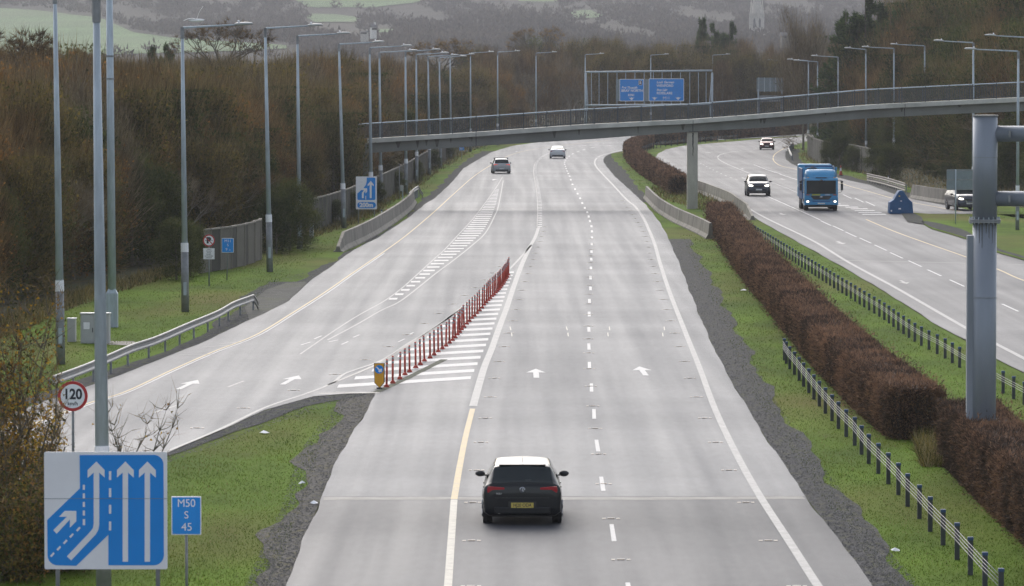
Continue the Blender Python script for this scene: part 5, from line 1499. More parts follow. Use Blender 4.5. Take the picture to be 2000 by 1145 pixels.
# local frame: +y = front of lorry, front at y=0 ; length goes to -8.4
def T(b, name, m, parent=None, bevel=0, smooth=False): return b.build(name, M[m], parent or tr, smooth, bevel)
Wt = 2.45
b = MB(); b.prism_x([(-.02, .55), (.0, 1.15), (.0, 1.30), (-.06, 1.32), (-.06, 1.62), (-.12, 2.80), (-.22, 2.92), (-1.95, 2.92), (-1.95, .75), (-1.5, .70), (-1.5, .45), (-.5, .45)], -Wt / 2, Wt / 2); T(b, 'cab', 'truck_blue', bevel=.05)
b = MB(); b.prism_x([(-.02 + .0, 1.52), (-.118, 2.70), (-.075, 2.70), (.02, 1.52)], -Wt / 2 + .16, Wt / 2 - .16)
b.v = [(x, y + .02, z) for x, y, z in b.v]; ws = T(b, 'windscreen', 'screen')
for sx in (-1, 1):
    b = MB(); b.prism_x([(-.30, 1.50), (-.32, 2.62), (-1.2, 2.62), (-1.2, 1.50)], sx * (Wt / 2 + .004), sx * (Wt / 2 - .03)); T(b, 'side_window', 'glass')
# fairing: rounded wedge on the roof
b = MB(); rings = []
for y, z, hw in ((-.30, 2.94, .98), (-.34, 3.10, 1.02), (-.55, 3.45, 1.10), (-.95, 3.62, 1.14), (-1.3, 3.66, 1.16)):
    rings.append([(-hw, y - .25, 2.93), (-hw, y - .18, (2.93 + z) / 2), (-hw * .93, y, z - .06), (-hw * .8, y + .02, z), (0, y + .06, z + .03), (hw * .8, y + .02, z), (hw * .93, y, z - .06), (hw, y - .18, (2.93 + z) / 2), (hw, y - .25, 2.93)])
vs = [v for r_ in rings for v in r_]; n = 9
fs = [(j * n + i, j * n + i + 1, (j + 1) * n + i + 1, (j + 1) * n + i) for j in range(4) for i in range(n - 1)] + [tuple(range(9)), tuple(range(36, 45))]
b.add(vs, fs); T(b, 'roof_fairing', 'truck_blue', smooth=True)
b = MB(); b.box((0, -.19, 2.95), (.80, .1, .06)); T(b, 'roof_vent', 'black')
for sx in (-1, 1):
    b = MB(); b.box((sx * .95, -.14, 2.955), (.12, .08, .06)); T(b, 'marker_lamp', 'sign_yellow')
# body: compactor
b = MB(); b.box((0, -5.0, 2.25), (2.45, 5.8, 2.5)); T(b, 'hopper_body', 'truck_white', bevel=.12)
b = MB(); b.box((0, -2.12, 2.35), (2.5, .14, 2.9)); T(b, 'front_bulkhead', 'truck_blue', bevel=.04)
b = MB(); b.box((0, -7.9, 2.5), (2.5, 1.2, 3.0)); T(b, 'tail_hopper', 'truck_blue', bevel=.1)
b = MB(); b.box((1.25, -4.2, 2.35), (.06, 4.3, 2.75)); T(b, 'side_skirt', 'truck_dkblue', bevel=.02)
b = MB(); b.box((0, -2.3, 3.92), (2.1, .12, .12)); b.box((-1.0, -2.3, 3.78), (.12, .12, .35)); b.box((1.0, -2.3, 3.78), (.12, .12, .35)); T(b, 'lifting_bar', 'truck_dkblue', bevel=.02)
b = MB(); b.tube([(.9, -1.9, 3.7), (.5, -1.8, 3.85), (.2, -1.9, 3.72)], .05, 6); b.tube([(1.0, -1.8, 3.6), (.7, -1.7, 3.78), (.3, -1.8, 3.66)], .04, 6); T(b, 'hydraulic_hose', 'black', smooth=True)
b = MB(); b.tube([(-1.02, -1.7, 3.0), (-1.02, -1.7, 3.85), (-.96, -1.62, 3.95)], .07, 8); T(b, 'exhaust_stack', 'galv', smooth=True)
b = MB(); b.cyl((-1.15, -1.9, 3.6), (-1.15, -1.9, 3.85), .14, .14, 10); T(b, 'beacon', 'truck_blue')
# chassis, tanks, bumper
b = MB(); b.box((0, -4.6, .78), (.9, 7.4, .25)); b.box((0, -.9, .42), (2.2, 1.4, .2)); T(b, 'chassis', 'black')
for sx in (-1, 1):
    b = MB(); b.box((sx * 1.02, -3.1, .85), (.36, 1.2, .6)); T(b, 'side_tank', 'galv', bevel=.06)
b = MB(); b.box((0, .015, .73), (Wt + .02, .12, .42)); T(b, 'bumper', 'truck_blue', bevel=.04)
b = MB(); b.box((0, .082, .84), (1.30, .02, .075)); T(b, 'bumper_slot', 'truck_dkblue')
b = MB(); b.box((0, .072, .965), (Wt * .98, .02, .03)); T(b, 'bumper_gap', 'black')
b = MB(); b.prism([(-.78, 1.33), (.78, 1.33), (.60, 1.06), (.50, 1.02), (-.50, 1.02), (-.60, 1.06)], -.02, .022); T(b, 'grille', 'grille')
b = MB()
n = 20; zc = 1.19; vs = []
for i in range(n):
    a = 2 * math.pi * i / n
    for r_, yy in ((.115, .03), (.098, .034), (.098, .02), (.115, .02)): vs.append((r_ * math.cos(a), yy, zc + r_ * math.sin(a)))
b.add(vs, [(i * 4 + j, i * 4 + (j + 1) % 4, ((i + 1) % n) * 4 + (j + 1) % 4, ((i + 1) % n) * 4 + j) for i in range(n) for j in range(4)])
for a in (90, 210, 330): b.cyl((0, .03, zc), (.105 * math.cos(RAD(a)), .03, zc + .105 * math.sin(RAD(a))), .014, .006, 5)
T(b, 'badge', 'chrome')
for sx in (-1, 1):
    b = MB(); b.prism([(sx * (.86 + .15 * math.cos(i * math.pi / 10)) + sx * .12, .83 + .085 * math.sin(i * math.pi / 10)) for i in range(20)], .06, .088); h_ = T(b, 'headlamp', 'chrome')
    b = MB(); b.prism([(sx * 1.0 + .085 * math.cos(i * math.pi / 8), .83 + .07 * math.sin(i * math.pi / 8)) for i in range(16)], .08, .096); T(b, 'bulb', 'lamp_on', h_)
    b = MB(); b.box((sx * .98, .012, 1.43), (.24, .03, .075)); b.build('indicator', mat('indicator', (.35, .06, .015), .3) if 'indicator' not in bpy.data.materials else bpy.data.materials['indicator'], tr)
    b = MB(); b.tube([(sx * 1.18, -.10, 2.72), (sx * 1.42, .02, 2.72), (sx * 1.50, .02, 2.62)], .025, 6); b.tube([(sx * 1.2, -.1, 1.62), (sx * 1.42, .0, 1.65), (sx * 1.5, .02, 1.75)], .02, 6); arm_ = T(b, 'mirror_arm', 'black', smooth=True)
    b = MB(); b.box((sx * 1.50, .02, 2.12), (.18, .09, .62)); b.box((sx * 1.50, .02, 2.57), (.18, .09, .2)); T(b, 'mirror', 'black', arm_, bevel=.02)
    for y in (-.95, -5.3, -6.6):
        b = MB(); x = sx * 1.06; b.cyl((x - .15, y, .47), (x + .15, y, .47), .47, .47, 28); w_ = T(b, 'wheel', 'rubber', bevel=.03)
        b = MB(); b.cyl((x + sx * .10, y, .47), (x + sx * .158, y, .47), .27, .23, 18); T(b, 'rim', 'rim', w_)
    b = MB(); b.prism_x([(-.4, .9), (-.62, 1.08), (-1.28, 1.08), (-1.5, .9), (-1.5, .8), (-.4, .8)], sx * (Wt / 2 + .02), sx * (Wt / 2 - .3)); T(b, 'mudguard', 'black')
b = MB(); b.sphere((.0, .14, 2.66), .15, 10, 7, .8); b.box((0, .05, 2.78), (.08, .2, .05)); T(b, 'front_mirror', 'black', smooth=True)
b = MB(); b.box((0.0, .078, .66), (.52, .02, .11)); T(b, 'number_plate', 'plate_w')
b = MB(); b.prism([(.70, 1.37), (.66, 1.50), (.08, 1.50), (.08, 1.37)], .002, .012); b.build('yellow_sticker', mat('sticker_yellow', (.38, .42, .06), .5), tr)
b = MB(); b.box((-.45, .006, 1.44), (.36, .012, .12)); b.build('pale_sticker', mat('sticker_pale', (.35, .48, .60), .5), tr)
t_ = text_part('AES - Bord na Móna', .145, ws, M['sign_white'], 0, 2.60, y=.0, bold=.005, facing=-1)
for v in t_.data.vertices: v.co.y = -.036 - (v.co.z - 1.52) * .083 + .068
for o_ in tr.children_recursive:
    if o_.type == 'MESH' and not o_.name.startswith(('wheel', 'rim')):
        for v_ in o_.data.vertices: v_.co.z *= .82
        o_.data.update()

# ================================================================ CRASH CUSHION, CONE, CABINETS, SMALL THINGS
p = G(1760, 418, .05)
cc = thing('crash_cushion', 'dark blue covered crash cushion with a narrow peaked top at the slip road nose', 'crash cushion', p)
k = sc(418)
prof = [(-23 / k, 0), (-22 / k, 22.5 / k), (-14 / k, 28 / k), (-9.5 / k, 36 / k), (-5 / k, 43.5 / k), (-2.8 / k, 45 / k), (2.8 / k, 45 / k), (5 / k, 43.5 / k), (10 / k, 36 / k), (15.5 / k, 28 / k), (22 / k, 22.5 / k), (24 / k, 0)]
M['cushion'] = mat('blue_cover', (.008, .075, .20), .6, var=.12, scale=1.2, dirt=(.02, .05, .12), dirt_amt=.6)
b = MB(); b.prism(prof, 0, 1.6); b.build('cover', M['cushion'], cc, bevel=.05)
b = MB(); b.prism([(-22 / k, 23 / k), (22 / k, 23 / k), (22 / k, 22.4 / k), (-22 / k, 22.4 / k)], -.012, .1); b.build('fold', M['truck_dkblue'], cc)
b = MB(); b.box((0, 1.9, .45), (.5, .8, .9)); b.build('backstop', M['concrete_dark'], cc)
for x, z, w, h, m in ((-3.5 / k, 34.5 / k, .1, .08, 'plate_y'), (-.1, 10 / k, .17, .09, 'sign_white'), (-19 / k, 6 / k, .1, .12, 'sign_white'), (0, 25 / k, .12, .05, 'sign_white')):
    b = MB(); b.box((x, -.012, z), (w, .01, h)); b.build('sticker', M[m], cc)
p = G(1642, 343, .035)
cn = thing('traffic_cone', 'red and white traffic cone with black foot by the right noise wall', 'traffic cone', p)
b = MB(); b.box((0, 0, .03), (.45, .45, .06)); b.build('foot', M['black'], cn, bevel=.01)
b = MB(); b.cyl((0, 0, .06), (0, 0, .45), .19, .11, 16, False); b.cyl((0, 0, .75), (0, 0, 1.0), .065, .03, 16); b.build('cone', M['red_plastic'], cn, True)
b = MB(); b.cyl((0, 0, .45), (0, 0, .75), .112, .067, 16, False); b.build('sleeve', M['sign_white'], cn, True)
# cabinets
Yk2 = row_Y(672)
p = at(185, Yk2)
cb = thing('equipment_cabinet', 'pale grey double door roadside cabinet standing on the verge behind the lamp post', 'cabinet', p, RAD(-3))
b = MB(); b.box((0, .25, .55), (1.06, .5, 1.10)); b.build('case', M['cabinet'], cb, bevel=.01)
b = MB(); b.box((0, .25, 1.13), (1.12, .58, .05)); b.build('lid', M['cabinet'], cb, bevel=.01)
for sx in (-1, 1):
    b = MB(); b.box((sx * .24 - .02, -.008, .56), (.46, .02, .98)); d_ = b.build('door', M['cabinet'], cb, bevel=.006)
    b = MB(); b.box((sx * .055 - .02, -.026, .52), (.028, .02, .17)); b.build('handle', M['black'], d_)
b = MB(); b.box((-.3, -.022, .68), (.27, .008, .30)); b.build('notice_frame', M['galv_dark'], cb)
b = MB(); b.box((-.3, -.028, .68), (.24, .008, .27)); b.build('notice', M['sign_white'], cb)
p = at(139, Yk2 + 1.0)
cb = thing('equipment_cabinet', 'small narrow grey cabinet left of the double door one', 'cabinet', p, RAD(-3))
b = MB(); b.box((0, .2, .44), (.30, .32, .88)); b.build('case', M['cabinet'], cb, bevel=.01)
b = MB(); b.box((0, .2, .895), (.33, .36, .035)); b.build('lid', M['sign_white'], cb)
b = MB(); b.box((0, .035, .45), (.24, .012, .7)); b.build('door', M['cabinet'], cb)
b = MB(); b.add([G(190, 672, .03), G(275, 676, .03), G(262, 667, .03), G(150, 665, .03)], [(0, 1, 2, 3)]); struct(b.build('cabinet_slab', M['concrete']))
p = G(785, 390, .02)
cb = thing('equipment_cabinet', 'tiny pole mounted grey cabinet under the footbridge by the wood', 'cabinet', p)
b = MB(); b.box((0, 0, .9), (.26, .2, .45)); b.build('case', M['cabinet'], cb); b = MB(); b.box((.07, .0, .4), (.09, .09, .8)); b.build('post', M['galv'], cb)
p = G(780, 389, .02)
cm = thing('camera_pole', 'thin pole with a small camera on top, left of the tiny pole mounted cabinet', 'camera pole', p)
b = MB(); b.cyl((0, 0, 0), (0, 0, 2.7), .035, .03, 8); b.build('pole', M['galv_dark'], cm, True)
b = MB(); b.box((0, -.02, 2.76), (.16, .2, .1)); b.build('camera', M['black'], cm)
p = G(826, 396, .02) - Vector((0, 0, 0))
cb = thing('junction_box', 'low square concrete box behind the crash rail end of the left barrier', 'box', p + Vector((-1.0, 1.5, 0)))
b = MB(); b.box((0, 0, .3), (.35, .3, .6)); b.build('case', M['concrete'], cb, bevel=.02); b = MB(); b.box((0, 0, .62), (.39, .34, .04)); b.build('lid', M['galv'], cb)
# reader post at the left noise wall
p = at(608, row_Y(467), z0(300)); 
sp = thing('loop_post', 'small white edged square post with a red mark in front of the left wall', 'post', p)
b = MB(); b.box((0, .05, .62), (.24, .08, 1.2)); b.build('board', M['galv_dark'], sp); b = MB(); b.box((.13, 0, .62), (.03, .03, 1.24)); b.box((0, 0, 1.25), (.29, .03, .03)); b.build('frame', M['sign_white'], sp)
b = MB(); b.box((.02, .0, 1.08), (.06, .02, .09)); b.build('red_mark', M['sign_red'], sp)
for (x, y, m, lab, h) in [(745.5, 424, 'post_cap', 'white marker post with a blue top behind the left concrete barrier', .42), (752, 423, 'red_plastic', 'leaning orange marker post behind the left concrete barrier', .42), (586.5, 481, 'sign_white', 'stub of a pale marker post in the grass below the left bushes', .25), (1735, 356, 'post_cap', 'blue topped marker post behind the right double crash rail', .5)]:
    p = G(x, y, .02); mp_ = thing('marker_post', lab, 'marker post', p, 0)
    b = MB(); b.box((0, 0, h / 2), (.09, .06, h)); b.build('post', M['sign_white'] if m != 'red_plastic' else M['red_plastic'], mp_)
    b = MB(); b.box((0, 0, h + .05), (.10, .07, .1)); b.build('cap', M[m], mp_)
    if 'orange' in lab: mp_.rotation_euler = (0, RAD(14), 0)

# ================================================================ GULL
Ygl = row_Y(610) - 3
c = at(384, Ygl, py=39)
gu = thing('gull', 'white gull in flight with raised wings above the street lamp arm', 'gull', c)
b = MB(); rings = []
for x, r_ in ((-.30, .01), (-.22, .035), (-.08, .062), (.06, .065), (.16, .045), (.22, .035), (.27, .015)): rings.append((x, r_))
b.tube([(x, 0, -.02 + (.01 if x > .1 else 0)) for x, r_ in rings], [r_ for x, r_ in rings], 10)
def wing(pts, ch):
    vs = []
    for (x, z), cw in zip(pts, ch):
        vs += [(x, -cw / 2, z), (x, 0, z + .018), (x, cw / 2, z), (x, 0, z - .006)]
    n = len(pts); fs = [(j * 4 + i, j * 4 + (i + 1) % 4, (j + 1) * 4 + (i + 1) % 4, (j + 1) * 4 + i) for j in range(n - 1) for i in range(4)] + [(0, 1, 2, 3), (4 * n - 4, 4 * n - 3, 4 * n - 2, 4 * n - 1)]
    b.add(vs, fs)
wing([(.0, .02), (.04, .12), (.07, .22), (.13, .33), (.20, .42), (.22, .46)], [.16, .16, .14, .10, .05, .015])
wing([(-.02, .02), (-.12, .045), (-.22, .04), (-.32, .02), (-.42, -.02), (-.45, -.03)], [.16, .16, .13, .09, .05, .015])
b.v = [(x * 1.2, y * 1.2, z * 1.2) for x, y, z in b.v]; b.build('body', mat('gull_feathers', (.88, .88, .88), .8, var=.1), gu, True)
b = MB(); b.cyl((.27, 0, -.015), (.32, 0, -.025), .012, .004, 6); b.build('beak', M['sign_yellow'], gu)
# ================================================================ WIRE ROPE FENCES
def wire_fence(label, trace, step, H, first_gap=0, name='wire_rope_fence'):
    W = walk(catmull([G(x, y, .02) for x, y in trace]), step)
    t = thing(name, label, 'fence', W[0])
    r = random.Random(len(W))
    for i, p in enumerate(W):
        q_ = p - t.location; dz = r.uniform(-.02, .02); lean = r.uniform(-.02, .02)
        b = MB(); b.box((q_.x, q_.y, q_.z + H / 2), (.10, .07, H)); po = b.build('post', M['post_dark'], t)
        b = MB(); b.box((q_.x, q_.y, q_.z + H + .02), (.115, .085, .07)); b.build('cap', M['post_cap'], po, bevel=.01)
    b = MB()
    for z_ in (.46, .54, .62, .70):
        if z_ < H + .02: b.tube([p - t.location + Vector((-.055 if int(z_ * 50) % 2 else .055, 0, z_ * H / .75)) for p in W], .0065 if W[0].y < 140 else .008, 5)
    b.build('wires', M['wire'], t, True)
    return t
wire_fence('low wire rope fence with dark posts on the grass between the hedge and main carriageway', [(1955, 1190), (1911, 1142), (1881, 1107), (1853, 1076), (1825, 1049), (1804, 1022), (1778, 996), (1757, 970), (1737, 948), (1718, 928), (1700, 910), (1685, 891), (1669, 870), (1654, 855),
            (1641, 842), (1630, 828), (1618, 815), (1607, 802), (1597, 790), (1586, 776), (1576, 763), (1566, 751), (1557, 738), (1547, 727), (1539, 716), (1532, 704)], 3.0, .72)
wire_fence('long wire rope fence with dark posts between the hedge and the opposite carriageway', [(2080, 842), (2010, 797), (1982, 781), (1958, 768), (1917, 743), (1877, 720), (1842, 698), (1797, 674), (1758, 648), (1724, 623), (1692, 603), (1653, 578), (1626, 561), (1587, 536), (1551, 513), (1500, 480), (1460, 455), (1434, 440)], 2.6, .66)
wire_fence('far bluish wire fence curving round the bend beside the hedge end', [(1250, 302), (1262, 296), (1276, 291), (1300, 287), (1340, 283), (1395, 277), (1440, 274)], 4.0, .75)

# ================================================================ HEDGES
def hedge(label, trace, w, h, dens, seed=0, blade=(.05, .15), bw=.024, lump=.15):
    W = walk(catmull([G(x, y, 0) for x, y in trace], 8), .5)
    for _ in range(3):
        Q = [p.copy() for p in W]
        for i in range(len(W)):
            k = min(14, i, len(W) - 1 - i)
            if k: W[i] = sum((Q[j] for j in range(i - k, i + k + 1)), Vector((0, 0, 0))) / (2 * k + 1)
    rg = np.random.default_rng(seed)
    base = W[0].copy(); N = len(W)
    b = MB(); n = 0
    ctr = []
    for i, p in enumerate(W):
        d = (W[min(i + 1, N - 1)] - W[max(i - 1, 0)]); d.z = 0; d.normalize(); nr = Vector((d.y, -d.x, 0)); ctr.append((p - base, d, nr))
    def lumpf(s_, a): return lump * (math.sin(s_ * .47 + seed) * .5 + math.sin(s_ * 1.31 + a * 3 + seed * 2) * .35 + math.sin(s_ * .23 + a) * .6 + math.sin(s_ * 3.7 + a * 5) * .2)
    def prof(s_, a):
        """a in 0..1 goes left foot -> left top -> right top -> right foot"""
        w2 = w / 2 + lumpf(s_, a) * .7; hh = h + lumpf(s_ + 3, 0) * .2
        per = [(-w2 * .86, 0), (-w2, hh * .35), (-w2, hh * .8), (-w2 * .75, hh), (w2 * .75, hh), (w2, hh * .8), (w2, hh * .35), (w2 * .86, 0)]
        t = a * 7; i = min(int(t), 6); f = t - i
        return (per[i][0] + (per[i + 1][0] - per[i][0]) * f, per[i][1] + (per[i + 1][1] - per[i][1]) * f)
    vs = []
    for i, (p, d, nr) in enumerate(ctr):
        sh = .84 if 1 < i < N - 2 else .5
        for k in range(8):
            x, z = prof(i * .5, k / 7); q_ = p + nr * (x * sh) + Vector((0, 0, z * .92)); vs.append(q_)
    fs = [(j * 8 + i, j * 8 + i + 1, (j + 1) * 8 + i + 1, (j + 1) * 8 + i) for j in range(N - 1) for i in range(7)] + [tuple(range(8)), tuple(range((N - 1) * 8, N * 8))]
    b.add(vs, fs)
    P, D, Wd, Ln = [], [], [], []
    for j in range(N - 1):
        p, d, nr = ctr[j]; dist = (W[j]).y
        m = int(dens * .5 * (2 * h + w) * min(1.0, (130 / dist) ** 1.1) * (1.0)) + 2
        sc_ = max(1.0, (dist / 130) ** .8)
        a = rg.random(m); ss = rg.random(m) * .5
        for aa, s2 in zip(a, ss):
            x, z = prof(j * .5 + s2, aa); x2, z2 = prof(j * .5 + s2, min(1, aa + .02)); x1, z1 = prof(j * .5 + s2, max(0, aa - .02))
            tx, tz = x2 - x1, z2 - z1; nx, nz = -tz, tx
            L_ = math.hypot(nx, nz) + 1e-6; nx /= L_; nz /= L_
            ph = j * .5 + s2; inn = rg.random() * .20 + .07 * (1 + math.sin(ph * 5.3 + aa * 23) * math.sin(ph * 2.2 - aa * 11 + seed)) * (aa < .98)
            if rg.random() < .012: inn = -rg.random() * .22
            q_ = p + d * s2 + nr * (x - nx * inn) + Vector((0, 0, z - nz * inn))
            dd = nr * nx + Vector((0, 0, nz + .55)) + Vector(tuple(rg.normal(size=3) * .75))
            P.append(tuple(q_)); D.append(tuple(dd.normalized())); Wd.append(bw * sc_ * rg.uniform(.6, 1.4)); Ln.append(rg.uniform(*blade) * sc_ ** .6)
    for e, sg in ((0, -1), (N - 1, 1)):
        p, d, nr = ctr[e]; m = int(1.8 * dens * w * h * min(1.0, (130 / W[e].y) ** 1.1))
        sc_ = max(1.0, (W[e].y / 130) ** .8)
        for _ in range(m):
            x = rg.uniform(-w / 2, w / 2) * .95; z = rg.uniform(0, h * .98)
            bul = .25 * (1 - (2 * x / w) ** 2)
            q_ = p + d * sg * (bul + rg.uniform(-.2, .02)) + nr * x + Vector((0, 0, z))
            dd = d * sg + Vector((0, 0, .5)) + Vector(tuple(rg.normal(size=3) * .5))
            P.append(tuple(q_)); D.append(tuple(dd.normalized())); Wd.append(bw * sc_ * rg.uniform(.6, 1.4)); Ln.append(rg.uniform(*blade) * sc_ ** .6)
    V = blades(np.array(P), np.array(D), np.array(Ln), np.array(Wd), rg)
    t = thing('hedge', label, 'hedge', base)
    me = fast_mesh('foliage', V, 3, [M['hedge_twig']])
    o = bpy.data.objects.new('foliage', me); COL.objects.link(o); o.parent = t
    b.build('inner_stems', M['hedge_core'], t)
    return t
hedge('clipped brown hedge at the bottom right, nearest of the central hedges', shift([(1829, 900), (1862, 945), (1885, 976), (1948, 1025), (1997, 1074), (2080, 1150)], .85), 1.75, 1.65, 1300, 1, lump=.035)
hedge('long clipped russet hedge along the central reservation below the footbridge pier', shift([(1728, 860), (1696, 839), (1660, 803), (1594, 735), (1560, 695), (1531, 658), (1487, 599), (1460, 566), (1440, 540), (1412, 496), (1392, 462), (1380, 440)], .85), 1.75, 1.55, 1300, 2, lump=.035)
hedge('curved clipped hedge running from the bridge pier up to the far bend', [(1325, 381), (1305, 367), (1280, 351), (1258, 336), (1244, 323), (1234, 310), (1234, 301), (1248, 293), (1266, 287)], 1.7, 1.65, 800, 3, lump=.035)
hedge('far hedge behind the bluish wire fence, between the two gaps', [(1287, 284), (1320, 280), (1350, 277), (1386, 274)], 2.6, 1.8, 400, 4)
hedge('farthest hedge beyond the second gap, reaching to the right hand trees', [(1412, 272), (1450, 269), (1500, 266), (1560, 261.5)], 2.6, 1.9, 400, 5)

# ================================================================ NOISE WALLS
def noise_wall(label, trace, H, zig=0.0, panel=2.4, m1='concrete', name='noise_wall', cap=True):
    W = walk([gpt(x, y) for x, y in trace], panel)
    t = thing(name, label, 'wall', W[0]); rr_ = random.Random(4)
    pts = []
    for i, p in enumerate(W):
        d = (W[min(i + 1, len(W) - 1)] - W[max(i - 1, 0)]); d.z = 0; d.normalize(); nr = Vector((d.y, -d.x, 0))
        pts.append(p + nr * (zig if i % 2 else -zig) - t.location)
    for i, (a, c) in enumerate(zip(pts, pts[1:])):
        h = H; d = (c - a); ang = math.atan2(d.y, d.x); L_ = Vector((d.x, d.y, 0)).length; m_ = (a + c) / 2
        b = MB(); b.box((m_.x, m_.y, m_.z + h / 2), (L_ - .14, .09, h - .06), ang); pn = b.build('panel', M[m1] if i % 2 == 0 else M['wall_dark'], t)  # every second panel dark; on the folded wall this paints in fold shade
        if cap:
            b = MB(); b.box((m_.x, m_.y, m_.z + h + .03), (L_ - .1, .16, .08), ang); b.build('coping', M['concrete'], pn)
    for a in pts:
        b = MB(); b.box((a.x, a.y, a.z + H / 2 + .04), (.15, .19, H + .1)); b.build('post', M['concrete'], t)
    return t
M['wall_dark'] = mat('wall_board_dark_and_shade', (.035, .032, .026), .9, var=.25, scale=3, stretch=(4, 4, .4), dirt=(.035, .038, .025), dirt_amt=.7)  # dark boards, also the painted shade side of the folded wall
M['wall_lit'] = mat('wall_board_lit', (.12, .11, .093), .9, var=.25, scale=3, stretch=(4, 4, .4), dirt=(.12, .11, .09), dirt_amt=.6)  # folded wall boards, coloured as the lit side of each fold
M['wall_grey'] = mat('wall_board_grey', (.065, .062, .052), .9, var=.25, scale=3, stretch=(4, 4, .4), dirt=(.08, .08, .06), dirt_amt=.7)
def gpt(x, y): 
    p = G(x, y, 0); p.z = gz(p.x, p.y); return p
noise_wall('folded grey brown noise wall with fold shade painted on alternate panels, behind the no parking sign', [(392, 535), (396, 533), (420, 531), (460, 524), (490, 516), (512, 506)], 2.15, .06, 1.9, 'wall_lit')
noise_wall('post and panel noise wall half hidden by ivy, running back behind the 200m sign', [(604, 456), (640, 445), (681, 429), (720, 408), (760, 386), (800, 362), (840, 332), (880, 308)], 2.1, .0, 2.4, 'wall_dark')
noise_wall('grey post and panel noise wall on the right verge behind the traffic cone', [(1578, 303), (1586, 312), (1604, 320), (1630, 326), (1662, 330), (1690, 338), (1704, 343)], 2.55, .0, 2.4, 'wall_grey')

# ================================================================ TREES
def limbs(b, H, R, rg, n1=7, lean=.0, r0=.14, first=.18, up=.9, pts_out=None, n2=4):
    tp = Vector((lean * H, 0, H * .9))
    tr_ = [Vector((0, 0, -.3)), Vector((rg.uniform(-.1, .1), rg.uniform(-.1, .1), H * .3)), Vector((lean * H * .6, rg.uniform(-.3, .3), H * .6)), tp]
    b.tube(tr_, [r0, r0 * .8, r0 * .5, r0 * .12], 7)
    for i in range(n1):
        f = first + (0.85 - first) * (i + rg.uniform(0, .8)) / n1
        p0 = tr_[0].lerp(tr_[-1], f); a = i * 2.4 + rg.uniform(-.5, .5)
        L_ = R * rg.uniform(.8, 1.2) * (1 - .45 * f)
        d = Vector((math.cos(a), math.sin(a), up * rg.uniform(.7, 1.3)))
        p1 = p0 + d * L_ * .5; p2 = p1 + Vector((math.cos(a) * .6, math.sin(a) * .6, up * 1.2)) * L_ * .5
        b.tube([p0, p1, p2], [r0 * .42 * (1 - .5 * f), r0 * .28, r0 * .06], 5)
        for k in range(n2):
            q0 = p0.lerp(p1, rg.uniform(.3, 1)) if k % 2 else p1.lerp(p2, rg.uniform(.1, .8)); a2 = a + rg.uniform(-1.1, 1.1)
            q1 = q0 + Vector((math.cos(a2), math.sin(a2), up * rg.uniform(.6, 1.6))) * L_ * rg.uniform(.3, .55)
            b.tube([q0, q1], [r0 * .16, r0 * .035], 4)
            if pts_out is not None: pts_out.append(q1)
        if pts_out is not None: pts_out += [p1, p2]
def tree_proto(seed, H, R, kind, n=9000, bot=.05):
    rg = np.random.default_rng(seed); rr_ = random.Random(seed)
    tip = []
    b = MB(); limbs(b, H, R, rr_, n1=11, pts_out=tip, r0=.16, n2=7)
    K = 70
    C = []
    for k in range(K):
        z = rg.uniform(bot, .97); rad = R * (math.sin(math.pi * min(1, (z * .85 + .12))) ** .55)
        a = rg.uniform(0, 2 * math.pi); rr2 = rad * math.sqrt(rg.uniform(.15, 1))
        C.append((rr2 * math.cos(a), rr2 * math.sin(a), z * H))
    C += [tuple(p) for p in tip]
    C = np.array(C); ci = rg.integers(0, len(C), n)
    P = C[ci] + rg.normal(size=(n, 3)) * np.array([.42, .42, .5]) * (R / 2.6)
    P[:, 2] = np.clip(P[:, 2], .05, H * 1.05)
    out = unit(P - np.array([0, 0, H * .12])) * 1.15; out[:, 2] = np.maximum(out[:, 2], -.1)
    leafy = {'brown': .08, 'grey': .03, 'olive': .5, 'russet': .42, 'ivy': .85, 'hawthorn': .6}[kind]
    is_leaf = rg.random(n) < leafy
    D = unit(out + np.array([0, 0, .35]) + rg.normal(size=(n, 3)) * np.where(is_leaf, .8, .30)[:, None])
    L_ = np.where(is_leaf, rg.uniform(.10, .24, n), rg.uniform(.5, 1.7, n)); Wd = np.where(is_leaf, rg.uniform(.10, .22, n), rg.uniform(.016, .042, n))
    V = blades(P, D, L_, Wd, rg)
    tw = {'brown': 'twig_brown', 'grey': 'twig_grey', 'olive': 'twig_olive', 'russet': 'twig_brown', 'ivy': 'leaf_dark', 'hawthorn': 'twig_olive'}[kind]
    lf = {'brown': 'leaf_russet', 'grey': 'leaf_olive', 'olive': 'leaf_olive', 'russet': 'leaf_russet', 'ivy': 'leaf_dark', 'hawthorn': 'leaf_dark'}[kind]
    crown = fast_mesh('crown', V, 3, [M[tw], M[lf]], is_leaf.astype(np.int32))
    trunk = bpy.data.meshes.new('trunk'); trunk.from_pydata(b.v, [], b.f); trunk.materials.append(M['bark'] if kind not in ('grey', 'brown') else M['bark_pale']); trunk.update()
    return crown, trunk
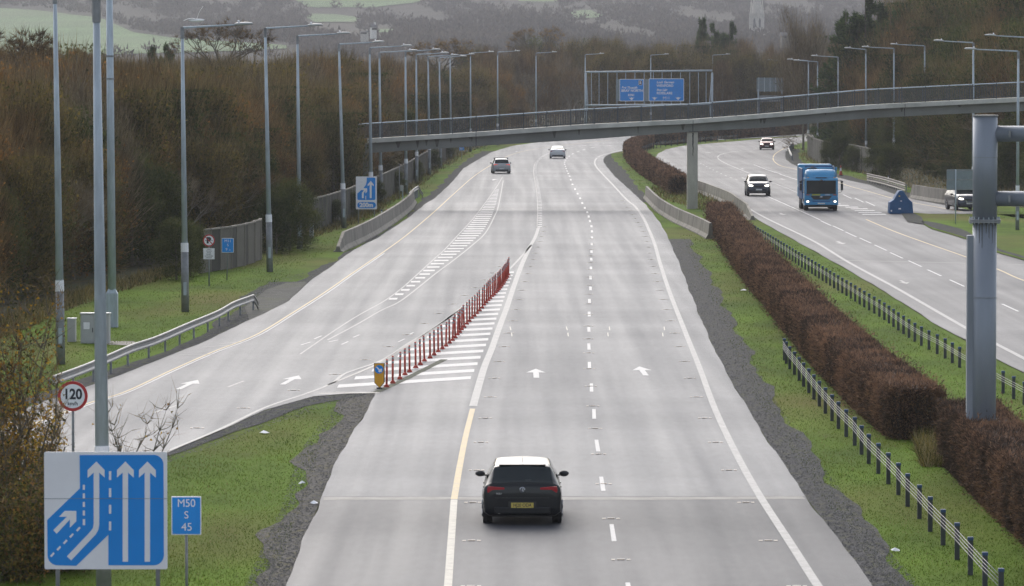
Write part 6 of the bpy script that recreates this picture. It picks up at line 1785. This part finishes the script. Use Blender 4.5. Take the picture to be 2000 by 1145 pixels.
def conifer_proto(seed, H, R, n=9000):
    rg = np.random.default_rng(seed)
    b = MB(); b.tube([(0, 0, -.3), (0, 0, H * .5), (0, 0, H)], [.2, .12, .02], 7)
    P, D = [], []
    k = 0
    arms = [(rg.uniform(.06, .97) ** 1.1, rg.uniform(0, 6.28), rg.uniform(.6, 1.25), rg.uniform(-.12, .35)) for _ in range(95)]
    while k < n:
        z_, a_, l_, up_ = arms[rg.integers(0, 95)]
        f = rg.random() ** .7; rad = R * (1 - z_) ** .7 * l_ + .25; a = a_ + rg.normal() * .16 * (1.1 - f); r_ = rad * f
        P.append((r_ * math.cos(a), r_ * math.sin(a), z_ * H + up_ * r_ + rg.normal() * .16)); D.append((math.cos(a), math.sin(a), rg.normal() * .3 + .45)); k += 1
    while k < n:
        z = rg.uniform(.06, 1.0); rad = R * (1 - z) ** .8 + .12; tier = .5 + .5 * math.sin(z * H * 3.2)
        a = rg.integers(0, 9) * .7 + z * 9 + rg.normal() * .22
        r_ = rad * math.sqrt(rg.random()) * (.65 + .35 * tier)
        P.append((r_ * math.cos(a), r_ * math.sin(a), z * H + .25 * r_ * .4)); D.append((math.cos(a) * .9, math.sin(a) * .9, rg.normal() * .35 + .15)); k += 1
    D = unit(np.array(D) + rg.normal(size=(n, 3)) * .35)
    V = blades(np.array(P), D, rg.uniform(.18, .5, n), rg.uniform(.06, .16, n), rg)
    tr_ = bpy.data.meshes.new('trunk'); tr_.from_pydata(b.v, [], b.f); tr_.materials.append(M['bark']); tr_.update()
    return fast_mesh('crown', V, 3, [M['leaf_fir']]), tr_
PROTO = {}
for i, (k, H, R, n) in enumerate([('brown', 10.5, 3.0, 11000), ('brown', 11.5, 2.8, 11000), ('olive', 10, 3.1, 13000), ('olive', 9, 3.2, 13000), ('russet', 10, 2.9, 12000), ('grey', 11.5, 3.0, 10000), ('hawthorn', 8, 3.0, 13000), ('ivy', 9.5, 2.6, 13000)]):
    PROTO.setdefault(k, []).append((tree_proto(100 + i, H, R, k, n), H))
def forked_proto(seed, H):
    rg = random.Random(seed); b = MB(); ends = []
    def grow(p, d, L_, r_, dep):
        q_ = p + d * L_; m_ = p.lerp(q_, .5) + Vector((rg.uniform(-.12, .12), rg.uniform(-.12, .12), 0)) * L_ * .4
        b.tube([p, m_, q_], [r_, r_ * .85, r_ * .65], 5 if dep < 2 else 3)
        if dep >= 2: ends.append((m_, d)); ends.append((q_, d))
        if dep == 5 or L_ < .25: return
        for k in range(3 if dep < 2 else rg.choice((2, 3))):
            nd = (d + Vector((rg.gauss(0, .42), rg.gauss(0, .42), rg.gauss(.08, .2)))).normalized(); grow(q_, nd, L_ * rg.uniform(.62, .85), max(.012, r_ * .62), dep + 1)
    for k in range(rg.choice((1, 2, 3))):
        grow(Vector((rg.uniform(-.4, .4), rg.uniform(-.4, .4), -.2)), Vector((rg.gauss(0, .16), rg.gauss(0, .16), 1)).normalized(), H * .27, .13, 0)
    rgn = np.random.default_rng(seed); m = 6; n = len(ends) * m
    P = np.array([tuple(e[0]) for e in ends for _ in range(m)]); D = unit(np.array([tuple(e[1]) for e in ends for _ in range(m)]) + rgn.normal(size=(n, 3)) * .5 + np.array([0, 0, .2]))
    crown = fast_mesh('crown', blades(P, D, rgn.uniform(.3, 1.1, n), rgn.uniform(.014, .03, n), rgn), 3, [M['twig_grey'] if seed % 2 else M['twig_brown']])
    tr_ = bpy.data.meshes.new('trunk'); tr_.from_pydata(b.v, [], b.f); tr_.materials.append(M['bark_pale']); tr_.update()
    return crown, tr_
PROTO['forked'] = [(forked_proto(31 + i, 9.5), 10.5) for i in range(4)]
PROTO['fir'] = [(conifer_proto(7, 13, 3.2, 14000), 13), (conifer_proto(17, 12, 3.6, 14000), 12)]
KN = {'forked': 'forked_tree', 'brown': 'bare_tree', 'olive': 'olive_tree', 'russet': 'russet_tree', 'grey': 'bare_tree', 'hawthorn': 'thorn_tree', 'ivy': 'ivy_clad_tree', 'fir': 'conifer'}
LK = {'forked': 'bare pale limbed forked tree', 'brown': 'bare brown twiggy tree', 'olive': 'olive green thinly leaved tree', 'russet': 'tree with russet last leaves', 'grey': 'bare grey twiggy tree', 'hawthorn': 'dark green thorn tree', 'ivy': 'dark ivy clad tree', 'fir': 'dark green conifer'}
tr_n = [0]
def plant(kind, x, Y, H, wide=1.0, label=None, group=None, z=None, seed=None, cat='tree'):
    rr_ = random.Random(tr_n[0] * 7 + 3); tr_n[0] += 1
    (crown, trunk), h0 = PROTO[kind][rr_.randrange(len(PROTO[kind]))]
    if kind != 'fir' and label and 'ivy bush' not in label and 'clump' not in label: H = H / 1.14
    s = H / h0
    t = thing(KN[kind], label, cat, (x, Y, gz(x, Y) if z is None else z), rr_.uniform(0, 6.28), group)
    t.scale = (s * wide, s * wide, s)
    for nm, me in (('crown', crown), ('trunk', trunk)):
        o = bpy.data.objects.new(nm, me); COL.objects.link(o); o.parent = t
    return t
rr = random.Random(21)
def regional_label(kind, where): return LK[kind] + ' ' + where
def left_where(px):
    if px < 100: return 'in the left wood, left of the leftmost lamp'
    if px < 360: return 'in the left wood between camera mast and gull lamp'
    if px < 525: return 'in the left wood behind the folded noise wall'
    if px < 665: return 'in the left wood between noise wall and 200m sign'
    if px < 790: return 'in the left wood behind the 200m sign and bridge end'
    if px < 960: return 'in the left wood behind the receding row of lamps'
    return 'at the far end of the left wood'
# left wood: rows following its edge
wedge = 1000 / F + .008
def left_top(px): return float(np.interp(px, [0, 60, 120, 180, 240, 300, 400, 500, 560, 620, 700, 760, 820, 900, 1000], [58, 64, 70, 90, 100, 104, 100, 98, 96, 84, 92, 84, 74, 84, 80]))
def left_xb(Y): return float(np.interp(Y, WY, WX))
Yv_ = 150.0
mix_l = ['forked', 'forked', 'brown', 'olive', 'hawthorn', 'russet', 'brown', 'russet', 'ivy', 'olive', 'grey', 'brown']
while Yv_ < 700:
    for row, (dx, hlo, hhi, kinds) in enumerate([(3.2, 4.5, 8.0, ['hawthorn', 'ivy', 'brown', 'forked', 'olive', 'russet', 'forked']), (5.8, 8, 10.5, mix_l), (9.0, 9.5, 12.2, ['brown', 'olive', 'russet', 'grey', 'brown'])]):
        Yt = Yv_ + rr.uniform(-1.5, 1.5) + row * 1.6
        x = left_xb(Yt) - dx - rr.uniform(-.8, .8)
        if x < -wedge * Yt - (9 if Yt < 300 else 4): continue
        px = 1000 + x / Yt * F
        kd = rr.choice(kinds)
        hcap = 1.0 if Yt < 420 else 1.05
        H = rr.uniform(hlo, hhi) * hcap
        lim = left_top(px) + rr.uniform(-5, 16)
        H = min(H, at(px, Yt, py=lim).z - gz(x, Yt))
        if row and 700 < px < 760 and Yt < 345: H = min(H, 8)
        if row == 0 and rr.random() < .25: continue
        plant(kd, x, Yt, H, rr.uniform(.9, 1.15), regional_label(kd, left_where(px)), 'trees of the left wood')
    Yv_ += 4.4 if Yv_ < 320 else (6.0 if Yv_ < 480 else 9.0)
# deeper left wood, only tops show
for k in range(34):
    Yt = 200 + k * 11; lo, hi = -wedge * Yt - 1, left_xb(Yt) - 12
    if hi <= lo: continue
    for j in range(max(1, int((hi - lo) / 8))):
        x = rr.uniform(lo, hi); px = 1000 + x / Yt * F; kd = rr.choice(['brown', 'russet', 'olive', 'grey'])
        plant(kd, x, Yt, min(rr.uniform(10.5, 12.6), at(px, Yt, py=left_top(px) + rr.uniform(-8, 8)).z), 1.1, regional_label(kd, left_where(px)), 'trees of the left wood')
# far wood closing the view behind the footbridge
def mid_where(px):
    if px < 1140: return 'in the far wood left of the sign gantry'
    if px < 1395: return 'in the far wood behind the sign gantry'
    return 'in the far wood right of the sign gantry'
def far_top(px): return float(np.interp(px, [700, 780, 860, 960, 1000, 1100, 1200, 1300, 1400, 1480, 1540, 1600, 1700], [95, 72, 78, 92, 80, 76, 82, 82, 76, 80, 92, 75, 60]))
for row, (Y0_, st) in enumerate([(745, 40), (772, 36), (805, 36), (840, 40)]):
    px = 900 + row * 9
    while px < 1680:
        Yt = Y0_ + rr.uniform(-8, 8) + max(0, (px - 1000) * .02)
        # keep clear of the road, which bends right in front
        ytop = far_top(px) - 12 + rr.uniform(-8, 14) + (3 - row) * 9
        p = at(px, Yt, py=ytop); zg = gz(p.x, Yt); H = p.z - zg
        kd = rr.choice(['brown', 'olive', 'forked', 'grey', 'brown', 'hawthorn'] if row else ['brown', 'olive', 'forked'])
        plant(kd, p.x, Yt, H, .62 if row else .7, regional_label(kd, mid_where(px)), 'trees of the far wood', z=zg)
        px += st * rr.uniform(.7, 1.25)
# right bank
def right_where(px):
    if px < 1640: return 'on the right bank, left of the tall conifers'
    if px < 1760: return 'on the right bank above the noise wall'
    if px < 1890: return 'on the right bank behind the double crash rail'
    return 'on the right bank behind the big gantry column'
LLX = [1560, 1579, 1597, 1637, 1692, 1746, 1807, 1901, 1987, 2100]; LLY = [590, 577, 551, 535, 494, 475, 457, 361, 300, 250]; LLB = [290, 285, 285, 290, 300, 315, 325, 360, 400, 430]
def right_xb(Y): return float(np.interp(Y, BY, BX))
Yv_ = 735.0
while Yv_ > 232:
    for row, (dx, hlo, hhi, kinds) in enumerate([(3.4, 3.5, 6.5, ['ivy', 'hawthorn', 'ivy', 'ivy']), (5.2, 8, 11.5, ['ivy', 'forked', 'hawthorn', 'ivy', 'brown', 'hawthorn']), (8.5, 11, 14, ['forked', 'ivy', 'hawthorn', 'grey', 'brown', 'ivy']), (13.5, 13, 15, ['brown', 'ivy', 'hawthorn', 'brown']), (19, 14, 16, ['brown', 'hawthorn', 'ivy'])]):
        Yt = Yv_ + rr.uniform(-2, 2); x = right_xb(Yt) + dx + rr.uniform(-.8, .8)
        px = 1000 + x / Yt * F
        if px > 2070: continue
        # silhouette limit
        lim = float(np.interp(px, [1500, 1545, 1570, 1600, 1650, 1700, 1760, 1800], [88, 70, 50, 42, 46, 34, 10, -40]))
        H = rr.uniform(hlo, hhi)
        if Yt < float(np.interp(px, LLX, LLY)) + 3: lim = max(lim, float(np.interp(px, LLX, LLB)) + rr.uniform(-30, 0))
        zt_ = at(px, Yt, py=lim).z; zg = gz(x, Yt)
        H = min(H, (zt_ - zg) * rr.uniform(.93, 1.0))
        if H < 1.2: continue
        if row >= 3 and lim < 200: H = max(H, min(15.5, (zt_ - zg) * rr.uniform(.85, 1.0)))
        kd = rr.choice(kinds)
        plant(kd, x, Yt, H, rr.uniform(.85, 1.1) * (1.15 if row == 0 else 1), regional_label(kd, right_where(px)), 'trees of the right bank')
    Yv_ -= 7.0 if Yv_ > 500 else 5.6
# singled-out trees
def special(kind, px, Yt, ytop, wide, label, name=None):
    p = at(px, Yt, py=ytop); zg = gz(p.x, Yt)
    t = plant(kind, p.x, Yt, p.z - zg, wide, label, z=zg); return t
for i, (px_, yb_, h_, w_) in enumerate([(540, 496, 3.4, 1.2), (566, 490, 3.9, 1.3), (590, 484, 3.2, 1.1), (372, 540, 2.6, 1.2), (345, 547, 2.9, 1.3), (655, 442, 1.7, 1.2), (688, 428, 1.9, 1.1), (738, 402, 1.8, 1.2), (775, 380, 1.9, 1.3), (812, 357, 2.0, 1.3), (845, 334, 2.1, 1.3), (875, 314, 2.2, 1.3)]):
    p_ = G(px_, yb_, 0); wh_ = 'right of the folded noise wall' if px_ > 500 and px_ < 600 else ('left of the folded noise wall' if px_ < 400 else 'against the long left noise wall')
    plant('ivy', p_.x, p_.y, h_, w_, ('leftmost', 'middle', 'rightmost')[i] + ' dark ivy bush ' + wh_ if i < 3 else ('right' if i == 3 else 'left') + ' of two dark ivy bushes ' + wh_ if i < 5 else ordinal(i - 4) + ' dark ivy clump ' + wh_ + ', counting from the near end', cat='bush')
for i, (px_, yb_, h_, w_) in enumerate([(1622, 329, 3.0, 1.3), (1640, 332, 3.6, 1.2), (1664, 336, 2.6, 1.3), (1712, 348, 3.0, 1.4), (1738, 354, 3.4, 1.4)]):
    p_ = G(px_, yb_, 0)
    plant('ivy', p_.x, p_.y, h_, w_, ordinal(i + 1) + ' dark ivy clump along the right noise wall, counting from the far end', cat='bush')
special('fir', 1690, 545, -12, .95, 'tallest dark conifer at the top right, breaking the skyline')
special('fir', 1652, 550, 18, .9, 'dark conifer left of the tallest one at the top right')
special('fir', 1740, 540, 16, .9, 'dark conifer right of the tallest one at the top right')
special('fir', 1714, 548, 2, .9, 'dark conifer close behind the tallest one at the top right')
special('fir', 305, 520, 88, .8, 'small pointed conifer on the skyline left of the gull lamp')
special('fir', 322, 524, 83, .95, 'larger of two pointed conifers on the skyline left of the gull lamp')
special('fir', 1372, 830, 34, .62, 'ragged dark conifer on the skyline right of the far wood centre')
special('fir', 1396, 835, 42, .6, 'short dark conifer beside the ragged one on the skyline')
special('fir', 1425, 838, 40, .8, 'broad dark conifer third from the left of the skyline clump')
special('fir', 1605, 640, 150, .8, 'dark conifer just above the footbridge right of the far message sign')
special('fir', 1632, 560, 160, .8, 'squat dark conifer above the footbridge beneath the right street lamps')
special('grey', 1570, 600, 2, .7, 'tall thin bare tree rising highest on the right of the far wood')
special('ivy', 150, 330, 60, 1.0, 'dark rounded evergreen on the skyline between the two leftmost posts')
special('ivy', 1155, 860, 62, .9, 'dark evergreen top on the skyline above the sign gantry left post')
special('ivy', 1050, 860, 58, 1.1, 'dark pine crown on the skyline left of the sign gantry')
# large bare tree on the left skyline
def big_bare(px, Yt, ytop, Hc, label, seed=3, R=4.5):
    p = at(px, Yt, py=ytop); zg = gz(p.x, Yt); H = p.z - zg
    rg = random.Random(seed); tip = []
    b = MB(); b.tube([(0, 0, -.3), (.1, 0, H * .45), (.2, 0, H * .62)], [.38, .27, .2], 8)
    top = Vector((.2, 0, H * .60)); ends = []
    def grow(p, d, L_, r_, dep):
        q_ = p + d * L_; b.tube([p, p.lerp(q_, .5) + Vector((rg.uniform(-.1, .1), rg.uniform(-.1, .1), 0)) * L_ * .4, q_], [r_, r_ * .8, r_ * .6], 5 if dep < 2 else 4)
        if dep == 4: ends.append((q_, d)); return
        for _ in range(3 if dep < 3 else 3):
            nd = (d + Vector((rg.gauss(0, .55), rg.gauss(0, .55), rg.gauss(0, .3) + .08))).normalized()
            grow(q_, nd, L_ * rg.uniform(.62, .82), r_ * .6, dep + 1)
    for k in range(4):
        a = k * 1.57 + .4
        grow(top, Vector((math.cos(a) * .8, math.sin(a) * .8, .8)).normalized(), H * .13, .15, 0)
    t = thing('bare_tree', label, 'tree', (p.x, Yt, zg))
    b.build('trunk', M['bark'], t)
    rgn = np.random.default_rng(seed); n = len(ends) * 12
    P = np.array([tuple(e[0]) for e in ends for _ in range(12)]); D = unit(np.array([tuple(e[1]) for e in ends for _ in range(12)]) + rgn.normal(size=(n, 3)) * .6)
    me = fast_mesh('crown', blades(P, D, rgn.uniform(.3, .9, n), rgn.uniform(.025, .05, n), rgn), 3, [M['twig_brown']]); o = bpy.data.objects.new('crown', me); COL.objects.link(o); o.parent = t
    return t
big_bare(432, 470, 20, 0, 'large open bare tree on the skyline just behind the gull lamp')
big_bare(1050, 815, 38, 0, 'rounded bare tree on the far skyline left of the sign gantry', 5)
big_bare(8, 300, 42, 0, 'bare tree with crooked dark limbs at the top left corner', 6)
big_bare(70, 310, 60, 0, 'bare tree with crooked limbs right of the top left corner', 9)
big_bare(860, 640, 60, 0, 'wispy bare tree top above the row of receding lamps', 11)
# near autumn bush on the left
def autumn_bush(px, Y, H, R, label, nl, seed, lean=0, stems=9, spread=.55, leafmat='leaf_yellow', twn=2600, zlo=0.0, zhi=1.0, green=.35, tw='twig_brown', xmax=None):
    rg = random.Random(seed); p = at(px, Y)
    xm = 99 if xmax is None else at(xmax, Y).x - p.x
    b = MB(); ends = []
    for k in range(stems):
        a = rg.uniform(0, 6.28); d = Vector((math.cos(a) * spread + lean, math.sin(a) * spread, 1)).normalized()
        q0 = Vector((rg.uniform(-.3, .3), rg.uniform(-.3, .3), -.2)); L_ = H * rg.uniform(.3, .45); r_ = .035
        pts = [q0]; cur = d.copy()
        for s_ in range(6):
            cur = (cur + Vector((rg.gauss(0, .16), rg.gauss(0, .16), .05))).normalized(); pts.append(pts[-1] + cur * H / 6 * rg.uniform(.85, 1.15))
            for _ in range(4):
                sd_ = (cur + Vector((rg.gauss(0, .75), rg.gauss(0, .75), rg.gauss(.1, .4)))).normalized(); L2 = H * rg.uniform(.08, .22) * (1.2 - s_ * .08)
                e1 = pts[-1] + sd_ * L2 * .5; e2 = e1 + (sd_ + Vector((rg.gauss(0, .3), rg.gauss(0, .3), .25))).normalized() * L2 * .5
                if max(e1.x, e2.x, pts[-1].x) > xm: continue
                b.tube([pts[-1], e1, e2], [.013, .008, .003], 4); ends += [e1, e2, (e1 + e2) / 2]
        pts = [q_ for q_ in pts if q_.x < xm]
        if len(pts) < 2: continue
        b.tube(pts, [r_ * (1 - .15 * i) for i in range(len(pts))], 6); ends += pts[2:]
    t = thing('autumn_bush', label, 'bush', p)
    b.build('stems', M['bark'], t)
    rgn = np.random.default_rng(seed); E = np.array([tuple(e) for e in ends])
    P = E[rgn.integers(0, len(E), nl)] + rgn.normal(size=(nl, 3)) * .20
    keep = (P[:, 0] < xm) & (P[:, 2] > zlo * H) & (P[:, 2] < zhi * H) & (rgn.random(nl) < np.clip(1.25 - P[:, 2] / H, .08, 1)); P = P[keep]; n = len(P)
    me1 = fast_mesh('leaves', blades(P, unit(rgn.normal(size=(n, 3))), rgn.uniform(.05, .10, n), rgn.uniform(.04, .08, n), rgn), 3, [M[leafmat], M['leaf_olive'], M['leaf_russet']], rgn.choice(3, n, p=[1 - green - .15, green, .15]).astype(np.int32))
    o = bpy.data.objects.new('leaves', me1); COL.objects.link(o); o.parent = t
    P = E[rgn.integers(0, len(E), twn)]; D = unit(rgn.normal(size=(twn, 3)) + np.array([0, 0, .8]))
    me2 = fast_mesh('twigs', blades(P, D, rgn.uniform(.15, .6, twn), rgn.uniform(.008, .016, twn), rgn), 3, [M[tw]])
    o = bpy.data.objects.new('twigs', me2); COL.objects.link(o); o.parent = t
    return t
autumn_bush(12, 101, 5.6, 1, 'big straggly bush with yellow autumn leaves at the left edge, tallest of its clump', 5500, 1, spread=.24, stems=14, xmax=122)
autumn_bush(28, 104, 3.4, 1, 'yellow leaved bush left of the speed limit sign, lower than the tall one', 4200, 2, spread=.26, stems=10, xmax=130)
autumn_bush(-20, 98, 4.6, 1, 'dense dark bush with few yellow leaves at the very left edge', 4500, 3, spread=.4, stems=14, green=.55, xmax=118)
autumn_bush(228, 108, 2.7, 1, 'nearly leafless bush with thin bare branches above the large lane sign', 60, 4, spread=.45, stems=5, twn=350)
autumn_bush(165, 106, 1.5, 1, 'low bush with russet leaves directly above the large lane sign', 500, 5, spread=.45, stems=6, twn=700, leafmat='leaf_russet')
autumn_bush(20, 93.5, 2.6, 1, 'dark leafy undergrowth at the bottom left corner beside the lane sign', 9000, 6, spread=.8, stems=16, leafmat='leaf_dark', green=.6)
autumn_bush(95, 95, 1.7, 1, 'low dark undergrowth hidden behind the lane sign', 6000, 7, spread=.9, stems=14, leafmat='leaf_dark', green=.6)

# ================================================================ LITTER
def litter(px, py, label, sz=.12, seed=1):
    rg = random.Random(seed); t = thing('litter', label, 'litter', G(px, py, .05), rg.uniform(0, 6))
    b = MB(); n = 7
    ring = [(math.cos(i * 6.283 / n) * sz * rg.uniform(.6, 1.2), math.sin(i * 6.283 / n) * sz * rg.uniform(.6, 1.2), rg.uniform(0, .03)) for i in range(n)]
    b.add(ring + [(0, 0, rg.uniform(.05, .09))], [(i, (i + 1) % n, n) for i in range(n)]); b.build('scrap', M['sign_white'], t)
litter(1453, 568, 'white scrap of litter at the foot of the long hedge, left side', .2, 1)
litter(1748, 1076, 'small white litter in the grass between near fence and gravel, lower right', .1, 2)
litter(515, 846, 'white litter on the grass wedge near its pointed top', .16, 3)
litter(590, 945, 'white litter on the gravel left of the main carriageway, upper of two', .09, 4)
litter(613, 984, 'white litter on the gravel left of the main carriageway, lower of two', .1, 5)
litter(1228, 318, 'white scrap by the foot of the curved hedge near its far bend', .25, 6)

# ================================================================ FAR BUILDINGS
def church(px, Y):
    zg = hill_z(at(px, Y).x, Y); p = at(px, Y, py=72)
    t = thing('church', 'pale stone church with a tall pinnacled spire in the mist, top right of centre', 'church', (p.x, Y, p.z - 4))
    w = 26 * Y / F
    b = MB(); H1 = at(px, Y, py=28).z - p.z + 4
    b.box((0, 0, H1 / 2), (w, w, H1)); b.build('tower', M['stone_pale'], t)
    b = MB(); b.box((0, 0, H1 + .2), (w * 1.12, w * 1.12, .5)); b.build('cornice', M['stone_pale'], t)
    b = MB(); Hs = at(px, Y, py=-48).z - p.z + 4; b.cyl((0, 0, H1 + .4), (0, 0, Hs), w * .44, .1, 8); b.build('spire', M['stone_pale'], t)
    for sx in (-1, 1):
        for sy in (-1, 1):
            b = MB(); b.box((sx * w * .46, sy * w * .46, H1 * .5), (w * .16, w * .16, H1 + 1)); b.cyl((sx * w * .42, sy * w * .42, H1 + .4), (sx * w * .42, sy * w * .42, H1 + w * 1.1), w * .09, .05, 6); b.build('buttress', M['stone_pale'], t)
    for sx in (-.2, .2):
        b = MB(); b.prism([(sx * w - w * .08, H1 * .55), (sx * w + w * .08, H1 * .55), (sx * w + w * .08, H1 * .8), (sx * w, H1 * .88), (sx * w - w * .08, H1 * .8)], -w / 2 - .06, -w / 2 + .1); b.build('belfry_window', M['roof_slate'], t)
    b = MB(); hN = H1 * .45; b.prism([(w * .5, 0), (w * 1.35, 0), (w * 1.35, hN * .55), (w * .92, hN), (w * .5, hN * .55)], 0, w * 4); b.build('nave', M['stone_pale'], t)
church(1478, 2700)
def house(name, label, px, py, w, d, h, Y, roof=2.0, wallm='render_white', rz=.3):
    p = at(px, Y, py=py)
    t = thing(name, label, 'house', (p.x, Y, p.z), rz)
    b = MB(); b.box((0, 0, h / 2 - 2), (w, d, h + 4)); b.build('wall', M[wallm], t)
    b = MB(); b.prism_x([(-d / 2 - .3, h), (0, h + roof), (d / 2 + .3, h)], -w / 2 - .3, w / 2 + .3); rf = b.build('roof', M['roof_slate'], t)
    b = MB(); b.box((w * .35, 0, h + roof + .2), (.8, .8, 1.4)); b.build('chimney', M[wallm], rf)
    for x in (-.3, 0, .3):
        b = MB(); b.box((x * w, -d / 2 - .03, h * .55), (1.0, .1, 1.2)); b.build('window', M['glass'], t)
house('house', 'small white house on the misty hillside above the fourth lamp head', 729, 60, 2.6, 2.4, 1.6, 2350, 1.8, rz=.5)
house('house', 'pale low house left of the white one on the misty hillside', 712, 66, 3.4, 2.4, .7, 2340, .7, 'stone_pale', rz=-.3)
house('house', 'pale house low on the hillside right of the church, below two small lights', 1542, 74, 7, 4, .8, 1900, 1.4, 'concrete', rz=.1)

# ================================================================ HAZE
b = MB(); b.box((0, 4050, 55), (5600, 8200, 150)); hz = b.build('haze', [])
hz.location = (0, 0, 0)
m = bpy.data.materials.new('haze'); m.use_nodes = True; n = m.node_tree
n.nodes.remove(n.nodes['Principled BSDF'])
v = n.nodes.new('ShaderNodeVolumePrincipled'); v.inputs['Color'].default_value = (.37, .375, .40, 1); v.inputs['Density'].default_value = .00021; v.inputs['Anisotropy'].default_value = .2
n.links.new(v.outputs[0], n.nodes['Material Output'].inputs['Volume'])
hz.data.materials.clear(); hz.data.materials.append(m); tag(hz, 'pale cold mist between the motorway and the hills', 'haze', kind='stuff')
hz.visible_shadow = True
